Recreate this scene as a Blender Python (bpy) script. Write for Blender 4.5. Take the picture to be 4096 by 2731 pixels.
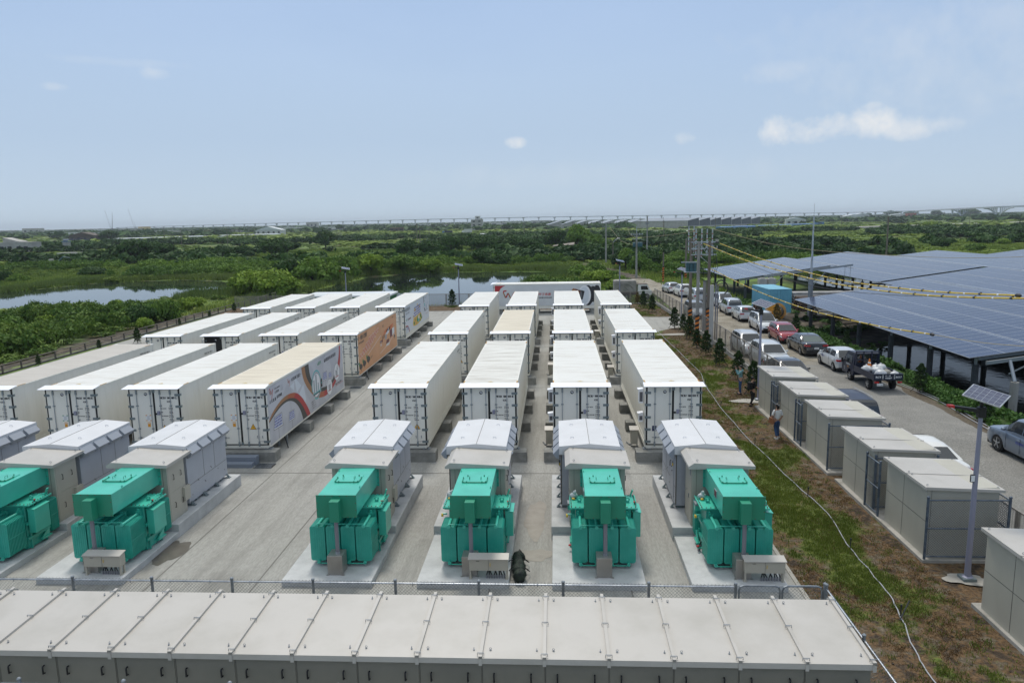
import bpy, bmesh, math, random
import numpy as np
from mathutils import Vector, Matrix
random.seed(7); RNG = np.random.default_rng(11)
for o in list(bpy.data.objects): bpy.data.objects.remove(o)
sc = bpy.context.scene
COL = sc.collection
rad = math.radians
# ------------------------------------------------------------ camera
PIT, ROL, YAW = rad(9.2467), rad(1.0574), rad(3.4578)
Fw = Vector((-math.sin(YAW)*math.cos(PIT), math.cos(YAW)*math.cos(PIT), -math.sin(PIT)))
Rt = Vector((math.cos(YAW), math.sin(YAW), 0)); Up = Rt.cross(Fw)
R2 = Rt*math.cos(ROL) - Up*math.sin(ROL); U2 = Up*math.cos(ROL) + Rt*math.sin(ROL)
cd = bpy.data.cameras.new('camera'); cam = bpy.data.objects.new('camera', cd); COL.objects.link(cam)
cam.matrix_world = Matrix(((R2.x, U2.x, -Fw.x, 0), (R2.y, U2.y, -Fw.y, 0), (R2.z, U2.z, -Fw.z, 10.55), (0, 0, 0, 1)))
cd.sensor_width = 36; cd.lens = 2970.93/4096*36; cd.clip_start = 0.3; cd.clip_end = 30000
sc.camera = cam
# ------------------------------------------------------------ light, sky, exposure
SUN_EL, SUN_AZ = rad(58), rad(-12)     # azimuth measured from +Y towards +X
w = bpy.data.worlds.new('World'); sc.world = w; w.use_nodes = True
nt = w.node_tree; N = nt.nodes; Lk = nt.links
for n in list(N): N.remove(n)
out = N.new('ShaderNodeOutputWorld'); bg = N.new('ShaderNodeBackground')
sky = N.new('ShaderNodeTexSky'); sky.sky_type = 'NISHITA'; sky.sun_disc = False
sky.sun_elevation = SUN_EL; sky.sun_rotation = SUN_AZ
sky.air_density = 1.0; sky.dust_density = 2.0; sky.ozone_density = 2.0; sky.altitude = 10
tc = N.new('ShaderNodeTexCoord')
def wnode(t, **k):
    n = N.new(t)
    for a, b in k.items(): setattr(n, a, b)
    return n
def wmath(op, a, b=None, c=None, clamp=False):
    n = wnode('ShaderNodeMath', operation=op, use_clamp=clamp)
    for i, s in enumerate((a, b, c)):
        if s is None: continue
        if isinstance(s, (int, float)): n.inputs[i].default_value = s
        else: Lk.new(s, n.inputs[i])
    return n.outputs[0]
def wnoise(scale, det, vec, rough=.55):
    n = wnode('ShaderNodeTexNoise'); n.inputs['Scale'].default_value = scale; n.inputs['Detail'].default_value = det; n.inputs['Roughness'].default_value = rough
    Lk.new(vec, n.inputs['Vector']); return n.outputs['Fac']
def wmix(f, a, b):
    n = wnode('ShaderNodeMix', data_type='RGBA')
    if isinstance(f, float): n.inputs[0].default_value = f
    else: Lk.new(f, n.inputs[0])
    for i, s in ((6, a), (7, b)):
        if isinstance(s, tuple): n.inputs[i].default_value = (*s, 1)
        else: Lk.new(s, n.inputs[i])
    return n.outputs[2]
D = tc.outputs['Generated']
sep = wnode('ShaderNodeSeparateXYZ'); Lk.new(D, sep.inputs[0])
# thin high overcast veil over the blue (bright, streaky)
mp = wnode('ShaderNodeMapping'); mp.inputs['Scale'].default_value = (1.0, 1.0, 3.2); Lk.new(D, mp.inputs[0])
veil = wmath('MULTIPLY_ADD', wnoise(1.6, 5, mp.outputs[0]), .55, .42, True)
lowness = wmath('SUBTRACT', 1.0, wmath('MULTIPLY', sep.outputs[2], 2.2), None, True)
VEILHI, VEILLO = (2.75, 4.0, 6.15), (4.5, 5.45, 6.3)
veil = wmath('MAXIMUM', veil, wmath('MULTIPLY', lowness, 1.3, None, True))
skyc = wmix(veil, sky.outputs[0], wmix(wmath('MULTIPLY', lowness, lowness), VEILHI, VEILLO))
# overhead sky, above the part in view, brightened as added fill light for walls
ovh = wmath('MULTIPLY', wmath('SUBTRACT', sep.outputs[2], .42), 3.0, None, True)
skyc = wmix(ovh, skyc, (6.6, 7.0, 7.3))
# small fair-weather clouds at fixed bearings
def dirvec(az, el): a, e = rad(az), rad(el); return (math.sin(a)*math.cos(e), math.cos(a)*math.cos(e), math.sin(e))
dist = wnoise(26, 6, D, .62)
def cloud(az, el, sx, sz, amt, prev):
    a = rad(az); c = dirvec(az, el)
    sub = wnode('ShaderNodeVectorMath', operation='SUBTRACT'); Lk.new(D, sub.inputs[0]); sub.inputs[1].default_value = c
    dt = wnode('ShaderNodeVectorMath', operation='DOT_PRODUCT'); Lk.new(sub.outputs[0], dt.inputs[0]); dt.inputs[1].default_value = (math.cos(a)/sx, -math.sin(a)/sx, 0)
    s2 = wnode('ShaderNodeSeparateXYZ'); Lk.new(sub.outputs[0], s2.inputs[0])
    zz = wmath('MULTIPLY', s2.outputs[2], 1/sz)
    r2 = wmath('ADD', wmath('MULTIPLY', dt.outputs['Value'], dt.outputs['Value']), wmath('MULTIPLY', zz, zz))
    m = wmath('SUBTRACT', wmath('MULTIPLY_ADD', dist, 3.4, -.85), r2)
    m = wmath('MULTIPLY', wmath('MULTIPLY', m, .85, None, True), amt)
    front = wmath('GREATER_THAN', sep.outputs[1], 0.0)
    return wmath('MAXIMUM', prev, wmath('MULTIPLY', m, front))
cl = 0.0
CLOUDS = []
for u, v, sx, sz, a in ((1800, 300, .030, .024, .95), (1850, 305, .045, .018, .8), (1925, 292, .060, .020, .9), (2000, 282, .045, .022, .9), (2070, 292, .055, .016, .7), (2130, 288, .045, .012, .5), (2003, 246, .016, .008, .6), (1180, 328, .018, .010, .85), (1568, 318, .015, .009, .45), (362, 170, .022, .009, .4), (122, 199, .016, .006, .4), (290, 145, .10, .006, .15), (1780, 165, .05, .014, .25), (2280, 120, .22, .09, .22), (2100, 60, .2, .04, .12), (1400, 400, .35, .02, .10)):
    x, y = u*4096/2352, v*4096/2352
    d = Fw + R2*((x-2048)/2970.93) - U2*((y-1365.5)/2970.93); d.normalize()
    CLOUDS.append((math.degrees(math.atan2(d.x, d.y)), math.degrees(math.asin(d.z)), sx, sz, a))
prev = 0.0
for c in CLOUDS: prev = cloud(*c, prev)
skyc = wmix(prev, skyc, (6.5, 6.7, 6.9))
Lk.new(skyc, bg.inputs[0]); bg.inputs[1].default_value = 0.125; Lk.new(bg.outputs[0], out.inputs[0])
ld = bpy.data.lights.new('sun', 'SUN'); sun = bpy.data.objects.new('sun', ld); COL.objects.link(sun)
ld.energy = 2.2; ld.angle = rad(12); ld.color = (1.0, .945, .86)
sd = Vector((math.sin(SUN_AZ)*math.cos(SUN_EL), math.cos(SUN_AZ)*math.cos(SUN_EL), math.sin(SUN_EL)))
sun.rotation_euler = sd.to_track_quat('Z', 'Y').to_euler(); sun.location = (0, 0, 60)
sc.view_settings.view_transform = 'Standard'; sc.view_settings.look = 'None'
sc.view_settings.exposure = 0.0; sc.view_settings.gamma = 1.0
# ------------------------------------------------------------ materials
def hexc(r, g, b):      # sRGB 0-255 to linear
    f = lambda c: (c/255/12.92 if c/255 <= .04045 else ((c/255+.055)/1.055)**2.4)
    return (f(r), f(g), f(b))
def nn(nt, t, **k):
    n = nt.nodes.new(t)
    for a, b in k.items(): setattr(n, a, b)
    return n
def mat(name, col, rough=.6, metal=0, col2=None, scale=3, det=4, bump=0, bscale=None, stretch=(1, 1, 1), amt=1.0, lo=.35, hi=.65, spec=.5, coat=0, alpha=None, ao=False):
    m = bpy.data.materials.new(name); m.use_nodes = True; t = m.node_tree; b = t.nodes['Principled BSDF']
    b.inputs['Base Color'].default_value = (*col, 1); b.inputs['Roughness'].default_value = rough; b.inputs['Metallic'].default_value = metal
    b.inputs['Specular IOR Level'].default_value = spec; b.inputs['Coat Weight'].default_value = coat
    if col2 or bump:
        tcn = nn(t, 'ShaderNodeTexCoord'); mp = nn(t, 'ShaderNodeMapping'); mp.inputs['Scale'].default_value = stretch
        oi = nn(t, 'ShaderNodeObjectInfo'); ad = nn(t, 'ShaderNodeVectorMath', operation='MULTIPLY_ADD')
        cb = nn(t, 'ShaderNodeCombineXYZ')
        for i in range(3): t.links.new(oi.outputs['Random'], cb.inputs[i])
        t.links.new(cb.outputs[0], ad.inputs[0]); ad.inputs[1].default_value = (37, 37, 37); t.links.new(tcn.outputs['Object'], ad.inputs[2])
        t.links.new(ad.outputs[0], mp.inputs[0])
    if col2:
        nz = nn(t, 'ShaderNodeTexNoise'); nz.inputs['Scale'].default_value = scale; nz.inputs['Detail'].default_value = det; nz.inputs['Roughness'].default_value = .6
        t.links.new(mp.outputs[0], nz.inputs['Vector'])
        mr = nn(t, 'ShaderNodeMapRange'); mr.inputs[1].default_value = lo; mr.inputs[2].default_value = hi; mr.inputs[4].default_value = amt
        t.links.new(nz.outputs['Fac'], mr.inputs[0])
        mx = nn(t, 'ShaderNodeMix', data_type='RGBA'); mx.inputs[6].default_value = (*col, 1); mx.inputs[7].default_value = (*col2, 1)
        t.links.new(mr.outputs[0], mx.inputs[0]); t.links.new(mx.outputs[2], b.inputs['Base Color'])
    if bump:
        nb = nn(t, 'ShaderNodeTexNoise'); nb.inputs['Scale'].default_value = bscale or scale*4; nb.inputs['Detail'].default_value = 3
        t.links.new(mp.outputs[0], nb.inputs['Vector'])
        bp = nn(t, 'ShaderNodeBump'); bp.inputs['Strength'].default_value = bump; bp.inputs['Distance'].default_value = .05
        t.links.new(nb.outputs['Fac'], bp.inputs['Height']); t.links.new(bp.outputs[0], b.inputs['Normal'])
    return m
M = {}
def mk(k, *a, **kw): M[k] = mat(k, *a, **kw); return M[k]
mk('cont_white', (.76, .745, .67), .42, col2=(.66, .64, .57), scale=1.3, det=6, stretch=(1, .5, .6), lo=.45, hi=.85, amt=.7)
mk('cont_side', (.80, .78, .71), .45, col2=(.66, .64, .57), scale=1.1, det=6, stretch=(1, 2.2, .35), lo=.45, hi=.85, amt=.8)
mk('cont_roof', (.72, .715, .675), .5, col2=(.40, .34, .25), scale=1.0, det=9, stretch=(.55, 3.4, 1), lo=.47, hi=.88, amt=.75)
mk('cont_roof_streak', (.71, .70, .645), .5, col2=(.26, .21, .15), scale=1.0, det=9, stretch=(.45, 4.2, 1), lo=.44, hi=.74, amt=.8)
mk('cont_roof_tan', (.66, .60, .48), .6, col2=(.42, .36, .27), scale=1.0, det=8, stretch=(.5, 3.4, 1), lo=.42, hi=.85, amt=.8)
mk('cont_roof_grey', (.50, .47, .42), .6, col2=(.34, .30, .26), scale=1.0, det=8, stretch=(.5, 3.4, 1), lo=.42, hi=.85, amt=.7)
mk('cont_door', (.80, .775, .70), .4, col2=(.70, .68, .60), scale=2.0, det=6, stretch=(1, 1, .3), lo=.5, hi=.85, amt=.6)
mk('awning_white', (.88, .89, .92), .35)
mk('rubber', (.012, .012, .013), .7)
mk('galv', (.30, .33, .36), .45, metal=.55, col2=(.20, .22, .24), scale=8)
mk('galv_light', (.55, .58, .62), .35, metal=.75, col2=(.35, .38, .42), scale=5)
mk('rod', (.36, .39, .42), .45, metal=.2)
mk('hinge', (.19, .23, .24), .5, metal=.3)
mk('ink', (.02, .02, .025), .6)
mk('ink_grey', (.12, .12, .13), .6)
mk('yellow_sign', (.80, .42, .02), .5)
mk('orange_label', (.75, .32, .02), .5)
mk('tan_mark', (.55, .42, .18), .6)
mk('paper', (.78, .79, .80), .7)
mk('navy', (.02, .03, .10), .5)
mk('wrap_grey', (.46, .47, .51), .4, col2=(.53, .54, .58), scale=.6, det=1, lo=.48, hi=.52, amt=.8)
mk('wrap_orange', (.66, .34, .17), .45, col2=(.58, .29, .145), scale=.6, lo=.4, hi=.7)
mk('wrap_white', (.62, .66, .71), .4)
mk('wrap_steel', (.60, .62, .63), .4, col2=(.54, .56, .57), scale=.7)
mk('red', (.42, .025, .03), .45); mk('brown', (.34, .16, .07), .45); mk('charcoal', (.055, .053, .048), .5)
mk('dark_orange', (.42, .10, .04), .45); mk('cyan', (.05, .42, .44), .4); mk('blue_cell', (.05, .07, .33), .35); mk('blue_cell_light', (.12, .2, .48), .35)
mk('frame_grey', (.22, .22, .24), .4); mk('decal_white', (.75, .76, .78), .4); mk('decal_grey', (.36, .37, .4), .5); mk('orange_panel', (.62, .16, .05), .45); mk('green_leaf', (.03, .22, .07), .6)
mk('decal_green', (.04, .28, .14), .5); mk('decal_yellow', (.65, .42, .05), .5); mk('copper', (.32, .13, .08), .4, metal=.3, col2=(.10, .04, .03), scale=1, stretch=(14, 1, 1), lo=.45, hi=.55); mk('maroon', (.14, .02, .03), .5)
mk('concrete_block', (.27, .27, .25), .85, col2=(.15, .15, .14), scale=2.2, det=7, lo=.4, hi=.7, bump=.3, bscale=18)
mk('concrete_pad', (.52, .53, .53), .8, col2=(.40, .41, .41), scale=1.6, det=7, lo=.4, hi=.7, bump=.2, bscale=22)
mk('concrete_kerb', (.40, .38, .34), .85, col2=(.24, .23, .20), scale=1.5, det=7, lo=.4, hi=.75, bump=.3, bscale=16)
GR = (.045, .43, .32)
mk('green_paint', GR, .32, col2=(.06, .51, .38), scale=1.0, det=2, coat=.2)
mk('green_dark', (.018, .26, .155), .4, col2=(.02, .24, .14), scale=1.0)
mk('green_rad', (.022, .36, .27), .4, col2=(.045, .44, .34), scale=2.5, det=7, lo=.4, hi=.75, coat=.05)
mk('fence_steel', (.13, .165, .205), .5, metal=.2, col2=(.06, .08, .11), scale=6)
mk('rail_brown', (.13, .11, .09), .6, col2=(.09, .075, .06), scale=3)
mk('dark_wall', (.16, .15, .13), .9, col2=(.10, .095, .08), scale=1)
mk('beige', (.46, .435, .365), .5, col2=(.42, .395, .33), scale=1.2, det=5, stretch=(1, 1, .5), lo=.4, hi=.8)
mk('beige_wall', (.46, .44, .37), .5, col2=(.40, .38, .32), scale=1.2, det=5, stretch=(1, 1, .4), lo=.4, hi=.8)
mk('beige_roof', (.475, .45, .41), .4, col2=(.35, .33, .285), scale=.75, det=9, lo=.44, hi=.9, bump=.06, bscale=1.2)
mk('beige_shaded', (.23, .215, .175), .55, col2=(.20, .19, .155), scale=1.4)  # cabinet beige darkened so the backlit shade of the switchgear fronts is in the colour
mk('seam', (.12, .115, .10), .6)
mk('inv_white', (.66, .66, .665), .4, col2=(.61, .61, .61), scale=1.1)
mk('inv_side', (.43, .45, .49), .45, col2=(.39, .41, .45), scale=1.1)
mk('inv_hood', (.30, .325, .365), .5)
mk('steel_box', (.38, .365, .34), .3, metal=.5, col2=(.33, .31, .28), scale=2)
mk('pole_grey', (.22, .22, .25), .4, metal=.2)
mk('black', (.01, .01, .011), .5)
mk('red_valve', (.45, .02, .02), .4)
mk('yellow_valve', (.75, .5, .03), .4)
mk('plastic_bag', (.65, .67, .66), .3, col2=(.42, .44, .44), scale=5)
mk('wood_cable', (.12, .10, .09), .7)
mk('step_grey', (.20, .23, .28), .6)
mk('olive', (.02, .035, .022), .7, col2=(.008, .014, .012), scale=9, det=5, bump=.4)
mk('fence_beige', (.32, .29, .25), .5, metal=.3, col2=(.24, .21, .18), scale=4)
mk('fence_wall', (.36, .355, .33), .85, col2=(.24, .235, .21), scale=1.3, det=6, stretch=(1, .5, 1), lo=.4, hi=.7)
mk('pole_concrete', (.34, .33, .31), .8, col2=(.24, .23, .21), scale=2.5, stretch=(1, 1, .2), lo=.4, hi=.7)
mk('pole_brown', (.20, .17, .14), .85, col2=(.13, .11, .09), scale=2.5, stretch=(1, 1, .2), lo=.4, hi=.7)
mk('pole_white', (.52, .51, .49), .7, col2=(.42, .41, .38), scale=2, stretch=(1, 1, .3))
mk('hazard_orange', (.70, .20, .02), .5)
mk('tank_blue', (.035, .10, .12), .45)
mk('porcelain', (.45, .45, .43), .3)
mk('wire_yellow', (.62, .44, .02), .45, col2=(.5, .34, .03), scale=3)
mk('wire_tan', (.36, .30, .17), .6)
mk('white_tape', (.8, .8, .78), .5)
mk('lamp_pole', (.27, .275, .36), .4, metal=.2)
mk('glass', (.018, .022, .026), .06, spec=.9)
mk('glass_light', (.09, .12, .11), .08, spec=.8)
mk('tyre', (.012, .012, .012), .8)
mk('rim', (.42, .43, .44), .35, metal=.7)
mk('tail_red', (.42, .01, .015), .25, coat=.5)
mk('lens', (.72, .74, .75), .15, coat=.6)
mk('trim_black', (.015, .015, .016), .55)
mk('plate_white', (.75, .76, .76), .5)
mk('car_silver', (.55, .57, .59), .3, metal=.4, coat=.5)
mk('car_silver2', (.62, .64, .65), .28, metal=.35, coat=.5)
mk('car_grey', (.30, .32, .34), .28, metal=.5, coat=.5)
mk('car_white', (.74, .73, .69), .35, coat=.5)
mk('car_red', (.28, .012, .028), .25, metal=.25, coat=.7)
mk('car_black', (.018, .019, .022), .22, coat=.7)
mk('car_navy', (.008, .013, .036), .4, coat=.15)
mk('car_bluegrey', (.20, .245, .31), .28, metal=.5, coat=.5)
mk('truck_rust', (.12, .07, .05), .8, col2=(.05, .06, .05), scale=3)
mk('tank_canvas', (.32, .30, .27), .8, col2=(.22, .21, .18), scale=1.5)
mk('skin', (.42, .24, .16), .55)
mk('hair', (.01, .008, .007), .6)
mk('shirt_teal', (.16, .32, .34), .8); mk('jeans', (.02, .05, .13), .85, col2=(.03, .08, .18), scale=6); mk('cloth_black', (.009, .009, .010), .85)
mk('cloth_white', (.68, .69, .68), .8); mk('leather_tan', (.25, .10, .04), .5); mk('shoe_white', (.65, .65, .63), .6)
mk('box_blue', (.16, .43, .55), .5, col2=(.13, .36, .47), scale=1.5, stretch=(1, 1, .4))
mk('drum_yellow', (.75, .36, .02), .5, col2=(.6, .26, .03), scale=3); mk('drum_grey', (.10, .095, .085), .6)
mk('pipe_grey', (.42, .41, .40), .6, col2=(.30, .29, .27), scale=2); mk('log_bark', (.07, .05, .04), .9); mk('log_end', (.30, .18, .11), .85, col2=(.14, .07, .05), scale=6)
mk('steel_dark', (.045, .05, .055), .5, metal=.4); mk('canopy_steel', (.30, .33, .36), .4, metal=.6); mk('post_dark', (.06, .068, .078), .5, col2=(.04, .045, .05), scale=3)
mk('bark', (.07, .055, .04), .9, col2=(.04, .03, .025), scale=6)
mk('stake', (.05, .045, .04), .8)
mk('rust_red', (.30, .06, .03), .6)
mk('green_wall', (.03, .17, .065), .5, col2=(.025, .14, .055), scale=2)
mk('plaster', (.42, .41, .38), .8, col2=(.32, .31, .28), scale=.4, det=5)
mk('plaster_white', (.60, .60, .57), .8, col2=(.50, .50, .47), scale=.4)
mk('roof_white', (.62, .65, .66), .5, col2=(.5, .53, .54), scale=.3)
mk('roof_red', (.22, .08, .06), .7); mk('tarp_blue', (.06, .17, .36), .5)
mk('window_dark', (.03, .035, .04), .2)
mk('shed_roof', (.24, .26, .28), .4, col2=(.18, .20, .22), scale=.1)
mk('net_dark', (.10, .115, .14), .7, col2=(.07, .08, .10), scale=.5)
mk('bridge_concrete_hazed', (.46, .49, .53), .8)  # concrete paled toward the haze, so distance haze sits in the base colour
mk('rock', (.42, .40, .37), .9, col2=(.28, .26, .24), scale=2)
mk('board_wood', (.30, .26, .22), .85, col2=(.17, .14, .12), scale=2, stretch=(1, 6, 1))
mk('bird_white', (.8, .8, .8), .7); mk('bird_grey', (.25, .22, .2), .8)
# ------------------------------------------------------------ mesh helpers
class MB:
    def __init__(s): s.v = []; s.f = []; s.m = []
    def add(s, vs, fs, m=0):
        o = len(s.v); s.v += [tuple(p) for p in vs]
        for f in fs: s.f.append(tuple(i+o for i in f)); s.m.append(m)
        return s
    def box(s, x0, y0, z0, x1, y1, z1, m=0):
        if x0 > x1: x0, x1 = x1, x0
        if y0 > y1: y0, y1 = y1, y0
        if z0 > z1: z0, z1 = z1, z0
        return s.hexa([(x0, y0, z0), (x1, y0, z0), (x1, y1, z0), (x0, y1, z0), (x0, y0, z1), (x1, y0, z1), (x1, y1, z1), (x0, y1, z1)], m)
    def hexa(s, p, m=0): return s.add(p, [(3, 2, 1, 0), (4, 5, 6, 7), (0, 1, 5, 4), (1, 2, 6, 5), (2, 3, 7, 6), (3, 0, 4, 7)], m)
    def cbox(s, x0, y0, z0, x1, y1, z1, c, m=0):   # box with its top edges and uprights chamfered
        ring = lambda z, d: [(x0+d+c, y0+d, z), (x1-d-c, y0+d, z), (x1-d, y0+d+c, z), (x1-d, y1-d-c, z), (x1-d-c, y1-d, z), (x0+d+c, y1-d, z), (x0+d, y1-d-c, z), (x0+d, y0+d+c, z)]
        vs = ring(z0, 0)+ring(z1-c, 0)+ring(z1, c*.8); fs = []
        for k in (0, 8):
            for i in range(8): j = (i+1) % 8; fs.append((k+i, k+j, k+8+j, k+8+i))
        fs.append(tuple(range(16, 24))); fs.append(tuple(range(7, -1, -1)))
        return s.add(vs, fs, m)
    def prism(s, prof, axis, a, b, m=0):           # profile polygon extruded along x / y / z
        n = len(prof)
        P = {'x': lambda p, t: (t, p[0], p[1]), 'y': lambda p, t: (p[0], t, p[1]), 'z': lambda p, t: (p[0], p[1], t)}[axis]
        vs = [P(p, a) for p in prof]+[P(p, b) for p in prof]
        fs = [tuple(range(n)), tuple(range(2*n-1, n-1, -1))]+[(i, i+n, (i+1) % n+n, (i+1) % n) for i in range(n)]
        return s.add(vs, fs, m)
    def tube(s, pts, r, n=8, m=0, cap=True):
        pts = [Vector(p) for p in pts]; rs = r if isinstance(r, (list, tuple)) else [r]*len(pts)
        vs = []; prevx = None
        for i, p in enumerate(pts):
            d = (pts[min(i+1, len(pts)-1)]-pts[max(i-1, 0)]).normalized()
            x = prevx if prevx is not None else (Vector((0, 0, 1)) if abs(d.z) < .9 else Vector((1, 0, 0)))
            x = (x-d*x.dot(d)).normalized(); prevx = x; y = d.cross(x)
            for k in range(n): a = 2*math.pi*k/n; vs.append(p+(x*math.cos(a)+y*math.sin(a))*rs[i])
        fs = []
        for i in range(len(pts)-1):
            for k in range(n): j = (k+1) % n; fs.append((i*n+k, i*n+j, (i+1)*n+j, (i+1)*n+k))
        if cap: fs.append(tuple(range(n-1, -1, -1))); fs.append(tuple(range((len(pts)-1)*n, len(pts)*n)))
        return s.add(vs, fs, m)
    def ring(s, c, axis, r, t, n=14, m=0):         # small torus-like ring
        pts = []
        for k in range(n+1):
            a = 2*math.pi*k/n; u, v = r*math.cos(a), r*math.sin(a)
            pts.append({'x': (c[0], c[1]+u, c[2]+v), 'y': (c[0]+u, c[1], c[2]+v), 'z': (c[0]+u, c[1]+v, c[2])}[axis])
        return s.tube(pts, t, 5, m, cap=False)
    def lathe(s, c, prof, n=16, m=0, axis='z'):    # prof list of (radius, height)
        vs = []
        for r, h in prof:
            for k in range(n):
                a = 2*math.pi*k/n; u, v = r*math.cos(a), r*math.sin(a)
                vs.append({'z': (c[0]+u, c[1]+v, c[2]+h), 'x': (c[0]+h, c[1]+u, c[2]+v), 'y': (c[0]+u, c[1]+h, c[2]+v)}[axis])
        fs = []
        for i in range(len(prof)-1):
            for k in range(n): j = (k+1) % n; fs.append((i*n+k, i*n+j, (i+1)*n+j, (i+1)*n+k))
        fs.append(tuple(range(n-1, -1, -1))); fs.append(tuple(range((len(prof)-1)*n, len(prof)*n)))
        return s.add(vs, fs, m)
    def blob(s, c, r, m=0, nu=10, nv=7, jit=0):
        vs = []; fs = []
        for j in range(nv+1):
            t = math.pi*j/nv
            for i in range(nu):
                a = 2*math.pi*i/nu; q = 1+random.uniform(-jit, jit)
                vs.append((c[0]+r[0]*math.sin(t)*math.cos(a)*q, c[1]+r[1]*math.sin(t)*math.sin(a)*q, c[2]+r[2]*math.cos(t)*q))
        for j in range(nv):
            for i in range(nu): k = (i+1) % nu; fs.append((j*nu+i, (j+1)*nu+i, (j+1)*nu+k, j*nu+k))
        return s.add(vs, fs, m)
    def build(s, name, mats, parent=None, smooth=None, kind=None):
        me = bpy.data.meshes.new(name); me.from_pydata(s.v, [], s.f)
        mats = mats if isinstance(mats, (list, tuple)) else [mats]
        for mm in mats: me.materials.append(M[mm] if isinstance(mm, str) else mm)
        if len(mats) > 1: me.polygons.foreach_set('material_index', s.m)
        bm = bmesh.new(); bm.from_mesh(me); bmesh.ops.recalc_face_normals(bm, faces=bm.faces); bm.to_mesh(me); bm.free()
        if smooth is not None:
            me.polygons.foreach_set('use_smooth', [True]*len(me.polygons)); me.set_sharp_from_angle(angle=rad(smooth))
        me.update()
        o = bpy.data.objects.new(name, me); COL.objects.link(o)
        if parent: o.parent = parent
        if kind: o['kind'] = kind
        return o
def tag(o, label, cat, group=None):
    o['label'] = label; o['category'] = cat
    if group: o['group'] = group
    return o
def thing(name, label, cat, loc=(0, 0, 0), rz=0, group=None):
    o = bpy.data.objects.new(name, None); COL.objects.link(o); o.location = loc; o.rotation_euler = (0, 0, rz)
    o.empty_display_size = .3
    return tag(o, label, cat, group)
def dup(root, loc, label, rz=None, group=None, skip=()):
    def cp(o, par):
        c = o.copy(); COL.objects.link(c); c.parent = par
        for ch in list(kids.get(o, ())):
            if ch.name.split('.')[0] not in skip: cp(ch, c)
        return c
    kids = {}
    st = [root]
    while st:
        q = st.pop(); kids[q] = list(q.children); st += kids[q]
    r = cp(root, None); r.location = loc
    if rz is not None: r.rotation_euler = (0, 0, rz)
    if label: r['label'] = label
    if group: r['group'] = group
    return r
TCACHE = {}
def text_geo(txt, size, spacing=1.0):
    k = (txt, size, spacing)
    if k not in TCACHE:
        cu = bpy.data.curves.new('t', 'FONT'); cu.body = txt; cu.size = size; cu.space_character = spacing; cu.resolution_u = 2
        o = bpy.data.objects.new('t', cu); COL.objects.link(o)
        dg = bpy.context.evaluated_depsgraph_get(); me = bpy.data.meshes.new_from_object(o.evaluated_get(dg))
        TCACHE[k] = ([tuple(v.co) for v in me.vertices], [tuple(p.vertices) for p in me.polygons])
        bpy.data.objects.remove(o); bpy.data.curves.remove(cu); bpy.data.meshes.remove(me)
    return TCACHE[k]
def put_text(mb, txt, size, org, ux, uz, m=0, sx=1.0, spacing=1.0, bold=0):
    vs, fs = text_geo(txt, size, spacing); ox, ux, uz = Vector(org), Vector(ux), Vector(uz)
    nrm = ux.cross(uz)
    offs = [0] if not bold else [-bold, 0, bold]
    for i, d in enumerate(offs):
        mb.add([ox+ux*(v[0]*sx+d)+uz*v[1]+nrm*(i*.0004) for v in vs], fs, m)
# ------------------------------------------------------------ value noise (numpy)
def vnoise(x, y, seed=0, octv=4):
    x = np.asarray(x, float); y = np.asarray(y, float); tot = np.zeros(np.broadcast(x, y).shape); amp = 1; s = 0
    rs = np.random.RandomState(seed); T = rs.rand(256, 256)
    for o in range(octv):
        xi = np.floor(x).astype(int); yi = np.floor(y).astype(int); fx = x-xi; fy = y-yi
        fx = fx*fx*(3-2*fx); fy = fy*fy*(3-2*fy)
        g = lambda a, b: T[a % 256, b % 256]
        v = (g(xi, yi)*(1-fx)+g(xi+1, yi)*fx)*(1-fy)+(g(xi, yi+1)*(1-fx)+g(xi+1, yi+1)*fx)*fy
        tot = tot+v*amp; s += amp; amp *= .5; x = x*2.03+17; y = y*2.03+5
    return tot/s
def inpoly(x, y, P):
    r = np.zeros(np.shape(x), bool); n = len(P)
    for i in range(n):
        x1, y1 = P[i]; x2, y2 = P[(i+1) % n]
        c = ((y1 > y) != (y2 > y)) & (x < (x2-x1)*(y-y1)/((y2-y1) or 1e-9)+x1); r ^= c
    return r
def distpoly(x, y, P):
    d = np.full(np.shape(x), 1e9); n = len(P)
    for i in range(n):
        x1, y1 = P[i]; x2, y2 = P[(i+1) % n]; dx, dy = x2-x1, y2-y1
        t = np.clip(((x-x1)*dx+(y-y1)*dy)/(dx*dx+dy*dy), 0, 1)
        d = np.minimum(d, np.hypot(x-x1-t*dx, y-y1-t*dy))
    return np.where(inpoly(x, y, P), -d, d)
POND_L = [(-135, 118), (-104, 122), (-100, 138), (-97, 150), (-90, 156), (-80, 157), (-70, 152), (-62, 147), (-57, 135), (-57, 127), (-61, 121), (-64, 115), (-64, 108), (-70, 104), (-80, 103), (-96, 102), (-135, 98)]
POND_M = [(-41, 98), (-42, 126), (-41, 141), (-40, 157), (-34, 165), (-24, 169), (-10, 169), (0, 166), (0, 152), (-6, 141), (-8, 120), (-6, 98)]
POND_S = [(-66, 76), (-61, 77), (-58, 79), (-60, 83), (-65, 83)]
POND_R1 = [(25.2, 24), (25.2, 64), (30, 67), (150, 67), (150, 24)]
POND_R2 = [(47, 88), (44, 140), (46, 150), (150, 150), (150, 88)]
POND_F1 = [(78, 300), (88, 303), (98, 309), (106, 318), (112, 330), (92, 334), (78, 326)]
POND_F2 = [(158, 312), (172, 309), (186, 325), (176, 357), (166, 358), (158, 340)]
POND_F3 = [(188, 318), (215, 316), (222, 348), (200, 346), (190, 335)]
POND_F4 = [(70, 560), (150, 545), (170, 570), (80, 590)]
PONDS = [POND_L, POND_M, POND_S, POND_R1, POND_R2, POND_F1, POND_F2, POND_F3]
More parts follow.
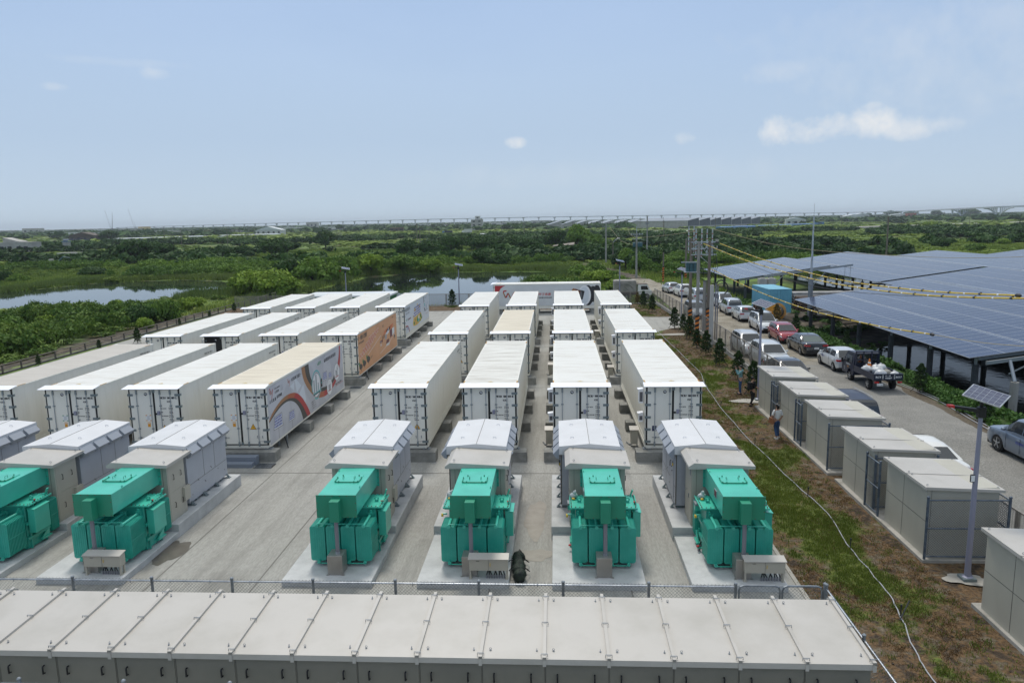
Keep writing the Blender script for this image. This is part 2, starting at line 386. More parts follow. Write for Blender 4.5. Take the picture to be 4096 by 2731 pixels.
FLAT = [(-43, -60), (-43, 95.5), (16.2, 95.5), (14.5, 125), (22.5, 125), (22.2, 95), (22.2, -60)]
def pathx(y): return np.interp(y, [60, 95, 105, 118, 128, 140, 160, 190], [17.5, 17.2, 16.6, 15.6, 15.2, 14.6, 13.2, 8])
def terrain(x, y):
    fl = distpoly(x, y, FLAT); k = np.clip(fl/5, 0, 1)
    h = -.25-.55*k+(vnoise(x*.08, y*.08, 3)-.5)*1.3*k*np.clip(1-(y-400)/600, .2, 1)
    h = np.where(fl <= 0, -.06, h)
    pd = np.full(np.shape(x), 1e9)
    for P in PONDS: pd = np.minimum(pd, distpoly(x, y, P))
    wob = (vnoise(x*.35, y*.35, 9)-.5)*1.6
    b = np.clip((pd+wob)/3.0, -1, 1)
    hb = np.where(b > 0, -1.0+b*.75, -1.0+b*1.2)
    h = np.where(b < 1, np.minimum(h, hb)+0*h, h)
    # dirt mound on the far side of the near right pond
    mo = np.exp(-((y-73)/3.6)**2)*np.clip((x-26)/6, 0, 1)*np.clip((70-x)/10, 0, 1)
    h = np.where(mo > .12, np.maximum(h, -1.0+1.1*mo), h)
    return h, pd
def axis(lo, hi, dlo, dhi, d, grow):
    a = list(np.arange(dlo, dhi+1e-6, d)); s = d
    while a[-1] < hi: s *= grow; a.append(a[-1]+s)
    s = d
    while a[0] > lo: s *= grow; a.insert(0, a[0]-s)
    return np.array(a)
gx_ = axis(-9000, 9000, -145, 150, 1.6, 1.13); gy_ = axis(-300, 12000, -10, 200, 1.6, 1.11)
X, Y = np.meshgrid(gx_, gy_); Hh, PD = terrain(X, Y)
def grid_mesh(name, X, Y, Z, m, attr=None):
    ny, nx = X.shape; me = bpy.data.meshes.new(name)
    co = np.stack([X, Y, Z], -1).reshape(-1, 3).astype(np.float32)
    i = np.arange(ny*nx).reshape(ny, nx); q = np.stack([i[:-1, :-1], i[:-1, 1:], i[1:, 1:], i[1:, :-1]], -1).reshape(-1)
    me.vertices.add(len(co)); me.vertices.foreach_set('co', co.ravel()); me.loops.add(len(q)); me.loops.foreach_set('vertex_index', q)
    nf = len(q)//4; me.polygons.add(nf); me.polygons.foreach_set('loop_start', np.arange(nf)*4)
    me.polygons.foreach_set('use_smooth', np.ones(nf, bool))
    if attr is not None:
        a = me.attributes.new('mask', 'FLOAT', 'POINT'); a.data.foreach_set('value', attr.ravel().astype(np.float32))
    me.materials.append(m); me.update(calc_edges=True)
    o = bpy.data.objects.new(name, me); COL.objects.link(o); return o
def ramp_mat(name, cols, scale, stretch=(1, 1, 1), rough=.95, mask=None, bump=.5, bscale=3, fine=None, world=True):
    """cols: two or three colours picked by noise; mask: attribute 'mask' mixes to mask colours"""
    m = bpy.data.materials.new(name); m.use_nodes = True; t = m.node_tree; b = t.nodes['Principled BSDF']; b.inputs['Roughness'].default_value = rough; b.inputs['Specular IOR Level'].default_value = .25
    g = nn(t, 'ShaderNodeTexCoord'); mp = nn(t, 'ShaderNodeMapping'); mp.inputs['Scale'].default_value = stretch; t.links.new(g.outputs['Object'], mp.inputs[0])
    def nz(s, d=6, r=.62):
        n = nn(t, 'ShaderNodeTexNoise'); n.inputs['Scale'].default_value = s; n.inputs['Detail'].default_value = d; n.inputs['Roughness'].default_value = r; t.links.new(mp.outputs[0], n.inputs['Vector']); return n.outputs['Fac']
    def ramp(f, cs, lo=.36, hi=.64):
        r = nn(t, 'ShaderNodeValToRGB'); e = r.color_ramp.elements
        e[0].position = lo; e[0].color = (*cs[0], 1); e[1].position = hi; e[1].color = (*cs[-1], 1)
        for i, c in enumerate(cs[1:-1]): q = e.new(lo+(hi-lo)*(i+1)/(len(cs)-1)); q.color = (*c, 1)
        t.links.new(f, r.inputs[0]); return r.outputs[0]
    c = ramp(nz(scale), cols)
    if mask:
        at = nn(t, 'ShaderNodeAttribute', attribute_name='mask'); mx = nn(t, 'ShaderNodeMix', data_type='RGBA')
        f2 = nn(t, 'ShaderNodeMath', operation='MULTIPLY_ADD'); t.links.new(nz(mask[1], 5, .7), f2.inputs[0]); f2.inputs[1].default_value = 1.2; 
        sb = nn(t, 'ShaderNodeMath', operation='SUBTRACT'); t.links.new(at.outputs['Fac'], sb.inputs[0]); sb.inputs[1].default_value = .6; t.links.new(sb.outputs[0], f2.inputs[2]); 
        sm = nn(t, 'ShaderNodeMapRange'); sm.inputs[1].default_value = .35; sm.inputs[2].default_value = .65; t.links.new(f2.outputs[0], sm.inputs[0])
        t.links.new(sm.outputs[0], mx.inputs[0]); t.links.new(c, mx.inputs[6]); t.links.new(ramp(nz(mask[1]*1.7), mask[0]), mx.inputs[7]); c = mx.outputs[2]
    if fine:
        m2 = nn(t, 'ShaderNodeMix', data_type='RGBA', blend_type='MULTIPLY'); m2.inputs[0].default_value = 1
        t.links.new(c, m2.inputs[6]); t.links.new(ramp(nz(fine[0], 3, .7), [(fine[1],)*3, (fine[2],)*3], .3, .7), m2.inputs[7]); c = m2.outputs[2]
    t.links.new(c, b.inputs['Base Color'])
    bp = nn(t, 'ShaderNodeBump'); bp.inputs['Strength'].default_value = bump; bp.inputs['Distance'].default_value = .1; t.links.new(nz(bscale, 4), bp.inputs['Height']); t.links.new(bp.outputs[0], b.inputs['Normal'])
    return m
G_DK, G_MD, G_LT, G_BR = (.05, .10, .02), (.10, .17, .03), (.15, .22, .045), (.17, .15, .07)
M['land'] = ramp_mat('land', [G_DK, G_MD, G_LT, (.06, .10, .03), G_BR, G_MD], .035, mask=([(.05, .042, .032), (.085, .07, .052), (.16, .135, .10)], .5), bump=1, bscale=.6, fine=(1.1, .6, 1.25))
bare = np.zeros(X.shape)
bare = np.maximum(bare, np.clip(1-np.abs(X-pathx(Y))/(2.6+vnoise(X*.2, Y*.2, 5)), 0, 1)*(Y > 80)*(Y < 190)*1.3)
bare = np.maximum(bare, ((X > 21) & (X < 34) & (Y > 66) & (Y < 92))*.95)
bare = np.maximum(bare, ((X > 25) & (X < 120) & (Y > 66) & (Y < 81))*.9)
bare = np.maximum(bare, np.clip(1.5-np.abs(X+45)/3.2, 0, 1)*(Y < 112)*(Y > 20)*(.35+vnoise(X*.3, Y*.12, 21)))
bare = np.maximum(bare, np.clip(.9-np.abs(Y-97)/2.5, 0, 1)*(X > 0)*(X < 14))
land = grid_mesh('ground', X, Y, Hh, M['land'], np.clip(bare, 0, 1)); land['kind'] = 'structure'
# ------------------------------------------------------------ water
def water_mat(name, col, rough, bump, scale):
    m = bpy.data.materials.new(name); m.use_nodes = True; t = m.node_tree; b = t.nodes['Principled BSDF']
    b.inputs['Base Color'].default_value = (*col, 1); b.inputs['Roughness'].default_value = rough; b.inputs['IOR'].default_value = 1.333; b.inputs['Specular IOR Level'].default_value = .42
    g = nn(t, 'ShaderNodeTexCoord'); n = nn(t, 'ShaderNodeTexNoise'); n.inputs['Scale'].default_value = scale; n.inputs['Detail'].default_value = 3
    t.links.new(g.outputs['Object'], n.inputs['Vector']); bp = nn(t, 'ShaderNodeBump'); bp.inputs['Strength'].default_value = bump; bp.inputs['Distance'].default_value = .02
    t.links.new(n.outputs['Fac'], bp.inputs['Height']); t.links.new(bp.outputs[0], b.inputs['Normal']); return m
M['water'] = water_mat('water', (.018, .026, .022), .03, .05, 1.6); M['water_dark'] = water_mat('water_dark', (.010, .014, .012), .05, .55, 1.5); M['water_dark'].node_tree.nodes['Principled BSDF'].inputs['Specular IOR Level'].default_value = .05
for P, mm, z in ((POND_L, 'water', -1.0), (POND_M, 'water', -1.0), (POND_S, 'water', -1.0), (POND_R1, 'water_dark', -1.0), (POND_R2, 'water_dark', -1.0), (POND_F1, 'water', -.98), (POND_F2, 'water', -.98), (POND_F3, 'water', -.98)):
    xs = [p[0] for p in P]; ys = [p[1] for p in P]
    b = MB(); b.add([(min(xs)-3, min(ys)-3, z), (max(xs)+3, min(ys)-3, z), (max(xs)+3, max(ys)+3, z), (min(xs)-3, max(ys)+3, z)], [(0, 1, 2, 3)]); b.build('pond_water', mm, kind='structure')
# ------------------------------------------------------------ concrete yard
def conc_mat(name, a, b_, dark, st=(1, .22, 1)):
    m = ramp_mat(name, [b_, a, a], .5, stretch=st, rough=.85, bump=.15, bscale=12, fine=(18, .82, 1.12))
    t = m.node_tree; bs = t.nodes['Principled BSDF']; src = bs.inputs['Base Color'].links[0].from_socket
    g = nn(t, 'ShaderNodeTexCoord'); mp = nn(t, 'ShaderNodeMapping'); mp.inputs['Scale'].default_value = (2.1, .16, 1); t.links.new(g.outputs['Object'], mp.inputs[0])
    n = nn(t, 'ShaderNodeTexNoise'); n.inputs['Scale'].default_value = 1.1; n.inputs['Detail'].default_value = 8; n.inputs['Roughness'].default_value = .68; t.links.new(mp.outputs[0], n.inputs['Vector'])
    r = nn(t, 'ShaderNodeMapRange'); r.inputs[1].default_value = .47; r.inputs[2].default_value = .74; r.inputs[4].default_value = .6; t.links.new(n.outputs['Fac'], r.inputs[0])
    mx = nn(t, 'ShaderNodeMix', data_type='RGBA'); t.links.new(r.outputs[0], mx.inputs[0]); t.links.new(src, mx.inputs[6]); mx.inputs[7].default_value = (*dark, 1)
    # round blotches
    n2 = nn(t, 'ShaderNodeTexNoise'); n2.inputs['Scale'].default_value = .42; n2.inputs['Detail'].default_value = 7; t.links.new(g.outputs['Object'], n2.inputs['Vector'])
    r2 = nn(t, 'ShaderNodeMapRange'); r2.inputs[1].default_value = .55; r2.inputs[2].default_value = .72; r2.inputs[4].default_value = .45; t.links.new(n2.outputs['Fac'], r2.inputs[0])
    m2 = nn(t, 'ShaderNodeMix', data_type='RGBA'); t.links.new(r2.outputs[0], m2.inputs[0]); t.links.new(mx.outputs[2], m2.inputs[6]); m2.inputs[7].default_value = (*dark, 1)
    t.links.new(m2.outputs[2], bs.inputs['Base Color']); return m
M['yard'] = conc_mat('yard', (.35, .345, .32), (.30, .295, .27), (.18, .175, .16))
yard = MB()
arc = [(9.3+2.6*math.sin(a), 80.4+2.4*(1-math.cos(a))*-1+0, 0) for a in (0,)]
out_pts = [(-40.6, 2), (6.9, 2), (6.9, 66), (7.6, 68.6), (9.3, 69.4), (11.2, 71.8), (12.9, 72.6), (13.0, 80.4), (11.4, 80.2), (9.5, 80.4), (8.2, 82), (7.2, 87.7), (-40.6, 88)]
yard.add([(x, y, 0) for x, y in out_pts]+[(x, y, -.3) for x, y in out_pts], [tuple(range(len(out_pts)))]+[(i, (i+1) % 13+0, (i+1) % 13+13, i+13) for i in range(13)])
yo = yard.build('concrete_yard', 'yard', kind='structure')
j = MB()
for y in (13.9, 19.55, 30.05, 46.3, 61.6, 77.5): j.box(-40, y-.03, .003, 6.8, y+.03, .006)
for x in (-28.7, -20.7, -12.2, -9.0, -2.0, 2.1): j.box(x-.02, 14, .002, x+.02, 78, .005)
M['joint'] = mat('joint', (.16, .155, .14), .9)
j.build('concrete_joint', 'joint', kind='structure')
# wet stain and puddle beside the left transformer pad, damp patches in the aisles
def patch(name, cx, cy, rx, ry, m, z, n=28, seed=1, kind='structure'):
    r = random.Random(seed); b = MB(); ph = [r.uniform(0, 6.28) for _ in range(5)]
    pts = []
    for i in range(n):
        a = 2*math.pi*i/n; k = 1+.16*math.sin(2*a+ph[0])+.11*math.sin(3*a+ph[1])+.08*math.sin(5*a+ph[2])+.05*math.sin(9*a+ph[3])
        pts.append((cx+rx*k*math.cos(a), cy+ry*k*math.sin(a), z))
    b.add(pts, [tuple(range(n))]); return b.build(name, m, kind=kind)
M['wet'] = mat('wet', (.085, .075, .06), .35, col2=(.13, .12, .10), scale=2)
M['damp'] = mat('damp', (.27, .25, .215), .7, col2=(.34, .315, .275), scale=1.8, det=6)
patch('wet_patch', -12.7, 22.3, .40, 1.0, 'wet', .008, seed=4)
patch('damp_patch', -.8, 25.2, .42, 1.5, 'damp', .008, seed=6)
patch('damp_patch', -.75, 22.3, .5, .5, 'damp', .008, seed=8)
# ------------------------------------------------------------ dirt strip with grass (real height, mask = grass cover)
def grasscover(x, y):
    a = vnoise(x*.55, y*.28, 31, 4); b = vnoise(x*1.6, y*1.1, 33, 3)
    c = (a-.50)*5+(b-.5)*2.6
    band = np.exp(-((x-8.6)/1.9)**2)*.7-.50          # greener along the cable
    far = np.clip((y-45)/40, 0, 1)*-.15
    return np.clip(.45+c*.55+band+far, 0, 1)
sx = np.arange(6.85, 13.45, .22); sy = np.arange(1, 93, .3); SX, SY = np.meshgrid(sx, sy)
SZ = .0+(vnoise(SX*1.1, SY*1.1, 41)-.5)*.07; SZ[:, 0] = -.03; SZ[:, -1] = -.02
keep = ~(((SY > 66) & (SY < 84) & (SX < 12.9)))
M['dirt'] = ramp_mat('dirt', [(.048, .036, .026), (.085, .062, .042), (.15, .092, .045), (.115, .09, .06), (.17, .14, .10)], 1.9, mask=([(.065, .085, .022), (.10, .135, .028), (.15, .16, .04)], 3.5), bump=.9, bscale=9, fine=(9, .5, 1.4))
def cut(o, test):
    bm = bmesh.new(); bm.from_mesh(o.data); fs = [f for f in bm.faces if test(f.calc_center_median())]
    bmesh.ops.delete(bm, geom=fs, context='FACES'); bm.to_mesh(o.data); bm.free()
ds = grid_mesh('dirt_strip', SX, SY, SZ+.012, M['dirt'], grasscover(SX, SY)*.92); ds['kind'] = 'structure'
cut(ds, lambda c: bool(inpoly(np.array([c.x]), np.array([c.y]), out_pts)[0]))
sx = np.arange(-41, 13.45, .6); sy = np.arange(87.8, 93.2, .4); SX, SY = np.meshgrid(sx, sy)
db = grid_mesh('dirt_strip', SX, SY, .02+(vnoise(SX*1.1, SY*1.1, 45)-.5)*.05, M['dirt'], grasscover(SX*.7, SY)*1.1); db['kind'] = 'structure'
# ------------------------------------------------------------ road: gravel car park strip in the rear, worn asphalt in front
M['gravel'] = ramp_mat('gravel', [(.20, .175, .13), (.30, .27, .215), (.36, .33, .27)], .5, rough=.9, bump=.8, bscale=22, fine=(16, .6, 1.3), mask=([(.25, .245, .225), (.31, .30, .275)], .4))
sy = np.arange(2, 132, .6); rows = []; 
left = lambda y: np.interp(y, [0, 90, 100, 112, 125, 132], [13.62, 13.6, 13.9, 13.7, 13.3, 13.2]); right = lambda y: np.interp(y, [0, 36, 74, 90, 104, 112, 125, 132], [21.0, 20.95, 21.0, 20.9, 20.6, 18.4, 16.9, 16.4])
T = np.linspace(0, 1, 24); RX = left(sy)[:, None]*(1-T)+(right(sy)[:, None]+(vnoise(sy*.5, sy*0, 51)[:, None]-.5)*.7)*T; RY = np.repeat(sy[:, None], 24, 1)
RZ = .01+(vnoise(RX*.8, RY*.8, 53)-.5)*.03; RZ[:, 0] = -.01; RZ[:, -1] = -.05
road = grid_mesh('road', RX, RY, RZ, M['gravel'], np.clip((58-RY)/10, 0, 1)*np.clip(1.3-np.abs(RX-17.4)/4.5+.5, 0, 1)); road['kind'] = 'structure'
M['verge'] = ramp_mat('verge', [(.11, .09, .065), (.15, .125, .09)], 1.5, mask=([(.035, .07, .018), (.06, .11, .025)], 2), bump=1, bscale=8, fine=(8, .6, 1.3))
sy = np.arange(5, 66, .5); T = np.linspace(0, 1, 14); VX = 20.7+T[None, :]*4.9+0*sy[:, None]; VY = np.repeat(sy[:, None], 14, 1)
VZ = np.where(VX < 23.3, .0, -(VX-23.3)*.6)+(vnoise(VX, VY, 57)-.5)*.16-.01; VZ[:, 0] = -.03
vg = grid_mesh('road_verge', VX, VY, VZ, M['verge'], np.clip((VX-21.2)/1.5+(vnoise(VX*.6, VY*.6, 58)-.4), 0, 1)); vg['kind'] = 'structure'
# kerb lines
k = MB(); k.box(6.86, 14, -.1, 6.98, 66, .03); k.build('kerb', 'concrete_kerb', kind='structure')
# ------------------------------------------------------------ refrigerated containers (door end faces -Y), local origin at the base of the left front corner
W_, L_, H_ = 2.438, 12.192, 2.896
BZ = .5
def container_proto(roofmat, sidebox=False, rightmat='cont_side', dooropen=False):
    t = bpy.data.objects.new('shipping_container', None); COL.objects.link(t)
    b = MB()                                   # shell: side walls, rear wall, corner posts, rails
    b.box(.03, .10, .16, W_-.03, L_-.02, H_-.03, 1)
    for x0, x1 in ((0, .06), (W_-.06, W_)):
        b.box(x0, 0, .05, x1, .14, H_, 0); b.box(x0, L_-.14, 0, x1, L_, H_, 0)
        b.box(x0 if x0 == 0 else W_-.045, .14, 0.02, .045 if x0 == 0 else W_, L_-.14, .17, 0)
        b.box(x0 if x0 == 0 else W_-.05, .14, H_-.10, .05 if x0 == 0 else W_, L_-.14, H_-.012, 0)
        for z in (.22, .28, .34): b.box(x0+.018 if x0 == 0 else W_-.03, .2, z, .03 if x0 == 0 else W_-.018, L_-.2, z+.028, 0)
    for i in range(1, 24):                     # panel joints of the side walls
        y = .3+i*.49; b.box(.026, y, .4, .03, y+.012, H_-.12, 2); b.box(W_-.03, y, .4, W_-.026, y+.012, H_-.12, 2)
    b.box(.06, 0, 0.0, W_-.06, .12, .17, 0); b.box(.06, .0, H_-.09, W_-.06, .12, H_-.005, 0)
    b.box(.06, L_-.1, 0.0, W_-.06, L_, H_-.01, 0)
    b.build('shell', ['cont_white', rightmat, 'cont_door'], t)
    b = MB(); b.box(.05, .02, H_-.03, W_-.05, L_-.02, H_-.006)
    for i in range(1, 40): b.box(.12, .25+i*.297, H_-.006, W_-.12, .25+i*.297+.05, H_-.0025)
    b.build('roof_panel', roofmat, t)
    b = MB(); b.prism([(W_/2-.13, .62), (W_/2+.13, .62), (W_/2, .80)], 'z', H_-.004, H_+.001); b.build('roof_marking', 'tan_mark', t)
    for x0 in (.35, W_-.75): b = MB(); b.box(x0, .42, H_-.004, x0+.4, .45, H_); b.build('roof_marking', 'tan_mark', t)
    for xe in (0.002, W_-.052):
        for yo in (.35, L_-.9):
            b = MB()
            for q in range(9): b.box(xe, yo+q*.06, H_-.013, xe+.05, yo+q*.06+.06, H_+.001, q % 2)
            b.build('hazard_strip', ['yellow_sign', 'ink'], t)
    for x in (-.005, W_-.175):
        for y in (-.004, L_-.17):
            b = MB(); b.cbox(x, y, H_-.11, x+.18, y+.178, H_+.006, .012); b.build('corner_casting', 'cont_white', t)
    # doors
    b = MB(); b.box(.026, -.014, .15, W_-.026, .02, H_-.07); b.build('door_seal', 'rubber', t)
    for k, (x0, x1) in enumerate(((.098, 1.148), (1.242, W_-.098))):
        b = MB(); b.cbox(x0, -.035, .21, x1, .005, H_-.135, .006, 0)
        do = b.build('door', 'cont_door', t)
        if k == 0 and dooropen: do.rotation_euler = (0, 0, rad(-68)); do.location = (.10*(1-math.cos(rad(68)))*1, .0, 0)
        for fx in (.30, .76) if k == 0 else (.24, .68):
            x = x0+fx*(x1-x0)+(.16 if fx > .7 and k == 0 else 0)
            x = min(x, x1-.06)
            r = MB(); r.tube([(x, -.065, .18), (x, -.065, H_-.12)], .016, 8, 0)
            for z in (.22, H_-.25): r.box(x-.035, -.075, z-.10, x+.035, -.034, z+.10, 1)
            for z in (.95, 2.02): r.box(x-.05, -.078, z-.022, x+.05, -.034, z+.022, 1)
            r.build('locking_rod', ['rod', 'hinge'], do)
    for s in (0, 1):
        for z in (.32, .87, 1.42, 1.98, 2.52):
            h = MB(); x0, x1 = (-.012, .24) if s == 0 else (W_-.24, W_+.012)
            h.box(x0, -.055, z-.05, x1, -.030, z+.05, 0); h.box(x0 if s == 0 else x1-.03, -.06, z-.05, x0+.03 if s == 0 else x1, .1, z+.05, 0)
            for q in (.06, .15): h.lathe(((x0+q if s == 0 else x1-q), -.056, z), [(.013, 0), (.013, -.012)], 6, 1, 'y')
            h.build('hinge', ['hinge', 'galv'], t)
    for q_, m_ in (((-.07, -.07, H_-.26, .05, H_-.10), 'hinge'), ((-.02, -.06, 1.60, .10, 1.68), 'black'), ((-.06, -.05, .17, .04, .30), 'hinge')):
        b = MB(); b.box(W_/2+q_[0], q_[1], q_[2], W_/2+q_[3], -.03, q_[4]); b.build('door_keeper', m_, t)
    b = MB(); b.cbox(1.34, -.11, 1.60, 1.455, -.033, 1.78, .008); b.build('lock_box', 'lamp_pole', t)
    b = MB(); b.tube([(.30, -.06, .52), (.62, -.06, .52)], .012, 6); b.blob((.45, -.07, .52), (.035, .03, .05), nu=8, nv=5)
    b.tube([(1.92, -.035, .60), (1.92, -.09, .60), (1.94, -.09, .50)], .014, 6); b.tube([(2.16, -.035, .60), (2.16, -.09, .60), (2.18, -.09, .50)], .014, 6); b.build('door_handle', 'galv', t)
    # awning sheet over the doors
    b = MB(); z0, z1 = H_+.030, H_-.045
    b.hexa([(-.10, -.36, z1), (W_+.10, -.36, z1), (W_+.09, .22, z0), (-.09, .22, z0), (-.10, -.36, z1+.014), (W_+.10, -.36, z1+.014), (W_+.09, .22, z0+.014), (-.09, .22, z0+.014)])
    b.build('awning', 'awning_white', t)
    # roundel and fixed lettering
    b = MB(); b.lathe((.84, -.036, 2.56), [(.075, 0), (.075, -.004)], 20, 0, 'y'); b.lathe((.825, -.041, 2.575), [(.03, 0), (.03, -.002)], 12, 1, 'y'); b.box(.86, -.043, 2.52, .885, -.040, 2.60, 1)
    b.build('roundel', ['ink', 'decal_white'], t)
    b = MB(); ux, uz = (1, 0, 0), (0, 0, 1); yy = -.0385
    put_text(b, '45R1', .125, (1.80, yy, 2.17), ux, uz, sx=.85, bold=.004)
    for i, (s, a1, a2) in enumerate((('MAX. GROSS', '34 000 kg', '74 960 lbs'), ('TARE', ' 4 450 kg', ' 9 810 lbs'), ('MAX. PAYLOAD', '29 550 kg', '65 150 lbs'), ('CUBE', ' 67.5 m³', ' 2 384 cuft'))):
        z = 1.90-i*.175
        put_text(b, s, .062, (1.47, yy, z-.03), ux, uz, sx=.8, bold=.004); put_text(b, a1, .062, (1.86, yy, z), ux, uz, sx=.8, bold=.004); put_text(b, a2, .062, (1.86, yy, z-.07), ux, uz, sx=.8, bold=.004)
    put_text(b, 'STAR COOL', .05, (1.95, yy, .32), ux, uz, sx=.9)
    b.build('lettering', 'ink', t)
    if sidebox:
        for z, h, nm in ((1.86, .62, 'junction_box'), (1.0, .38, 'junction_box')):
            b = MB(); b.box(-.20, .75, z, -.0, 1.02, z+h, 0); b.hexa([(-.25, .72, z+h), (0, .72, z+h+.03), (0, 1.06, z+h+.03), (-.25, 1.06, z+h), (-.25, .72, z+h+.02), (0, .72, z+h+.05), (0, 1.06, z+h+.05), (-.25, 1.06, z+h+.02)], 0)
            b.box(-.17, .745, z+.08, -.03, .75, z+h-.1, 1); b.build(nm, ['awning_white', 'ink_grey'], t)
    return t
def id_text(t, num, side=True):
    b = MB(); yy = -.0385
    put_text(b, 'MCIU', .135, (1.50, yy, 2.34), (1, 0, 0), (0, 0, 1), sx=.80, bold=.011)
    if len(num) > 3: put_text(b, num, .135, (1.83, yy, 2.34), (1, 0, 0), (0, 0, 1), sx=.80, bold=.011)
    for q in (((2.235, 2.33, 2.31, 2.338), (2.235, 2.45, 2.31, 2.458), (2.235, 2.33, 2.241, 2.458), (2.304, 2.33, 2.31, 2.458))):
        b.box(q[0], yy-.001, q[1], q[2], yy, q[3])
    if side:
        put_text(b, 'MCIU '+num, .15, (W_+.004, L_-1.55, 2.46), (0, 1, 0), (0, 0, 1), bold=.003); put_text(b, '45R1', .13, (W_+.004, L_-.85, 2.26), (0, 1, 0), (0, 0, 1), bold=.003)
        put_text(b, 'MCIU '+num, .15, (-.004, 1.9, 2.46), (0, -1, 0), (0, 0, 1), bold=.003)
    put_text(b, 'MCIU '+num, .14, (.9, .30, H_+.002), (1, 0, 0), (0, 1, 0))
    b.build('identification_number', 'ink', t)
def sign_triangle(t, x, z, s=.15):
    b = MB(); b.prism([(x-s, z-s*.8), (x+s, z-s*.8), (x, z+s)], 'y', -.0385, -.037, 0); q = s*.83
    b.prism([(x-q, z-q*.8+.0), (x+q, z-q*.8), (x, z+q*.95)], 'y', -.0405, -.0386, 1); b.box(x-.05, -.0415, z-.03, x+.05, -.0406, z-.018, 0); b.box(x-.035, -.0415, z+.01, x+.035, -.0406, z+.02, 0)
    b.build('warning_sign', ['ink', 'yellow_sign'], t)
def sign_notice(t, x, z, tape):
    b = MB(); b.box(x-.11, -.038, z-.12, x+.11, -.0365, z+.12, 0)
    for i in range(6): b.box(x-.08, -.0392, z+.08-i*.033, x+.08-(i % 3)*.02, -.0382, z+.088-i*.033, 2)
    for sx_ in (-1, 1):
        for sz_ in (-1, 1): b.box(x+sx_*.10-.035, -.0396, z+sz_*.12-.018, x+sx_*.10+.035, -.0382, z+sz_*.12+.018, 1)
    b.build('notice_sheet', ['paper', tape, 'ink_grey'], t)
    b = MB(); b.box(x-.065, -.038, z-.42, x+.065, -.0365, z-.20, 0); b.box(x-.045, -.0392, z-.27, x-.008, -.0382, z-.225, 1); b.box(x+.008, -.0392, z-.27, x+.045, -.0382, z-.225, 1)
    b.build('orange_label', ['orange_label', 'paper'], t)
COLX = {'R': [-8.24, -4.19, -.17, 3.87], 'L': [-27.42, -23.46, -19.51, -15.52]}
ROWY = [31.97, 47.6, 63.27]
GRP = 'refrigerated containers standing in rows on the concrete yard'
pr = {}
def get_proto(roof, sb, op=False):
    k = (roof, sb, op)
    if k not in pr: pr[k] = container_proto(roof, sb, dooropen=op); return pr[k], True
    return pr[k], False
CONTS = {}
spec = [  # side, col, row, number, roof, label
 ('R', 0, 0, '501 438 6', 'cont_roof', 'leftmost white container in the front row of the right block, numbered 501 438 6'),
 ('R', 1, 0, '501 435 0', 'cont_roof_streak', 'white container numbered 501 435 0 with dark streaks on its roof'),
 ('R', 2, 0, '501 436 5', 'cont_roof', 'third white container in the front row of the right block, numbered 501 436 5'),
 ('R', 3, 0, '501 433 9', 'cont_roof', 'white container numbered 501 433 9 with a navy plate on its door'),
 ('R', 0, 1, '501 437 0', 'cont_roof', 'leftmost white container in the middle row of the right block, numbered 501 437 0'),
 ('R', 1, 1, '501 434 4', 'cont_roof_tan', 'container with the pale tan roof in the middle row of the right block'),
 ('R', 2, 1, '501 431 8', 'cont_roof', 'white container right of the tan roofed one, numbered 501 431 8'),
 ('R', 3, 1, '501 432 3', 'cont_roof', 'rightmost white container in the middle row, numbered 501 432 3'),
 ('R', 0, 2, '501 442 7', 'cont_roof', 'white container in the last row of the right block, leftmost'),
 ('R', 1, 2, '501 4', 'cont_roof', 'white container in the last row, straight behind the tan roofed one'),
 ('R', 2, 2, '501 4', 'cont_roof', 'white container in the last row, second from the right'),
 ('R', 3, 2, '501 4', 'cont_roof', 'white container in the last row, rightmost, nearest the gravel parking'),
 ('L', 0, 0, '501 490 9', 'cont_roof_grey', 'container numbered 501 490 9 with dull grey brown roof at the left edge'),
 ('L', 1, 0, '501 492 0', 'cont_roof', 'white container numbered 501 492 0 with green taped notice'),
 ('L', 2, 0, '501 489 5', 'cont_roof', 'white container numbered 501 489 5 with orange taped notice'),
 ('L', 3, 0, '501 487 4', 'cont_roof_tan', 'container numbered 501 487 4 with solar and city artwork on a grey side'),
 ('L', 0, 1, '501 485 2', 'cont_roof', 'white container numbered 501 485 2, outermost of the middle left row'),
 ('L', 1, 1, '501 486 9', 'cont_roof', 'white container numbered 501 486 9 with its left door swung open'),
 ('L', 2, 1, '501 491 4', 'cont_roof', 'white container numbered 501 491 4 in the middle left row'),
 ('L', 3, 1, '501 488 0', 'cont_roof', 'container numbered 501 488 0 with orange artwork along its side'),
 ('L', 0, 2, '501 479 2', 'cont_roof', 'white container numbered 501 479 2, far left of the last row'),
 ('L', 1, 2, '501 477 1', 'cont_roof', 'white container numbered 501 477 1 in the last left row'),
 ('L', 2, 2, '501 483 2', 'cont_roof', 'white container numbered 501 483 2 beside the one with farm artwork'),
 ('L', 3, 2, '501 480 6', 'cont_roof', 'container numbered 501 480 6 with blue panel and farm artwork on its side')]
for sd_, c, r, num, roof, lab in spec:
    sb = sd_ == 'R' and c >= 2; op = (sd_, c, r) == ('L', 1, 1)
    p, new = get_proto(roof, sb, op); loc = (COLX[sd_][c], ROWY[r], BZ)
    if new: p.location = loc; tag(p, lab, 'container', GRP); o = p
    else: o = dup(p, loc, lab, group=GRP, skip=('identification_number', 'warning_sign', 'notice_sheet', 'orange_label', 'name_plate', 'artwork'))
    o['category'] = 'container'
    CONTS[(sd_, c, r)] = o
for sd_, c, r, num, roof, lab in spec: id_text(CONTS[(sd_, c, r)], num, side=not (sd_ == 'L' and c == 3))
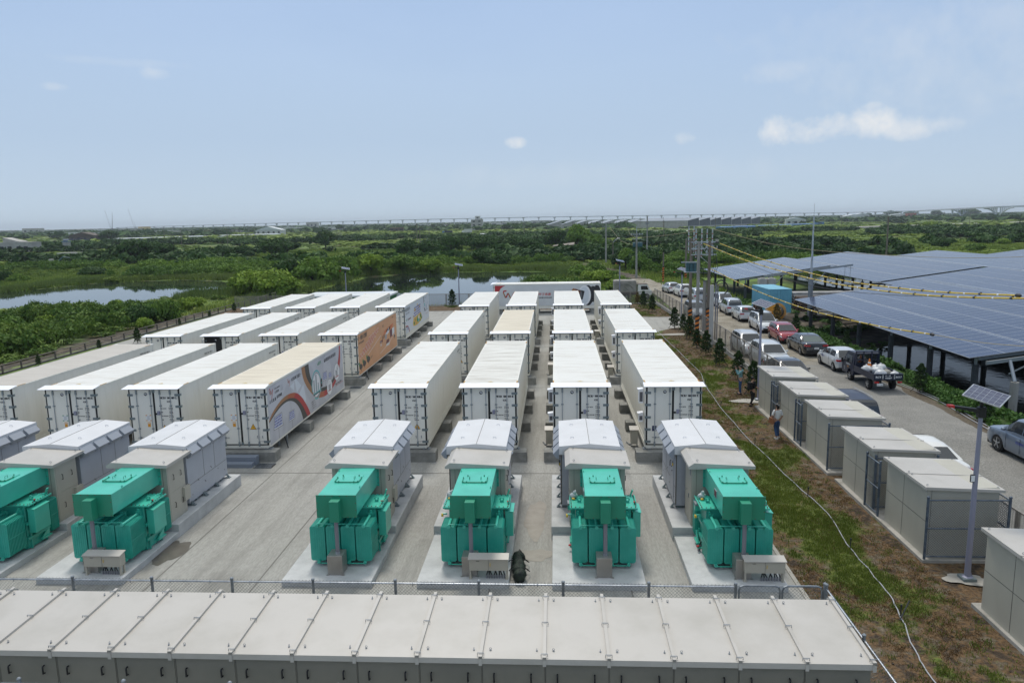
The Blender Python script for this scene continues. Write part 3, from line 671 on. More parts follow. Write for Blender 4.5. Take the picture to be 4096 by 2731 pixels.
for kx, x in ((('R', 0, 0), 1.98), (('L', 3, 0), 1.75), (('L', 2, 0), 1.6), (('R', 0, 1), 1.98), (('L', 3, 1), .62), (('R', 1, 0), 1.98)): sign_triangle(CONTS[kx], x, 1.02 if kx != ('L', 2, 0) else .98)
for kx, tp in ((('L', 3, 0), 'orange_label'), (('L', 2, 0), 'orange_label'), (('L', 1, 0), 'decal_green')): sign_notice(CONTS[kx], .88, 1.45, tp)
b = MB(); b.box(.30, -.038, .80, .50, -.0365, 1.04, 0)
for i in range(5): b.box(.32, -.0392, 1.0-i*.035, .46-(i % 2)*.03, -.0382, 1.006-i*.035, 1)
b.box(.44, -.0392, .815, .48, -.0382, .88, 2); b.build('name_plate', ['navy', 'lamp_pole', 'decal_white'], CONTS[('R', 3, 0)])
# ------------------------------------------------------------ artwork on the side walls
class Art:
    """flat vinyl graphics on a vertical wall; a = along the wall, h = height"""
    def __init__(s, fn): s.b = MB(); s.fn = fn; s.lv = 0; s.mats = []
    def mi(s, m):
        if m not in s.mats: s.mats.append(m)
        return s.mats.index(m)
    def P(s, a, h, l): return s.fn(a, h, .002+.0011*l)
    def poly(s, pts, m, l=1): s.b.add([s.P(a, h, l) for a, h in pts], [tuple(range(len(pts)))], s.mi(m))
    def strip(s, p1, p2, m, l=1):
        for i in range(len(p1)-1): s.b.add([s.P(*p1[i], l), s.P(*p1[i+1], l), s.P(*p2[i+1], l), s.P(*p2[i], l)], [(0, 1, 2, 3)], s.mi(m))
    def disc(s, c, rx, ry, m, l=1, n=32): s.poly([(c[0]+rx*math.cos(2*math.pi*i/n), c[1]+ry*math.sin(2*math.pi*i/n)) for i in range(n)], m, l)
    def arc(s, c, r0, r1, a0, a1, m, l=1, n=24, ky=1):
        A = [rad(a0+(a1-a0)*i/n) for i in range(n+1)]
        s.strip([(c[0]+r0*math.cos(a), c[1]+ky*r0*math.sin(a)) for a in A], [(c[0]+r1*math.cos(a), c[1]+ky*r1*math.sin(a)) for a in A], m, l)
    def text(s, t, size, a, h, m, l=2, sx=1, bold=.006):
        o = Vector(s.P(a, h, l)); ux = (Vector(s.P(a+1, h, l))-o).normalized(); uz = (Vector(s.P(a, h+1, l))-o).normalized()
        put_text(s.b, t, size, o, ux, uz, s.mi(m), sx=sx, bold=bold)
    def panel(s, q, nx, ny, l=2, stem=None):
        s.poly(q, 'frame_grey', l); A, B, C, Dd = [Vector(p) for p in q]    # tl, tr, br, bl
        f = lambda u, v: (A.lerp(B, u)).lerp(Dd.lerp(C, u), v)
        s.poly([tuple(f(u, v)) for u, v in ((.05, .06), (.95, .06), (.95, .94), (.05, .94))], 'decal_white', l+1)
        for i in range(nx):
            for j2 in range(ny):
                u0, u1 = .07+.86*i/nx, .07+.86*(i+.8)/nx; v0, v1 = .09+.82*j2/ny, .09+.82*(j2+.78)/ny
                s.poly([tuple(f(u, v)) for u, v in ((u0, v0), (u1, v0), (u1, v1), (u0, v1))], 'blue_cell' if (i+j2) % 3 else 'blue_cell_light', l+2)
        if stem: s.poly([(stem[0]-.02, stem[2]), (stem[0]+.02, stem[2]), (stem[0]+.02, stem[1]), (stem[0]-.02, stem[1])], 'frame_grey', l-1)
    def done(s, t): return s.b.build('artwork', s.mats, t)
def spline(pts, n=6):
    out_ = []
    for i in range(len(pts)-1):
        p0, p1, p2, p3 = [Vector(pts[max(0, min(len(pts)-1, k))]) for k in (i-1, i, i+1, i+2)]
        for q in range(n):
            t = q/n; out_.append(tuple(.5*((2*p1)+(p2-p0)*t+(2*p0-5*p1+4*p2-p3)*t*t+(3*p1-p0-3*p2+p3)*t**3)))
    out_.append(tuple(pts[-1])); return out_
def resamp(pts, n):
    P = [Vector(p) for p in pts]; d = [0]
    for i in range(1, len(P)): d.append(d[-1]+(P[i]-P[i-1]).length)
    r = []
    for k in range(n):
        t = d[-1]*k/(n-1); i = min(max(1, int(np.searchsorted(d, t))), len(P)-1); r.append(tuple(P[i-1].lerp(P[i], (t-d[i-1])/max(1e-9, d[i]-d[i-1]))))
    return r
sidef = lambda a, h, o: (W_+o, a, h)
def logo(A, a, h, k, l=3):
    """zigzag emblem: red strokes with brown folds"""
    f = lambda pts: [(a+x*k, h+y*k) for x, y in pts]
    A.poly(f([(.0, 1.0), (.42, 1.05), (.36, .88), (.14, .86), (.06, .74), (-.06, .72)]), 'red', l)
    A.poly(f([(-.06, .72), (.08, .76), (.34, .18), (.20, .10)]), 'brown', l)
    A.poly(f([(.20, .10), (.40, .14), (.66, .72), (.50, .72)]), 'red', l)
    A.poly(f([(.50, .72), (.66, .72), (.92, .14), (.80, .02)]), 'brown', l)
    A.poly(f([(1.22, .76), (1.38, .70), (.78, -.62), (.62, -.60)]), 'red', l)
A = Art(sidef)
A.poly([(.10, .10), (L_-.12, .10), (L_-.12, 2.78), (.10, 2.78)], 'wrap_grey', 0)
for tri in (((3.6, 2.6), (4.6, 1.9), (3.9, 1.7)), ((4.1, 1.5), (4.9, 1.9), (5.2, 1.0), (4.6, .7)), ((3.0, 2.2), (3.6, 2.3), (3.5, 1.9))): A.poly(tri, 'wrap_white', 1)
o1 = spline([(.12, 1.25), (.48, 1.47), (1.12, 1.69), (1.87, 1.85), (2.73, 1.88), (3.72, 1.72), (4.48, 1.34), (5.12, .8), (5.54, .35), (5.69, .11)])
i1 = spline([(.12, 1.18), (.77, 1.43), (1.62, 1.64), (2.37, 1.69), (3.13, 1.6), (3.88, 1.34), (4.62, .8), (5.24, .11)])
d1 = spline([(.12, 1.14), (.86, 1.37), (1.7, 1.54), (2.45, 1.57), (3.1, 1.45), (3.73, 1.15), (4.23, .69), (4.57, .11)])
n = 40; O, I, Dk = resamp(o1, n), resamp(i1, n), resamp(d1, n)
A.strip(O[:18], I[:18], 'brown', 2); A.strip(O[17:24], I[17:24], 'dark_orange', 2); A.strip(O[23:], I[23:], 'red', 2); A.strip(I, Dk, 'charcoal', 2)
A.strip(*[resamp(spline(p), 14) for p in ([(4.74, 2.78), (4.9, 2.25), (5.3, 1.74), (5.97, 1.2), (6.69, .78)], [(5.23, 2.78), (5.39, 2.23), (5.81, 1.75), (6.39, 1.32), (6.9, 1.05)])], 'brown', 2)
A.strip(*[resamp(spline(p), 14) for p in ([(5.23, 2.78), (5.39, 2.23), (5.81, 1.75), (6.39, 1.32)], [(5.86, 2.78), (5.97, 2.24), (6.22, 1.84), (6.6, 1.5)])], 'charcoal', 2)
lo_, li_ = resamp(spline([(6.69, .78), (7.48, .57), (8.47, .45), (9.56, .54), (10.4, .78), (11.06, 1.23), (11.52, 1.82), (11.69, 2.78)]), 34), resamp(spline([(6.9, 1.05), (7.68, .85), (8.68, .75), (9.61, .82), (10.29, 1.0), (11.01, 1.77), (11.36, 2.34), (11.44, 2.78)]), 34)
A.strip(lo_[:9], li_[:9], 'dark_orange', 2); A.strip(lo_[8:], li_[8:], 'red', 2)
A.strip(*[resamp(spline(p), 12) for p in ([(7.68, .85), (8.68, .75), (9.61, .82), (10.29, 1.0), (10.7, 1.35)], [(7.68, 1.06), (8.68, .95), (9.5, 1.02), (10.0, 1.14), (10.4, 1.45)])], 'charcoal', 2)
A.arc((6.95, 1.42), .80, .72, -120, 60, 'cyan', 3); A.arc((6.95, 1.42), .80, .72, 60, 200, 'cyan', 3)
for c, r in (((6.93, 1.40), .66), ((9.22, .77), .48), ((10.75, 1.34), .52)): A.disc(c, r*1.05, r, 'frame_grey', 4); A.disc(c, r, r*.95, 'decal_white', 5)
for x, h, wd in ((6.55, .72, .22), (6.92, .95, .24), (7.25, .45, .16)):
    A.poly([(x-wd/2, 1.02), (x+wd/2, 1.02), (x+wd/2, 1.02+h), (x-wd/2, 1.02+h)], 'decal_grey', 6)
    for q in range(5): A.poly([(x-wd*.4, 1.08+q*h*.13), (x-wd*.05, 1.08+q*h*.13), (x-wd*.05, 1.08+q*h*.13+.05), (x-wd*.4, 1.08+q*h*.13+.05)], 'cyan', 7)
A.poly([(6.35, .96), (7.5, .96), (7.5, 1.02), (6.35, 1.02)], 'cyan', 7); A.poly([(6.35, .90), (7.5, .90), (7.5, .96), (6.35, .96)], 'charcoal', 7)
A.poly([(7.62, 1.1), (7.95, 1.1), (7.9, 1.55), (7.78, 1.6), (7.66, 1.5)], 'ink', 6); A.poly([(7.76, 1.28), (7.84, 1.28), (7.84, 1.4), (7.76, 1.4)], 'cyan', 7)
A.poly([(9.02, .62), (9.42, .62), (9.42, .92), (9.02, .92)], 'decal_grey', 6); A.poly([(8.95, .56), (9.5, .56), (9.5, .61), (8.95, .61)], 'red', 7)
for x in (9.08, 9.32): A.poly([(x, .92), (x+.04, .92), (x+.04, 1.12), (x, 1.12)], 'frame_grey', 6)
for q in range(5): A.poly([(10.5+q*.08, 1.12), (10.54+q*.08, 1.12), (10.54+q*.08, 1.5-q*.03), (10.5+q*.08, 1.5-q*.03)], 'ink_grey', 6); A.arc((10.8+.03*q, 1.4+q*.06), .10, .085, 0, 320, 'ink_grey', 7, 10)
A.poly([(10.4, 1.05), (11.05, 1.05), (11.05, 1.10), (10.4, 1.10)], 'red', 7)
A.panel([(.73, 1.25), (1.73, 1.26), (1.82, .59), (.57, .65)], 7, 4, 3, (1.2, .63, .11)); A.panel([(2.65, 1.0), (3.38, .98), (3.45, .5), (2.53, .52)], 6, 4, 3, (3.0, .51, .11))
A.panel([(8.15, 1.83), (8.86, 1.81), (8.91, 1.31), (8.06, 1.35)], 6, 4, 3, (8.48, 1.33, .9)); A.panel([(9.18, 1.62), (9.73, 1.57), (9.78, 1.25), (9.11, 1.25)], 5, 4, 3, (9.45, 1.25, 1.0))
logo(A, .36, 2.34, .33); logo(A, 2.72, 2.38, .24)
A.text('TAYA GROUP', .11, .98, 2.50, 'charcoal'); A.text('大亞集團', .13, 1.0, 2.32, 'charcoal'); A.text('安心\n品質', .16, 1.75, 2.44, 'decal_grey', bold=0)
A.text('志 光 能 源', .17, .30, 2.0, 'ink', bold=.008); A.text('投資興建', .17, 1.22, 2.04, 'ink', bold=.008); A.text('大亞集團 光儲合一', .19, 3.16, 2.42, 'ink', bold=.008)
A.text('uSESYS', .24, 7.30, 2.40, 'decal_green', sx=.9, bold=.008); A.text('協同能源科技 統包建置', .22, 8.45, 2.36, 'ink', bold=.008); A.text('∞ 能源', .2, 8.05, 2.6, 'decal_grey', bold=0)
A.text('Energy Storage System', .17, 10.35, .62, 'charcoal', sx=.8); A.poly([(10.35, .55), (11.9, .55), (11.9, .575), (10.35, .575)], 'red', 3)
for q in range(4): A.text('▪ 儲能系統  5MW', .09, 5.9+q*.05, .62-q*.12, 'charcoal', bold=0)
A.done(CONTS[('L', 3, 0)])
A = Art(sidef)
A.poly([(.10, .08), (L_-.10, .08), (L_-.10, 2.78), (.10, 2.78)], 'wrap_orange', 0)
A.text('早一步做好 自然做好', .36, .18, 2.36, 'charcoal', sx=.72, bold=.01); A.text('OUTDOORS NORTH', .20, .22, 2.10, 'charcoal', sx=.8)
for rr in range(4):
    for cc in range(6):
        a0 = .35+rr*.85+cc*.52; h0 = 1.15+rr*.26+(cc*.05)
        if a0+.4 > 6.6: continue
        A.poly([(a0+.14, h0+.26), (a0+.50, h0+.26), (a0+.36, h0), (a0, h0)], 'decal_white', 1)
        for q in range(3): A.poly([(a0+.16+q*.11, h0+.24), (a0+.25+q*.11, h0+.24), (a0+.125+q*.11, h0+.02), (a0+.035+q*.11, h0+.02)], 'orange_panel', 2)
        A.poly([(a0+.16, h0-.07), (a0+.19, h0-.07), (a0+.19, h0), (a0+.16, h0)], 'decal_white', 1)
A.poly([(7.0, 1.62), (8.6, 1.72), (9.3, 2.0), (8.0, 1.95)], 'orange_panel', 2); A.poly([(7.9, 1.42), (9.2, 1.6), (9.9, 2.02), (8.6, 1.9)], 'decal_white', 2); A.poly([(9.0, 1.75), (10.6, 1.8), (10.9, 2.1), (9.6, 2.05)], 'orange_panel', 2)
A.poly([(6.9, 1.35), (7.9, 1.42), (7.9, 1.68), (6.9, 1.6)], 'brown', 2); A.poly([(7.9, 1.2), (8.5, 1.25), (8.5, 1.62), (7.9, 1.55)], 'decal_grey', 3); A.poly([(9.6, 1.1), (10.4, 1.15), (10.4, 1.75), (9.6, 1.7)], 'maroon', 2); A.poly([(10.4, 1.15), (11.2, 1.3), (11.2, 1.75), (10.4, 1.75)], 'decal_white', 2)
A.poly([(8.1, .85), (9.1, .85), (9.3, 1.1), (8.4, 1.12)], 'maroon', 2); A.poly([(8.0, .68), (9.2, .62), (9.6, .85), (8.3, .82)], 'decal_white', 1)
A.poly([(6.2, 1.18), (7.1, 1.2), (7.1, 1.38), (6.2, 1.36)], 'maroon', 2); A.text('NORTH', .12, 6.3, 1.22, 'decal_white', 3); A.text('儲能', .18, 6.35, .98, 'decal_white', 3)
for p1, p2 in (((2.6, 1.0), (6.6, 1.75)), ((6.2, .45), (9.0, .75)), ((9.0, .75), (11.3, 1.15))): A.poly([p1, p2, (p2[0], p2[1]+.03), (p1[0], p1[1]+.03)], 'decal_white', 1)
for x, z, k in ((.6, .55, .42), (1.55, .60, .45), (2.65, .68, .5), (11.2, 1.0, .25)):
    A.disc((x, z), k, k*.40, 'charcoal', 2, 9); A.disc((x-.2*k, z+.25*k), k*.6, k*.3, 'charcoal', 3, 8); A.poly([(x-.04, z-.42*k-.12), (x+.05, z-.42*k-.12), (x+.1, z), (x-.08, z)], 'charcoal', 3)
    if k > .3: A.disc((x-k*.8, z+.22), k*.32, k*.36, 'green_leaf', 1, 9)
A.text('大亞集團', .12, 10.4, 2.55, 'charcoal'); logo(A, 11.2, 2.5, .14); A.text('儲能貨櫃\n統包工程', .10, 7.2, 2.35, 'charcoal', bold=0); A.text('太陽能光電\n整合系統', .10, 3.3, .72, 'charcoal', bold=0)
A.done(CONTS[('L', 3, 1)])
A = Art(sidef)
A.poly([(.10, .42), (L_-.10, .42), (L_-.10, 2.78), (.10, 2.78)], 'wrap_white', 0)
A.text('種永續 植綠分布之', .34, .2, 2.36, 'charcoal', sx=.8, bold=.008); A.text('讓自然能源串聯  永續發展起來', .17, .25, 2.08, 'decal_grey', sx=.8)
A.text('uSESYS', .22, .35, 1.52, 'decal_green'); A.text('協同能源科技 統包建置', .16, 1.3, 1.50, 'maroon', sx=.8)
A.poly([(3.9, 1.45), (7.5, 1.5), (8.2, .95), (7.6, .68), (5.6, .52), (3.7, .62), (3.5, .9)], 'decal_yellow', 1)
A.poly([(4.3, 2.32), (7.6, 2.34), (7.4, 1.46), (3.75, 1.36)], 'decal_white', 2)
for i in range(5):
    for q in range(4):
        t0, t1 = i/5, (i+.86)/5; v0, v1 = q/4, (q+.84)/4; f = lambda u, v: ((4.3+u*3.3)*(1-v)+(3.75+u*3.65)*v, (2.32+.02*u)*(1-v)+(1.36+.1*u)*v)
        A.poly([f(t0+.02, v0+.03), f(t1, v0+.03), f(t1, v1), f(t0+.02, v1)], 'blue_cell', 3)
for x, z, r, m_ in ((4.6, 2.05, .22, 'decal_yellow'), (5.9, 2.4, .14, 'decal_yellow'), (5.6, 1.0, .22, 'green_leaf'), (6.3, .9, .25, 'cyan'), (7.4, 1.15, .26, 'green_leaf'), (4.1, .85, .2, 'green_leaf'), (4.6, 1.1, .16, 'dark_orange'), (5.0, .75, .16, 'orange_panel'), (7.0, .8, .2, 'green_leaf'), (7.9, .9, .18, 'green_leaf'), (6.9, 2.1, .15, 'decal_yellow'), (3.8, 1.5, .14, 'decal_yellow')): A.disc((x, z), r*1.3, r*.75, m_, 5, 12)
A.poly([(5.7, .7), (6.0, .7), (6.0, 1.3), (5.7, 1.3)], 'decal_green', 6); A.poly([(6.2, 1.0), (6.7, 1.0), (6.7, 1.3), (6.2, 1.3)], 'decal_white', 6)
A.arc((.45, .42), 1.35, 1.2, 0, 105, 'red', 2, 18, .52); A.arc((.45, .42), 1.2, 1.1, 0, 105, 'charcoal', 2, 18, .52)
A.panel([(.55, 1.0), (.95, 1.0), (.98, .72), (.5, .72)], 4, 4, 3); A.panel([(1.1, .9), (1.4, .9), (1.42, .66), (1.07, .66)], 4, 4, 3)
A.strip(*[resamp(spline(p), 12) for p in ([(9.3, 2.78), (9.3, 2.3), (9.45, 1.6), (9.9, 1.2)], [(9.55, 2.78), (9.55, 2.3), (9.7, 1.7), (10.1, 1.35)])], 'charcoal', 2); A.disc((9.75, 1.95), .38, .36, 'frame_grey', 3); A.disc((9.75, 1.95), .35, .33, 'decal_white', 4); A.poly([(9.6, 1.75), (9.95, 1.75), (9.95, 2.1), (9.6, 2.1)], 'cyan', 5)
A.panel([(10.5, 1.85), (10.85, 1.85), (10.85, 1.45), (10.5, 1.45)], 3, 4, 3); A.panel([(11.2, 2.1), (11.45, 2.1), (11.45, 1.8), (11.2, 1.8)], 3, 4, 3)
for x in (10.2, 10.6, 11.2): A.poly([(x, 1.0), (x+.22, 1.0), (x+.18, 1.3), (x+.02, 1.3)], 'decal_white', 5); A.poly([(x, .95), (x+.25, .95), (x+.2, 1.1), (x+.05, 1.1)], 'dark_orange', 4); A.disc((x+.1, 1.35), .08, .08, 'ink_grey', 6, 10)
A.text('大亞集團', .12, 10.0, 2.55, 'charcoal'); logo(A, 11.0, 2.5, .14)
A.done(CONTS[('L', 3, 2)])
# ------------------------------------------------------------ container lying crosswise at the back
p, _ = get_proto('cont_roof', False)
cx = dup(p, (-7.1, 84.5+W_, BZ), 'white container parked crosswise at the back with cable artwork and red corner', rz=rad(-90), skip=('identification_number', 'warning_sign', 'notice_sheet', 'orange_label', 'name_plate', 'artwork'))
cx['group'] = GRP
k88 = 84.5/88.6
def crossf(a, h, o): return (W_+o, a, h)
def cc_(x, z): return (x*k88*1.0+7.1, 10.55-(10.55-z-0)*k88-BZ)
A = Art(crossf); 
A.poly([(.12, .38), (L_-.14, .38), (L_-.14, 2.74), (.12, 2.74)], 'wrap_steel', 0)
A.poly([(.14, 2.72), (1.35, 2.72), (1.05, 2.58), (.78, 2.35), (.62, 2.0), (.55, 1.6), (.50, 1.2), (.14, 1.2)], 'red', 1)
logo(A, 1.10, 1.20, .95, 2)
A.text('一甲子串連', .36, 4.75, 1.55, 'red', bold=.014); A.text('能源串聯的領導品牌', .20, 4.85, 1.22, 'charcoal')
# cable end: copper strands, black layer, white sheath, outer armour, drawn in slanted perspective
def rod(cx0, cz0, cx1, cz1, r0, r1, m, l):
    dx, dz = cx1-cx0, cz1-cz0; L0 = math.hypot(dx, dz); nx_, nz_ = -dz/L0, dx/L0
    A.poly([(cx0+nx_*r0, cz0+nz_*r0), (cx1+nx_*r1, cz1+nz_*r1), (cx1-nx_*r1, cz1-nz_*r1), (cx0-nx_*r0, cz0-nz_*r0)], m, l)
for i, x in enumerate((11.75, 11.3, 10.9)): A.disc((x, 1.75-.1*i), .42, .95, 'ink', 1+i, 28); A.arc((x-.05, 1.75-.1*i), .93, .90, 70, 290, 'decal_white', 2+i, 16, 1.0)
A.disc((10.75, 1.5), .62, 1.15, 'ink', 5, 30); A.disc((10.35, 1.52), .72, 1.12, 'decal_white', 6, 34); A.disc((10.32, 1.52), .55, .95, 'wrap_white', 7, 30)
rod(10.25, 1.50, 9.75, 1.62, .50, .52, 'ink', 8); A.disc((9.78, 1.6), .30, .55, 'ink_grey', 9, 24)
rod(9.80, 1.62, 9.15, 1.85, .42, .46, 'copper', 10)
for q in range(8): rod(9.80, 1.62+.05*(q-3.5)*2, 9.15, 1.85+.056*(q-3.5)*2, .008, .008, 'maroon', 11)
A.disc((9.12, 1.86), .26, .46, 'brown', 12, 22)
A.done(cx)
# ------------------------------------------------------------ plinths, feet, cables under the containers
def plinth_proto(front=True):
    b = MB(); b.cbox(-.42, 0, 0, W_+.40, .68, .46, .018); return b
pb = plinth_proto().build('concrete_plinth', 'concrete_block'); tag(pb, 'concrete plinth under a container front corner', 'plinth', 'concrete plinths carrying the containers')
WHO = {('R', 0, 0): 'leftmost front container of the right block', ('R', 1, 0): 'front container with streaked roof', ('R', 2, 0): 'third front container of the right block', ('R', 3, 0): 'rightmost front container', ('R', 0, 1): 'leftmost middle container of the right block', ('R', 1, 1): 'tan roofed container of the right block', ('R', 2, 1): 'third middle container of the right block', ('R', 3, 1): 'rightmost middle container', ('R', 0, 2): 'leftmost rear container of the right block', ('R', 1, 2): 'rear container behind the tan roofed one', ('R', 2, 2): 'third rear container of the right block', ('R', 3, 2): 'rightmost rear container', ('L', 0, 0): 'grey brown roofed container at the left edge', ('L', 1, 0): 'container with the green taped notice', ('L', 2, 0): 'container with the orange taped notice', ('L', 3, 0): 'container with grey city artwork', ('L', 0, 1): 'outermost middle container of the left block', ('L', 1, 1): 'container with an open door', ('L', 2, 1): 'container right of the open doored one', ('L', 3, 1): 'container with orange artwork', ('L', 0, 2): 'outermost rear container of the left block', ('L', 1, 2): 'second rear container of the left block', ('L', 2, 2): 'third rear container of the left block', ('L', 3, 2): 'container with farm artwork'}
first = True; ORD = ['first', 'second', 'third', 'fourth']
for (sd_, c, r), o in CONTS.items():
    for q, dy in enumerate((-.45, 4.35, 7.95, 11.35)):
        lab = f'{ORD[q]} plinth from the door end under the {WHO[(sd_, c, r)]}'
        x, y = COLX[sd_][c], ROWY[r]+dy
        if first: pb.location = (x, y, 0); pb['label'] = lab; first = False; continue
        d = pb.copy(); COL.objects.link(d); d.location = (x, y, 0); d['label'] = lab
    b = MB()
    for x in (.09, W_-.09):
        b.cbox(x-.17, .02, .44-BZ+.02, x+.17, .30, -.012, .01, 0); b.tube([(x-.11, -.06, -.03), (x-.06, .1, .12)], .016, 6); b.tube([(x+.12, -.02, -.03), (x+.04, .1, .1)], .014, 6)
        for q in (-.13, -.05, .05, .13): b.lathe((x+q, -.08, -.04), [(.018, 0), (.018, .04)], 6)
    b.build('twist_lock_foot', 'galv', o)
for i, x in enumerate((-5.9, 3.6, -13.6)):
    b = MB()
    for y in (85.2, 86.2): b.cbox(x, y-.2, 0, x+.5, y+.3, .46, .02)
for i, x in enumerate((-6.8, -2.6, .2, 3.9)):
    b = MB(); b.cbox(0, 0, 0, .7, W_+.7, .46, .018); o = b.build('concrete_plinth', 'concrete_block'); o.location = (x, 84.15, 0); tag(o, f'{ORD[i]} concrete plinth from the left under the crosswise container', 'plinth', 'concrete plinths carrying the containers')
for i, (x, y, h) in enumerate(((-15.0, 33.2, .9), (-13.45, 34.0, .5), (-13.4, 49.4, .5), (-13.4, 65.0, .5))):
    b = MB(); b.tube([(x, y, 0), (x, y, .5)], .06, 8); b.tube([(x+.3, y+.3, 0), (x+.3, y+.3, .5)], .05, 8)
    b.tube([(x+.6, y-.4, .02), (x+.45, y-.2, .25), (x+.3, y, .46)], .025, 6, 1)
    tag(b.build('cable_riser', ['galv', 'black']), ['pair of cable risers beneath the artwork container, hidden end', 'grey cable risers beneath the grey artwork container', 'grey cable risers beneath the orange artwork container', 'grey cable risers beneath the farm artwork container'][i], 'cable riser')
# steps and drain gratings
def steps(x0, x1, y, lab):
    b = MB(); b.cbox(x0, y, 0, x1, y+.36, .19, .012); b.cbox(x0+.04, y+.36, 0, x1+.06, y+.76, .38, .012); tag(b.build('concrete_steps', 'step_grey'), lab, 'steps')
steps(-14.9, -13.45, 30.68, 'grey two tier steps before the artwork container doors'); steps(4.55, 5.9, 30.72, 'grey steps between the rightmost front container and inverter')
def grate(x0, x1, y0, y1, lab):
    b = MB(); b.box(x0, y0, .004, x1, y1, .008, 1); n_ = int((x1-x0)/.07)
    for i in range(n_): b.box(x0+i*.07, y0, .008, x0+i*.07+.025, y1, .03, 0)
    b.box(x0, y0, .008, x1, y0+.03, .035, 0); b.box(x0, y1-.03, .008, x1, y1, .035, 0); tag(b.build('drain_grate', ['galv', 'black']), lab, 'drain grate')
grate(-13.35, -12.55, 30.65, 31.25, 'steel drain grate beside the grey steps'); grate(-13.4, -12.7, 46.3, 46.8, 'steel drain grate behind the grey artwork container'); grate(-13.4, -12.8, 61.7, 62.1, 'steel drain grate behind the orange artwork container')
# pedestal cabinets between the container rows
def pedestal(x, y, lab):
    t = thing('pedestal_cabinet', lab, 'cabinet', (x, y, 0), group='small beige cabinets beside the containers')
    b = MB(); b.cbox(-.16, -.13, .12, .16, .13, .84, .006); b.build('cabinet_body', 'beige_wall', t)
    b = MB(); b.hexa([(-.22, -.2, .80), (.22, -.2, .80), (.22, .18, .90), (-.22, .18, .90), (-.22, -.2, .82), (.22, -.2, .82), (.22, .18, .92), (-.22, .18, .92)]); b.build('cabinet_roof', 'beige_roof', t)
    b = MB()
    for px in (-.14, .14): b.box(px-.015, -.1, 0, px+.015, .1, .13)
    b.tube([(.0, 0, .13), (-.2, .1, .03), (-.3, .5, .03)], .03, 6, 0); b.build('cabinet_leg', 'galv', t)
for x, y, l in ((-.37, 33.95, 'small beige pedestal cabinet left of the third front container'), (3.60, 33.95, 'small beige pedestal cabinet left of the rightmost front container'), (-.37, 49.9, 'small beige pedestal cabinet in the aisle left of the third middle container'), (3.60, 48.9, 'small beige pedestal cabinet in the aisle left of the rightmost middle container'), (3.60, 65.0, 'small beige pedestal cabinet left of the last right container')): pedestal(x, y, l)
# green building with a white flat roof behind the left block
t = thing('site_building', 'low green walled building with a white flat roof behind the last left container row', 'building', (-27.6, 79.4, 0))
b = MB(); b.box(.1, .1, 0, 9.4, 4.5, 2.62); 
for i in range(38): b.box(.15+i*.245, .07, .1, .25+i*.245, .1, 2.5)
for i in range(17): b.box(9.4, .2+i*.25, .1, 9.43, .32+i*.25, 2.5)
b.build('wall', 'green_wall', t); b = MB(); b.cbox(-.05, -.05, 2.62, 9.55, 4.65, 2.80, .02); b.build('roof', 'roof_white', t)
b = MB(); b.box(4, .04, 0, 5, .08, 2.1); b.build('door', 'cont_door', t)
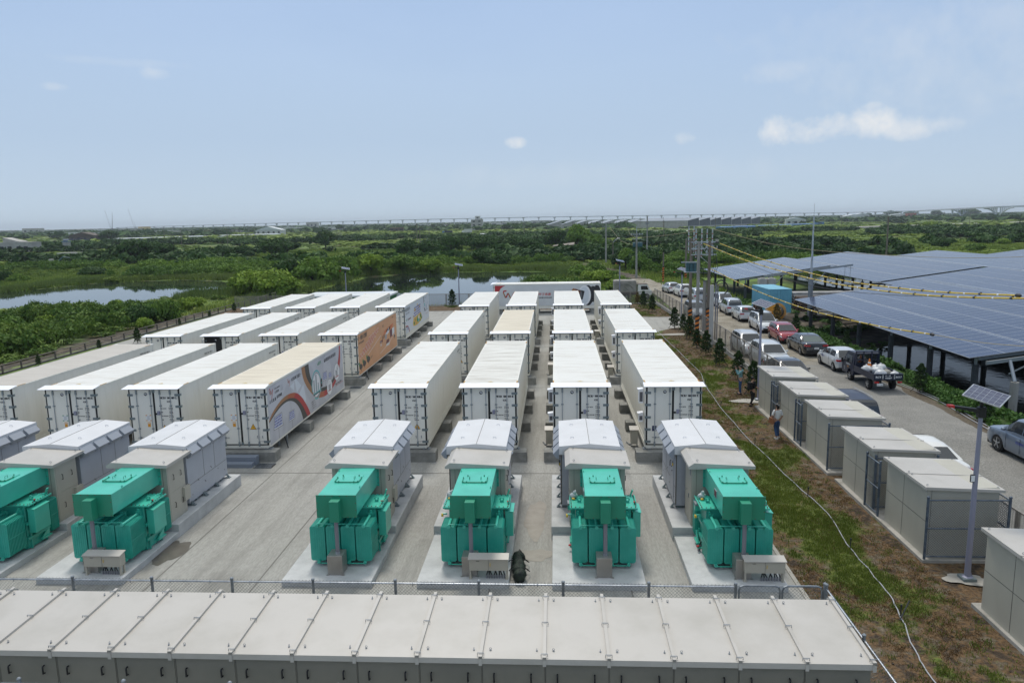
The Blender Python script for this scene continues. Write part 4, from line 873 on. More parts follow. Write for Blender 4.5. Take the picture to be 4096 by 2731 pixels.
# ------------------------------------------------------------ transformer units; local x=0 at the left edge of the pad, y world
PADX = {'R': [-8.17, -4.14, -.18, 3.82], 'L': [-19.73, -15.73]}
def pad_proto():
    t = bpy.data.objects.new('equipment_pad', None); COL.objects.link(t)
    b = MB(); b.cbox(0, 20.07, -.05, 2.70, 23.5, .20, .015); b.build('lower_slab', 'concrete_pad', t)
    b = MB(); b.cbox(-.04, 23.49, -.05, 2.71, 28.62, .45, .015); b.build('upper_slab', 'concrete_pad', t); return t
def transformer_proto():
    t = bpy.data.objects.new('transformer', None); COL.objects.link(t)
    b = MB(); b.cbox(.74, 21.98, .24, 2.44, 22.92, 1.70, .02); b.box(.84, 22.0, .20, 2.34, 22.9, .25)
    for z in (1.05, .55): b.box(.66, 21.90, z, 2.52, 21.97, z+.09); b.box(2.44, 21.95, z, 2.52, 22.95, z+.09); b.box(.66, 21.95, z, .74, 22.95, z+.09)
    for x in (.66, 2.46): 
        for y in (22.05, 22.75): b.box(x, y, .22, x+.05, y+.04, .75)
    b.build('tank', 'green_rad', t)
    b = MB(); b.cbox(.55, 21.92, 1.70, 2.64, 23.04, 1.745, .006, 0)
    for i in range(16):
        x = .60+i*.132
        for y in (21.97, 22.99): b.lathe((x, y, 1.745), [(.017, 0), (.017, .02)], 6, 1)
    for i in range(8):
        y = 22.05+i*.125
        for x in (.60, 2.59): b.lathe((x, y, 1.745), [(.017, 0), (.017, .02)], 6, 1)
    b.build('tank_cover', ['green_paint', 'maroon'], t)
    for x, y in ((.86, 22.42), (2.37, 22.42)):
        b = MB(); b.box(x-.06, y-.015, 1.74, x+.06, y+.015, 1.80); b.ring((x, y, 1.83), 'y', .055, .022, 12); b.build('lifting_lug', 'green_paint', t)
    for x in (.78, 2.28):
        b = MB(); b.box(x, 21.86, 1.50, x+.06, 22.0, 1.66); b.box(x, 21.82, 1.54, x+.06, 21.88, 1.60); b.build('bracket', 'green_rad', t)
    # radiator banks, front then rear
    def bank(x0, x1, y0, y1, nf):
        b = MB(); st = (y1-y0)/nf; w_ = x1-x0; c = .045; z0, z1 = .36, 1.47
        prof = [(x0+c, z0), (x1-c, z0), (x1, z0+c), (x1, z1-c), (x1-c, z1), (x0+c, z1), (x0, z1-c), (x0, z0+c)]
        for i in range(nf): b.prism(prof, 'y', y0+i*st, y0+i*st+st*.42)
        for q in range(6): x = x0+w_*(.12+q*.145); b.box(x, y0-.008, z0+.08, x+w_*.055, y0, z1-.08)     # pressed channels
        b.box(x1-.001, y0, .92, x1+.008, y1, .94); b.box(x0-.008, y0, .92, x0+.001, y1, .94)
        b.build('radiator', 'green_rad', t)
    xs = [(.60, 1.06), (1.10, 1.52), (1.56, 1.98), (2.02, 2.50)]
    for x0, x1 in xs: bank(x0, x1, 21.06, 21.86, 13)
    for x0, x1 in xs: bank(x0, x1, 23.08, 23.46, 7)
    for x0, x1 in xs:
        xm = x0+(x1-x0)*.55
        for z in (1.50, .34):
            b = MB(); b.tube([(xm, 21.00, z), (xm, 21.92, z+.0)], .042, 8); b.lathe((xm, 20.98, z), [(.055, 0), (.055, .05)], 10, 0, 'y'); b.box(xm-.08, 21.88, z-.07, xm+.08, 21.97, z+.07); b.build('header_pipe', 'green_paint', t)
    for p_, q_, r_ in (((.84, 21.03, 1.56), (2.30, 21.03, 1.56), .017), ((.84, 21.03, .29), (2.30, 21.03, .29), .02), ((2.15, 23.05, 1.55), (2.15, 23.45, 1.55), .04)):
        b = MB(); b.tube([p_, q_], r_, 7); b.build('tie_bar', 'green_paint', t)
    b = MB(); b.tube([(2.60, 22.2, 1.2), (2.60, 22.2, 1.86), (2.60, 22.5, 1.90), (2.60, 22.75, 1.86), (2.6, 22.75, 1.7)], .014, 6); b.tube([(2.50, 22.9, 1.74), (2.58, 22.9, 1.95), (2.58, 22.98, 1.95), (2.5, 22.98, 1.74)], .02, 6); b.build('pipe', 'green_paint', t)
    b = MB(); b.cbox(2.50, 22.0, .78, 2.74, 22.72, 1.58, .012); b.hexa([(2.50, 22.0, 1.58), (2.74, 22.0, 1.55), (2.74, 22.72, 1.55), (2.50, 22.72, 1.58), (2.48, 21.98, 1.62), (2.76, 21.98, 1.58), (2.76, 22.74, 1.58), (2.48, 22.74, 1.62)]); b.build('control_box', 'green_paint', t)
    b = MB()
    for x in (2.5, .62):
        b.prism([(22.5, .36), (22.9, .36), (22.9, .64)], 'x', x-.02, x+.02); b.box(x-.06, 22.5, .32, x+.06, 22.95, .37)
    b.build('gusset', 'green_paint', t)
    b = MB(); b.tube([(.62, 22.3, 1.38), (.48, 22.3, 1.38)], .03, 8, 0); b.lathe((.50, 22.3, 1.34), [(.055, -.06), (.055, .0)], 10, 1, 'x'); b.box(.5, 22.55, 1.42, .68, 22.75, 1.58, 0); b.box(.49, 22.5, 1.60, .7, 22.8, 1.66, 2)
    b.tube([(.74, 22.25, .32), (.55, 22.25, .32)], .025, 6, 0); b.lathe((.55, 22.25, .36), [(.045, 0), (.045, .03)], 8, 3); b.build('oil_valve', ['green_paint', 'yellow_valve', 'galv', 'red_valve'], t)
    b = MB(); b.tube([(2.58, 22.28, 1.62), (2.58, 22.28, 1.80)], .02, 6, 1); b.lathe((2.58, 22.28, 1.80), [(.045, 0), (.045, .02)], 8, 0); b.box(2.54, 22.24, 1.68, 2.64, 22.32, 1.74, 1); b.build('valve', ['red_valve', 'black'], t)
    # bus duct
    b = MB(); b.cbox(.985, 20.82, 1.885, 2.135, 23.6, 2.535, .006); dd = b.build('bus_duct', 'green_paint', t)
    b = MB(); b.box(.95, 20.79, 1.86, 2.17, 20.815, 2.56, 0)
    for i in range(6):
        for z in (1.885, 2.535): b.lathe((1.0+i*.224, 20.79, z), [(.012, 0), (.012, -.012)], 6, 1, 'y')
    for z in (2.1, 2.32):
        for x in (.975, 2.145): b.lathe((x, 20.79, z), [(.012, 0), (.012, -.012)], 6, 1, 'y')
    b.build('end_plate', ['green_dark', 'maroon'], dd)
    b = MB(); b.box(.93, 23.57, 1.83, 2.19, 23.605, 2.59, 0)
    for i in range(5): b.lathe((1.05+i*.255, 23.56, 2.57), [(.014, 0), (.014, -.015)], 6, 1, 'y')
    for z in (1.95, 2.15, 2.35):
        for x in (.955, 2.165): b.lathe((x, 23.56, z), [(.014, 0), (.014, -.015)], 6, 1, 'y')
    b.build('flange', ['green_paint', 'maroon'], dd)
    b = MB(); b.box(1.18, 21.95, 2.535, 1.94, 22.62, 2.552, 0); b.tube([(1.18, 22.35, 2.565), (1.18, 21.97, 2.565), (1.24, 21.93, 2.565), (1.88, 21.93, 2.565), (1.94, 21.97, 2.565), (1.94, 22.35, 2.565)], .014, 6, 1)
    for x, y in ((1.18, 22.3), (1.2, 21.95), (1.92, 21.95), (1.94, 22.3), (1.32, 21.93), (1.8, 21.93), (1.3, 22.5), (1.82, 22.5)): b.blob((x, y, 2.575), (.022, .022, .03), 1, 6, 4)
    for x in (1.38, 1.74): b.tube([(x, 22.2, 2.55), (x, 22.2, 2.62), (x, 22.32, 2.62), (x, 22.32, 2.55)], .008, 5, 1)
    b.build('hatch', ['green_paint', 'green_dark'], dd)
    for x, y in ((1.02, 23.0), (2.10, 21.5)):
        b = MB(); b.ring((x, y, 2.56), 'x', .03, .012, 8); b.build('lifting_lug', 'green_paint', dd)
    b = MB(); b.box(.972, 21.75, 2.12, .984, 22.05, 2.36, 0); b.box(.968, 21.78, 2.15, .973, 22.02, 2.33, 1); b.build('name_plate', ['galv_light', 'maroon'], dd)
    b = MB(); b.cbox(1.42, 20.50, 1.83, 1.71, 20.80, 2.46, .006); b.build('riser_box', 'green_dark', dd)
    b = MB(); b.tube([(1.565, 20.66, .8), (1.565, 20.66, 1.83)], .062, 14, 0); b.lathe((1.565, 20.66, .80), [(.075, 0), (.075, .05)], 14, 1); b.build('conduit', ['pole_grey', 'galv_light'], t)
    b = MB(); b.cbox(1.30, 20.43, .205, 1.75, 20.92, .80, .008)
    for x in (1.26, 1.72): b.box(x, 20.40, .2, x+.08, 20.46, .215)
    b.build('riser_base', 'steel_box', t)
    return t
def cabinet_proto():
    t = bpy.data.objects.new('transition_cabinet', None); COL.objects.link(t)
    b = MB(); b.cbox(.58, 23.61, .45, 2.40, 24.78, 2.60, .01, 0); b.box(.72, 23.604, .5, .73, 23.611, 2.5, 1); b.box(2.24, 23.604, .5, 2.25, 23.611, 2.5, 1); b.build('cabinet_body', ['beige_wall', 'seam'], t)
    for z0, z1 in ((.5, 1.46), (1.48, 2.5)):
        b = MB(); b.box(2.395, 23.66, z0, 2.408, 24.74, z1); do = b.build('door', 'beige', t)
        for y in (23.95, 24.45):
            h = MB(); h.tube([(2.408, y, (z0+z1)/2+.09), (2.45, y, (z0+z1)/2+.09), (2.45, y, (z0+z1)/2-.09), (2.408, y, (z0+z1)/2-.09)], .011, 6); h.build('handle', 'black', do)
    b = MB(); b.box(.568, 23.68, .5, .582, 24.72, 2.5, 0); do = b.build('door', 'beige', t)
    h = MB(); h.box(.545, 24.0, 1.3, .57, 24.05, 1.45, 0); h.tube([(.57, 24.3, 1.5), (.53, 24.3, 1.5), (.53, 24.25, 1.5)], .01, 6, 0); h.box(.560, 23.75, 2.15, .567, 23.9, 2.4, 0); h.build('handle', 'galv', do)
    b = MB(); y0, y1 = 23.36, 25.0
    prof = [(.43, 2.50), (2.55, 2.50), (2.55, 2.60), (.64, 2.70), (.60, 2.70), (.43, 2.585)]
    b.prism(prof, 'y', y0, y1, 0); b.build('cabinet_roof', 'beige_roof', t)
    b = MB(); b.prism([(2.60, 2.598), (.62, 2.715), (.42, 2.60), (.42, 2.575), (.62, 2.69), (2.60, 2.573)], 'y', y1-.005, y1+.035); b.build('roof_trim', 'beige', t)
    for x in (.72, 2.38):
        for y in (23.52, 24.85):
            b = MB(); b.ring((x, y, 2.62+(2.4-x)*.05+.045), 'y', .03, .008, 8); b.build('lifting_eye', 'galv', t)
    b = MB(); b.box(2.41, 24.5, .9, 2.5, 24.9, 1.4); b.build('side_box', 'beige', t)
    return t
def inverter_proto():
    t = bpy.data.objects.new('inverter_cabinet', None); COL.objects.link(t)
    b = MB(); b.cbox(.30, 25.14, .56, 2.30, 28.32, 2.58, .008, 0)
    b.box(2.30, 25.2, 1.20, 2.304, 28.26, 1.212, 1); b.box(.296, 25.2, 1.20, .30, 28.26, 1.212, 1)
    for y in (26.4, 27.3): b.box(2.30, y, 1.22, 2.304, y+.012, 2.5, 1); b.box(.296, y, .62, .30, y+.012, 2.5, 1)
    b.box(.30, 25.134, .6, .34, 25.14, 2.5, 1)
    for i in range(9):
        y = 25.4+(i*.53) % 2.7; b.lathe((2.304, y, .8+(i*.37) % .6), [(.02, 0), (.02, .008)], 8, 1, 'x'); b.lathe((.296, y, .8+(i*.37) % .6), [(.02, 0), (.02, -.008)], 8, 1, 'x')
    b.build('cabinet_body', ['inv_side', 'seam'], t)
    b = MB(); b.box(.283, 25.5, .62, .296, 26.35, 2.45, 0)
    for y, z in ((25.65, 2.2), (25.72, 2.1), (25.68, 1.98), (25.75, 1.9), (25.9, 1.75), (25.8, 1.62)): b.lathe((.283, y, z), [(.022, 0), (.022, -.02)], 8, 1, 'x')
    b.lathe((.283, 25.62, 1.9), [(.05, 0), (.05, -.03)], 10, 2, 'x'); b.tube([(.283, 26.1, 1.9), (.25, 26.1, 1.9), (.25, 26.1, 1.7)], .015, 6, 1); b.build('door', ['inv_side', 'black', 'yellow_valve'], t)
    b = MB()
    for y in np.arange(25.2, 28.2, .52): b.box(.34, float(y), .46, 2.26, float(y)+.16, .56)
    b.build('skid', 'hinge', t)
    b = MB()
    for y in np.arange(25.2, 28.3, .98):
        for x in (2.30, .30):
            s = 1 if x > 1 else -1
            for q in range(3): b.tube([(x, float(y)+q*.05, .60), (x+s*.05, float(y)+q*.05, .56), (x+s*.12, float(y)+q*.05, .47)], .016, 5)
            b.box(x-.02, float(y)-.02, .45, x+s*.16, float(y)+.14, .475)
    b.build('anchor_bracket', 'hinge', t)
    b = MB(); prof = [(.24, 2.44), (2.36, 2.44), (2.36, 2.74), (1.30, 2.835), (.24, 2.74)]
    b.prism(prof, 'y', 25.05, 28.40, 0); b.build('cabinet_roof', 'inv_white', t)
    b = MB(); b.box(1.295, 25.06, 2.825, 1.31, 28.39, 2.842)
    b.build('roof_seam', 'seam', t)
    for x in (.72, 1.88):
        for y in (25.9, 27.6):
            b = MB(); b.tube([(x-.05, y, 2.78), (x-.05, y, 2.83), (x+.05, y, 2.83), (x+.05, y, 2.78)], .009, 5); b.build('lifting_eye', 'galv_light', t)
    for k in range(4):
        y = 25.10+k*.84
        for s, x in ((1, 2.36), (-1, .24)):
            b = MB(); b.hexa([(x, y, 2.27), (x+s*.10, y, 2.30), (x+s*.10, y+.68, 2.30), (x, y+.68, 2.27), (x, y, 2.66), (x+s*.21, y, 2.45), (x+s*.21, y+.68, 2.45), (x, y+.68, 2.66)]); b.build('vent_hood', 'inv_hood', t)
    return t
def marshal_proto(off=1.45):
    t = bpy.data.objects.new('marshalling_box', None); COL.objects.link(t)
    b = MB(); b.cbox(0, 20.25, .48, 1.13, 20.53, .83, .006, 0); b.box(.56, 20.244, .5, .568, 20.25, .82, 1); b.box(.20, 20.245, .76, .30, 20.25, .775, 1); b.build('box_body', ['beige', 'seam'], t)
    b = MB(); b.hexa([(-.03, 20.21, .825), (1.16, 20.21, .825), (1.16, 20.55, .875), (-.03, 20.55, .875), (-.03, 20.21, .845), (1.16, 20.21, .845), (1.16, 20.55, .895), (-.03, 20.55, .895)]); b.build('box_roof', 'beige_roof', t)
    b = MB(); b.box(.60, 20.235, .62, .63, 20.25, .72); b.build('handle', 'tan_mark', t)
    for x in (.0, 1.07):
        b = MB(); b.box(x, 20.28, .2, x+.05, 20.33, .48); b.box(x, 20.45, .2, x+.05, 20.50, .48); b.box(x-.02, 20.26, .2, x+.07, 20.52, .215); b.build('leg', 'beige', t)
    for i in range(8):
        x = .50+i*.075; b = MB(); sl = random.uniform(-.07, .09)
        b.tube([(x-sl, 20.40, .49), (x-sl*.5, 20.38, .38), (x, 20.36, .30)], .018, 6, 0); b.tube([(x, 20.36, .2), (x, 20.36, .31)], .027, 8, 1); b.build('cable', ['black', 'pole_grey'], t)
    return t
pp, tp, cp_, ip, mp_ = pad_proto(), transformer_proto(), cabinet_proto(), inverter_proto(), marshal_proto()
NM = {('R', 0): 'leftmost of the right block', ('R', 1): 'second from the left in the right block', ('R', 2): 'third from the left in the right block', ('R', 3): 'rightmost, beside the grass strip', ('L', 0): 'cut by the left edge of the photo', ('L', 1): 'of the left pair, nearer the open yard'}
used = set()
def inst(p, x, label, cat, grp):
    loc = (x, 0, 0)
    if p.name not in used: used.add(p.name); p.location = loc; tag(p, label, cat, grp); return p
    o = dup(p, loc, label, group=grp); o['category'] = cat; return o
for k, xs in PADX.items():
    for i, x in enumerate(xs):
        w_ = NM[(k, i)]
        inst(pp, x, f'stepped concrete pad under a transformer, {w_}', 'concrete pad', 'stepped concrete pads')
        inst(tp, x, f'turquoise green transformer with ribbed radiators, {w_}', 'transformer', 'green transformers')
        inst(cp_, x, f'beige cabinet bolted to the green duct, {w_}', 'cabinet', 'beige transition cabinets')
        inst(ip, x, f'white inverter cabinet with slanted vent hoods, {w_}', 'cabinet', 'white inverter cabinets')
inst(ip, -23.70, 'white inverter cabinet with slanted vent hoods, leftmost, half out of frame', 'cabinet', 'white inverter cabinets')
inst(pp, -23.73, 'stepped concrete pad under the leftmost white inverter', 'concrete pad', 'stepped concrete pads')
inst(cp_, -23.73, 'beige cabinet in front of the leftmost white inverter', 'cabinet', 'beige transition cabinets')
for x, l in ((5.33, 'beige junction box with cables before the rightmost transformer'), (-2.60, 'beige junction box with cables beside the olive bag'), (-14.28, 'beige junction box with cables before the left pair transformer')): inst(mp_, x, l, 'junction box', 'beige junction boxes with cable tails')
# black coiled hose on the last pad
b = MB(); b.tube([(4.42, 22.3, .2), (4.42, 22.3, .38)], .045, 8, 0); b.tube([(4.42, 22.3, .36), (4.46, 22.28, .50), (4.62, 22.2, .50), (4.78, 22.15, .36)], .016, 6, 1)
tag(b.build('drain_hose', ['pole_grey', 'black']), 'short black bent hose on the pad beside the rightmost transformer', 'hose')
# plastic bags of fittings lying on tank covers
for x, l in ((-3.44, 'small clear bag of fittings on the second transformer lid'), (.52, 'small clear bag of fittings on the third transformer lid'), (4.56, 'small clear bag of fittings on the rightmost transformer lid')):
    b = MB(); b.blob((x, 22.75, 1.83), (.13, .09, .10), 0, 9, 6, .22); b.blob((x+.02, 22.72, 1.95), (.07, .05, .07), 0, 7, 5, .3); b.blob((x-.02, 22.6, 1.78), (.06, .06, .035), 1, 7, 5, .2)
    tag(b.build('plastic_bag', ['plastic_bag', 'decal_yellow'], smooth=60), l, 'bag', 'clear bags of fittings on transformer lids')
# olive duffel bag leaning on the second pad
t = thing('duffel_bag', 'dark olive duffel bag lying against the second right pad', 'bag', (-1.2, 21.1, 0), rad(4))
b = MB(); n_ = 9
for i in range(n_): b.blob((random.uniform(-.03, .03), -.62+i*.155, .17+random.uniform(0, .04)), (.20+random.uniform(-.03, .02), .14, .19+random.uniform(-.02, .03)), 0, 10, 7, .07)
b.build('bag_body', 'olive', t, smooth=70); b = MB()
for s in (-1, 1):
    for y in (-.35, .25): b.tube([(s*.14, y, .30), (s*.26, y+.05, .26), (s*.33, y+.18, .12), (s*.27, y+.3, .1), (s*.16, y+.28, .26)], .014, 5)
b.tube([(0, .6, .36), (.05, .72, .42), (.1, .62, .38)], .02, 5); b.build('strap', 'black', t)
# ------------------------------------------------------------ switchgear row in the foreground
SX0, SW, NB = 5.80, 1.213, 17
for i in range(NB):
    x1 = SX0-i*SW; x0 = x1-SW
    nm = 'rightmost' if i == 0 else ['', 'second', 'third', 'fourth', 'fifth', 'sixth', 'seventh', 'eighth', 'ninth', 'tenth', 'eleventh', 'twelfth', 'thirteenth', 'fourteenth', 'fifteenth', 'sixteenth', 'seventeenth'][i]
    lab = 'beige switchgear cabinet at the right end of the foreground row' if i == 0 else f'beige switchgear cabinet, {nm} from the right end of the foreground row'
    if i == 0:
        t = thing('switchgear_cabinet', lab, 'cabinet', (x0, 0, 0), group='beige switchgear cabinets in a row')
        b = MB(); b.box(.0, 13.02, .1, SW-.004, 14.98, 2.26, 0); b.box(-.002, 13.015, .2, .006, 13.02, 2.2, 1); b.build('cabinet_body', ['beige_shaded', 'seam'], t)
        b = MB(); b.box(.02, 13.005, .3, SW-.02, 13.02, 2.24); do = b.build('door', 'beige_shaded', t)
        for hx in (.23, .94):
            for hz in (1.90, .9):
                h = MB(); h.tube([(hx, 13.005, hz+.08), (hx, 12.96, hz+.085), (hx, 12.95, hz+.06), (hx, 12.95, hz-.07), (hx, 13.005, hz-.08)], .016, 6); h.build('handle', 'black', do)
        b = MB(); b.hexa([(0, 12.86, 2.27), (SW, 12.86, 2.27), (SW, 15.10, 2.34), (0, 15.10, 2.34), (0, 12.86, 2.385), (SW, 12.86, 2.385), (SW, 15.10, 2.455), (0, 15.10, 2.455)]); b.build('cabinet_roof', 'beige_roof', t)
        b = MB(); zt = lambda y: 2.385+(y-12.86)*.03125
        b.hexa([(SW-.045, 12.845, 2.24), (SW+.02, 12.845, 2.24), (SW+.02, 12.862, 2.24), (SW-.045, 12.862, 2.24), (SW-.045, 12.845, 2.43), (SW+.02, 12.845, 2.43), (SW+.02, 12.862, 2.43), (SW-.045, 12.862, 2.43)], 0)
        b.hexa([(SW-.045, 12.845, 2.375), (SW+.02, 12.845, 2.375), (SW+.02, 15.10, 2.445), (SW-.045, 15.10, 2.445), (SW-.045, 12.845, 2.432), (SW+.02, 12.845, 2.432), (SW+.02, 15.16, 2.504), (SW-.045, 15.16, 2.504)], 0)
        b.hexa([(SW-.045, 15.10, 2.40), (SW+.02, 15.10, 2.40), (SW+.02, 15.22, 2.37), (SW-.045, 15.22, 2.37), (SW-.045, 15.12, 2.482), (SW+.02, 15.12, 2.482), (SW+.02, 15.24, 2.43), (SW-.045, 15.24, 2.43)], 0)
        b.build('joint_cover', 'beige_roof', t)
        for y in (12.93, 14.0, 15.0): b = MB(); z = zt(y)+.065; b.tube([(SW-.075, y, z-.05), (SW-.075, y, z), (SW+.05, y, z), (SW+.05, y, z-.05)], .008, 5); b.build('clamp', 'galv', t)
        for x in (.16, SW-.16):
            for y in (13.12, 14.92):
                b = MB(); b.ring((x, y, zt(y)+.035), 'y' if x < .5 else 'x', .020, .0045, 10); b.lathe((x, y, zt(y)), [(.02, 0), (.02, .012)], 8); b.build('lifting_eye', 'galv', t)
        sg = t
    else: dup(sg, (x0, 0, 0), lab)
b = MB(); b.cbox(SX0-NB*SW-.2, 12.7, 0, SX0+.2, 15.2, .1, .01); tag(b.build('switchgear_plinth', 'concrete_pad'), 'long low concrete plinth under the foreground switchgear row', 'concrete pad')
# ------------------------------------------------------------ chain link fencing (real wire)
def mesh_wires(b, p0, p1, z0, z1, pitch=.085, r=.0028, m=1):
    p0, p1 = Vector(p0), Vector(p1); Lh = (p1-p0).length; d = (p1-p0)/Lh; nrm = Vector((-d.y, d.x, 0)); h = z1-z0
    def wire(u0, v0, u1, v1, off):
        A_, B_ = p0+d*u0, p0+d*u1; a = Vector((A_.x, A_.y, z0+v0))+nrm*off; c = Vector((B_.x, B_.y, z0+v1))+nrm*off
        s = (c-a).normalized(); t_ = s.cross(nrm).normalized()*r; q = nrm*r
        b.add([a-t_, a+q, a+t_, c-t_, c+q, c+t_], [(0, 1, 4, 3), (1, 2, 5, 4), (2, 0, 3, 5)], m)
    n_ = int((Lh+h)/pitch)
    for i in range(n_+1):
        u = i*pitch
        a0, a1 = max(0, u-h), min(u, Lh)
        if a1 > a0: wire(a0, u-a0 if u-a0 <= h else h, a1, u-a1, .004); 
        if a1 > a0: wire(Lh-a0, u-a0 if u-a0 <= h else h, Lh-a1, u-a1, -.004)
def fence_posts(t, pts, h, r=.034, z0=0, parts='post', m='galv'):
    for x, y in pts:
        b = MB(); b.tube([(x, y, z0), (x, y, h-.03)], r, 10, 0); b.lathe((x, y, h-.04), [(r*1.25, 0), (r*1.25, .03), (r*.6, .05)], 10, 0); b.build(parts, m, t)
def fence(name, label, p0, p1, npost, h, rails=(2.0,), z0=0, pitch=.085, r=.0028, grp='chain link fences'):
    t = thing(name, label, 'fence', (0, 0, 0), group=grp); d = (Vector(p1)-Vector(p0))/(npost-1)
    fence_posts(t, [tuple((Vector(p0)+d*i)[:2]) for i in range(npost)], h, z0=z0)
    for z in rails:
        b = MB(); b.tube([(*p0[:2], z), (*p1[:2], z)], .021, 8, 0)
        Lh = (Vector(p1)-Vector(p0)).length
        for i in range(int(Lh)): q = Vector(p0).lerp(Vector(p1), (i+.5)/Lh); b.tube([(q.x, q.y, z+.025), (q.x, q.y, z-.06)], .012, 5, 0)
        b.build('rail', 'galv_light', t)
    b = MB(); mesh_wires(b, (*p0[:2], 0), (*p1[:2], 0), z0+.05, rails[0]+.06, pitch, r, 0); b.build('wire_mesh', 'galv', t); return t
f1 = fence('chain_link_fence', 'long chain link fence behind the foreground switchgear row', (-16.0, 16.5, 0), (4.14, 16.5, 0), 11, 2.1)
t = thing('chain_link_gate', 'double chain link gate at the right end of the foreground fence', 'gate', (0, 0, 0))
for x0, x1 in ((4.22, 5.16), (5.22, 6.12)):
    b = MB(); b.tube([(x0, 16.5, .1), (x0, 16.5, 1.92), (x0+.03, 16.5, 2.0), (x0+.1, 16.5, 2.03), (x1-.1, 16.5, 2.03), (x1-.03, 16.5, 2.0), (x1, 16.5, 1.92), (x1, 16.5, .1)], .024, 8, 0); b.tube([(x0, 16.5, .12), (x1, 16.5, .12)], .022, 8, 0)
    lf = b.build('gate_frame', 'galv', t); b = MB(); b.tube([(x0+.12, 16.5, 2.053), (x1-.12, 16.5, 2.053)], .008, 6); b.build('highlight_strip', 'galv_light', lf)
    b = MB(); mesh_wires(b, (x0, 16.5, 0), (x1, 16.5, 0), .12, 2.0, .085, .0028, 0); b.build('wire_mesh', 'galv', lf)
fence_posts(t, [(6.18, 16.5)], 2.12)
fence('chain_link_fence', 'chain link fence running toward the viewer right of the switchgear', (6.2, 16.45, 0), (6.2, 8.0, 0), 5, 2.12)
fence('chain_link_fence', 'chain link fence nearest the viewer, only its post tops showing', (-16.46, 12.37, 0), (6.2, 12.37, 0), 12, 2.13)
# ------------------------------------------------------------ beige cabinets along the road fence
RC = [(38.35, 41.1, 'farthest'), (34.32, 37.1, 'second farthest'), (30.42, 33.35, 'third farthest'), (26.05, 28.95, 'third nearest'), (22.22, 25.1, 'second nearest'), (16.3, 19.3, 'nearest, cut by the right edge')]
def slab(x0, x1, y0, y1, lab): b = MB(); b.cbox(x0, y0, -.05, x1, y1, .12, .012); tag(b.build('concrete_slab', 'concrete_kerb'), lab, 'concrete pad', 'long concrete slabs under the roadside cabinets')
slab(11.03, 13.5, 29.85, 41.1, 'long concrete slab under the three farther roadside cabinets'); slab(11.08, 13.5, 21.95, 29.2, 'long concrete slab under the two middle roadside cabinets'); slab(11.15, 13.5, 14, 19.4, 'concrete slab under the nearest roadside cabinet')
for i, (y0, y1, nm) in enumerate(RC):
    lab = f'beige roadside cabinet with seamed roof, {nm} in the line'
    D_ = 2.9
    if i == 0:
        t = thing('roadside_cabinet', lab, 'cabinet', (11.25, y0, 0), group='beige cabinets in a line beside the road')
        b = MB(); b.cbox(0, .05, .12, 2.12, D_-.1, 2.30, .008, 0); b.box(-.004, 1.55, .15, .001, 1.565, 2.28, 1); b.box(-.004, .06, 1.22, .001, D_-.12, 1.235, 1); b.box(.12, .044, .15, .13, .05, 2.25, 1); b.build('cabinet_body', ['beige_wall', 'seam'], t)
        for (a0, a1) in ((-.06, 1.18), (1.19, D_)):
            b = MB(); b.hexa([(-.12, a0, 2.27), (2.22, a0, 2.18), (2.22, a1, 2.18), (-.12, a1, 2.27), (-.12, a0, 2.36), (2.22, a0, 2.27), (2.22, a1, 2.27), (-.12, a1, 2.36)]); b.build('cabinet_roof', 'beige_roof', t)
        b = MB(); b.hexa([(-.13, 1.165, 2.358), (2.23, 1.165, 2.268), (2.23, 1.205, 2.268), (-.13, 1.205, 2.358), (-.13, 1.165, 2.378), (2.23, 1.165, 2.288), (2.23, 1.205, 2.288), (-.13, 1.205, 2.378)]); b.build('roof_seam', 'beige_roof', t)
        for x in (.0, 2.08):
            for y in (.1, 1.08, 1.3, D_-.15): b = MB(); b.ring((x, y, 2.375-(x+.12)*.0385+.01), 'y', .025, .007, 8); b.build('lifting_eye', 'galv', t)
        rc0 = t
    else: dup(rc0, (11.25, y0, 0), lab)
def ff(label, segs, rails=(2.0, 1.1, .2)):
    t = thing('chain_link_fence', label, 'fence', (0, 0, 0), group='chain link infill fences between roadside cabinets'); done = set()
    for p0, p1 in segs:
        for p in (p0, p1):
            if p not in done: done.add(p); fence_posts(t, [p], 2.12, r=.04, z0=.1, m='fence_steel')
        for z in rails: b = MB(); b.tube([(*p0, z), (*p1, z)], .024, 8); b.build('rail', 'fence_steel', t)
        b = MB(); mesh_wires(b, (*p0, 0), (*p1, 0), .18, 2.02, .08, .0036, 0); b.build('wire_mesh', 'fence_steel', t)
ff('chain link fence closing the gap before the farthest roadside cabinet', [((11.12, 38.3), (11.12, 37.25)), ((11.2, 38.2), (13.4, 38.25))])
ff('chain link fence closing the gap beside the walking woman', [((11.12, 34.4), (11.12, 33.5)), ((11.2, 34.2), (13.4, 34.25))])
ff('chain link fence around the near end of the third farthest roadside cabinet', [((11.14, 30.2), (13.55, 30.2)), ((13.55, 30.2), (13.6, 32.4))])
ff('chain link fence closing the gap between the two middle roadside cabinets', [((11.14, 26.4), (11.16, 25.35)), ((11.28, 26.0), (13.4, 26.0))])
ff('chain link fence around the near end of the second nearest roadside cabinet', [((11.16, 22.02), (13.55, 22.02)), ((13.55, 22.02), (13.6, 24.4))])
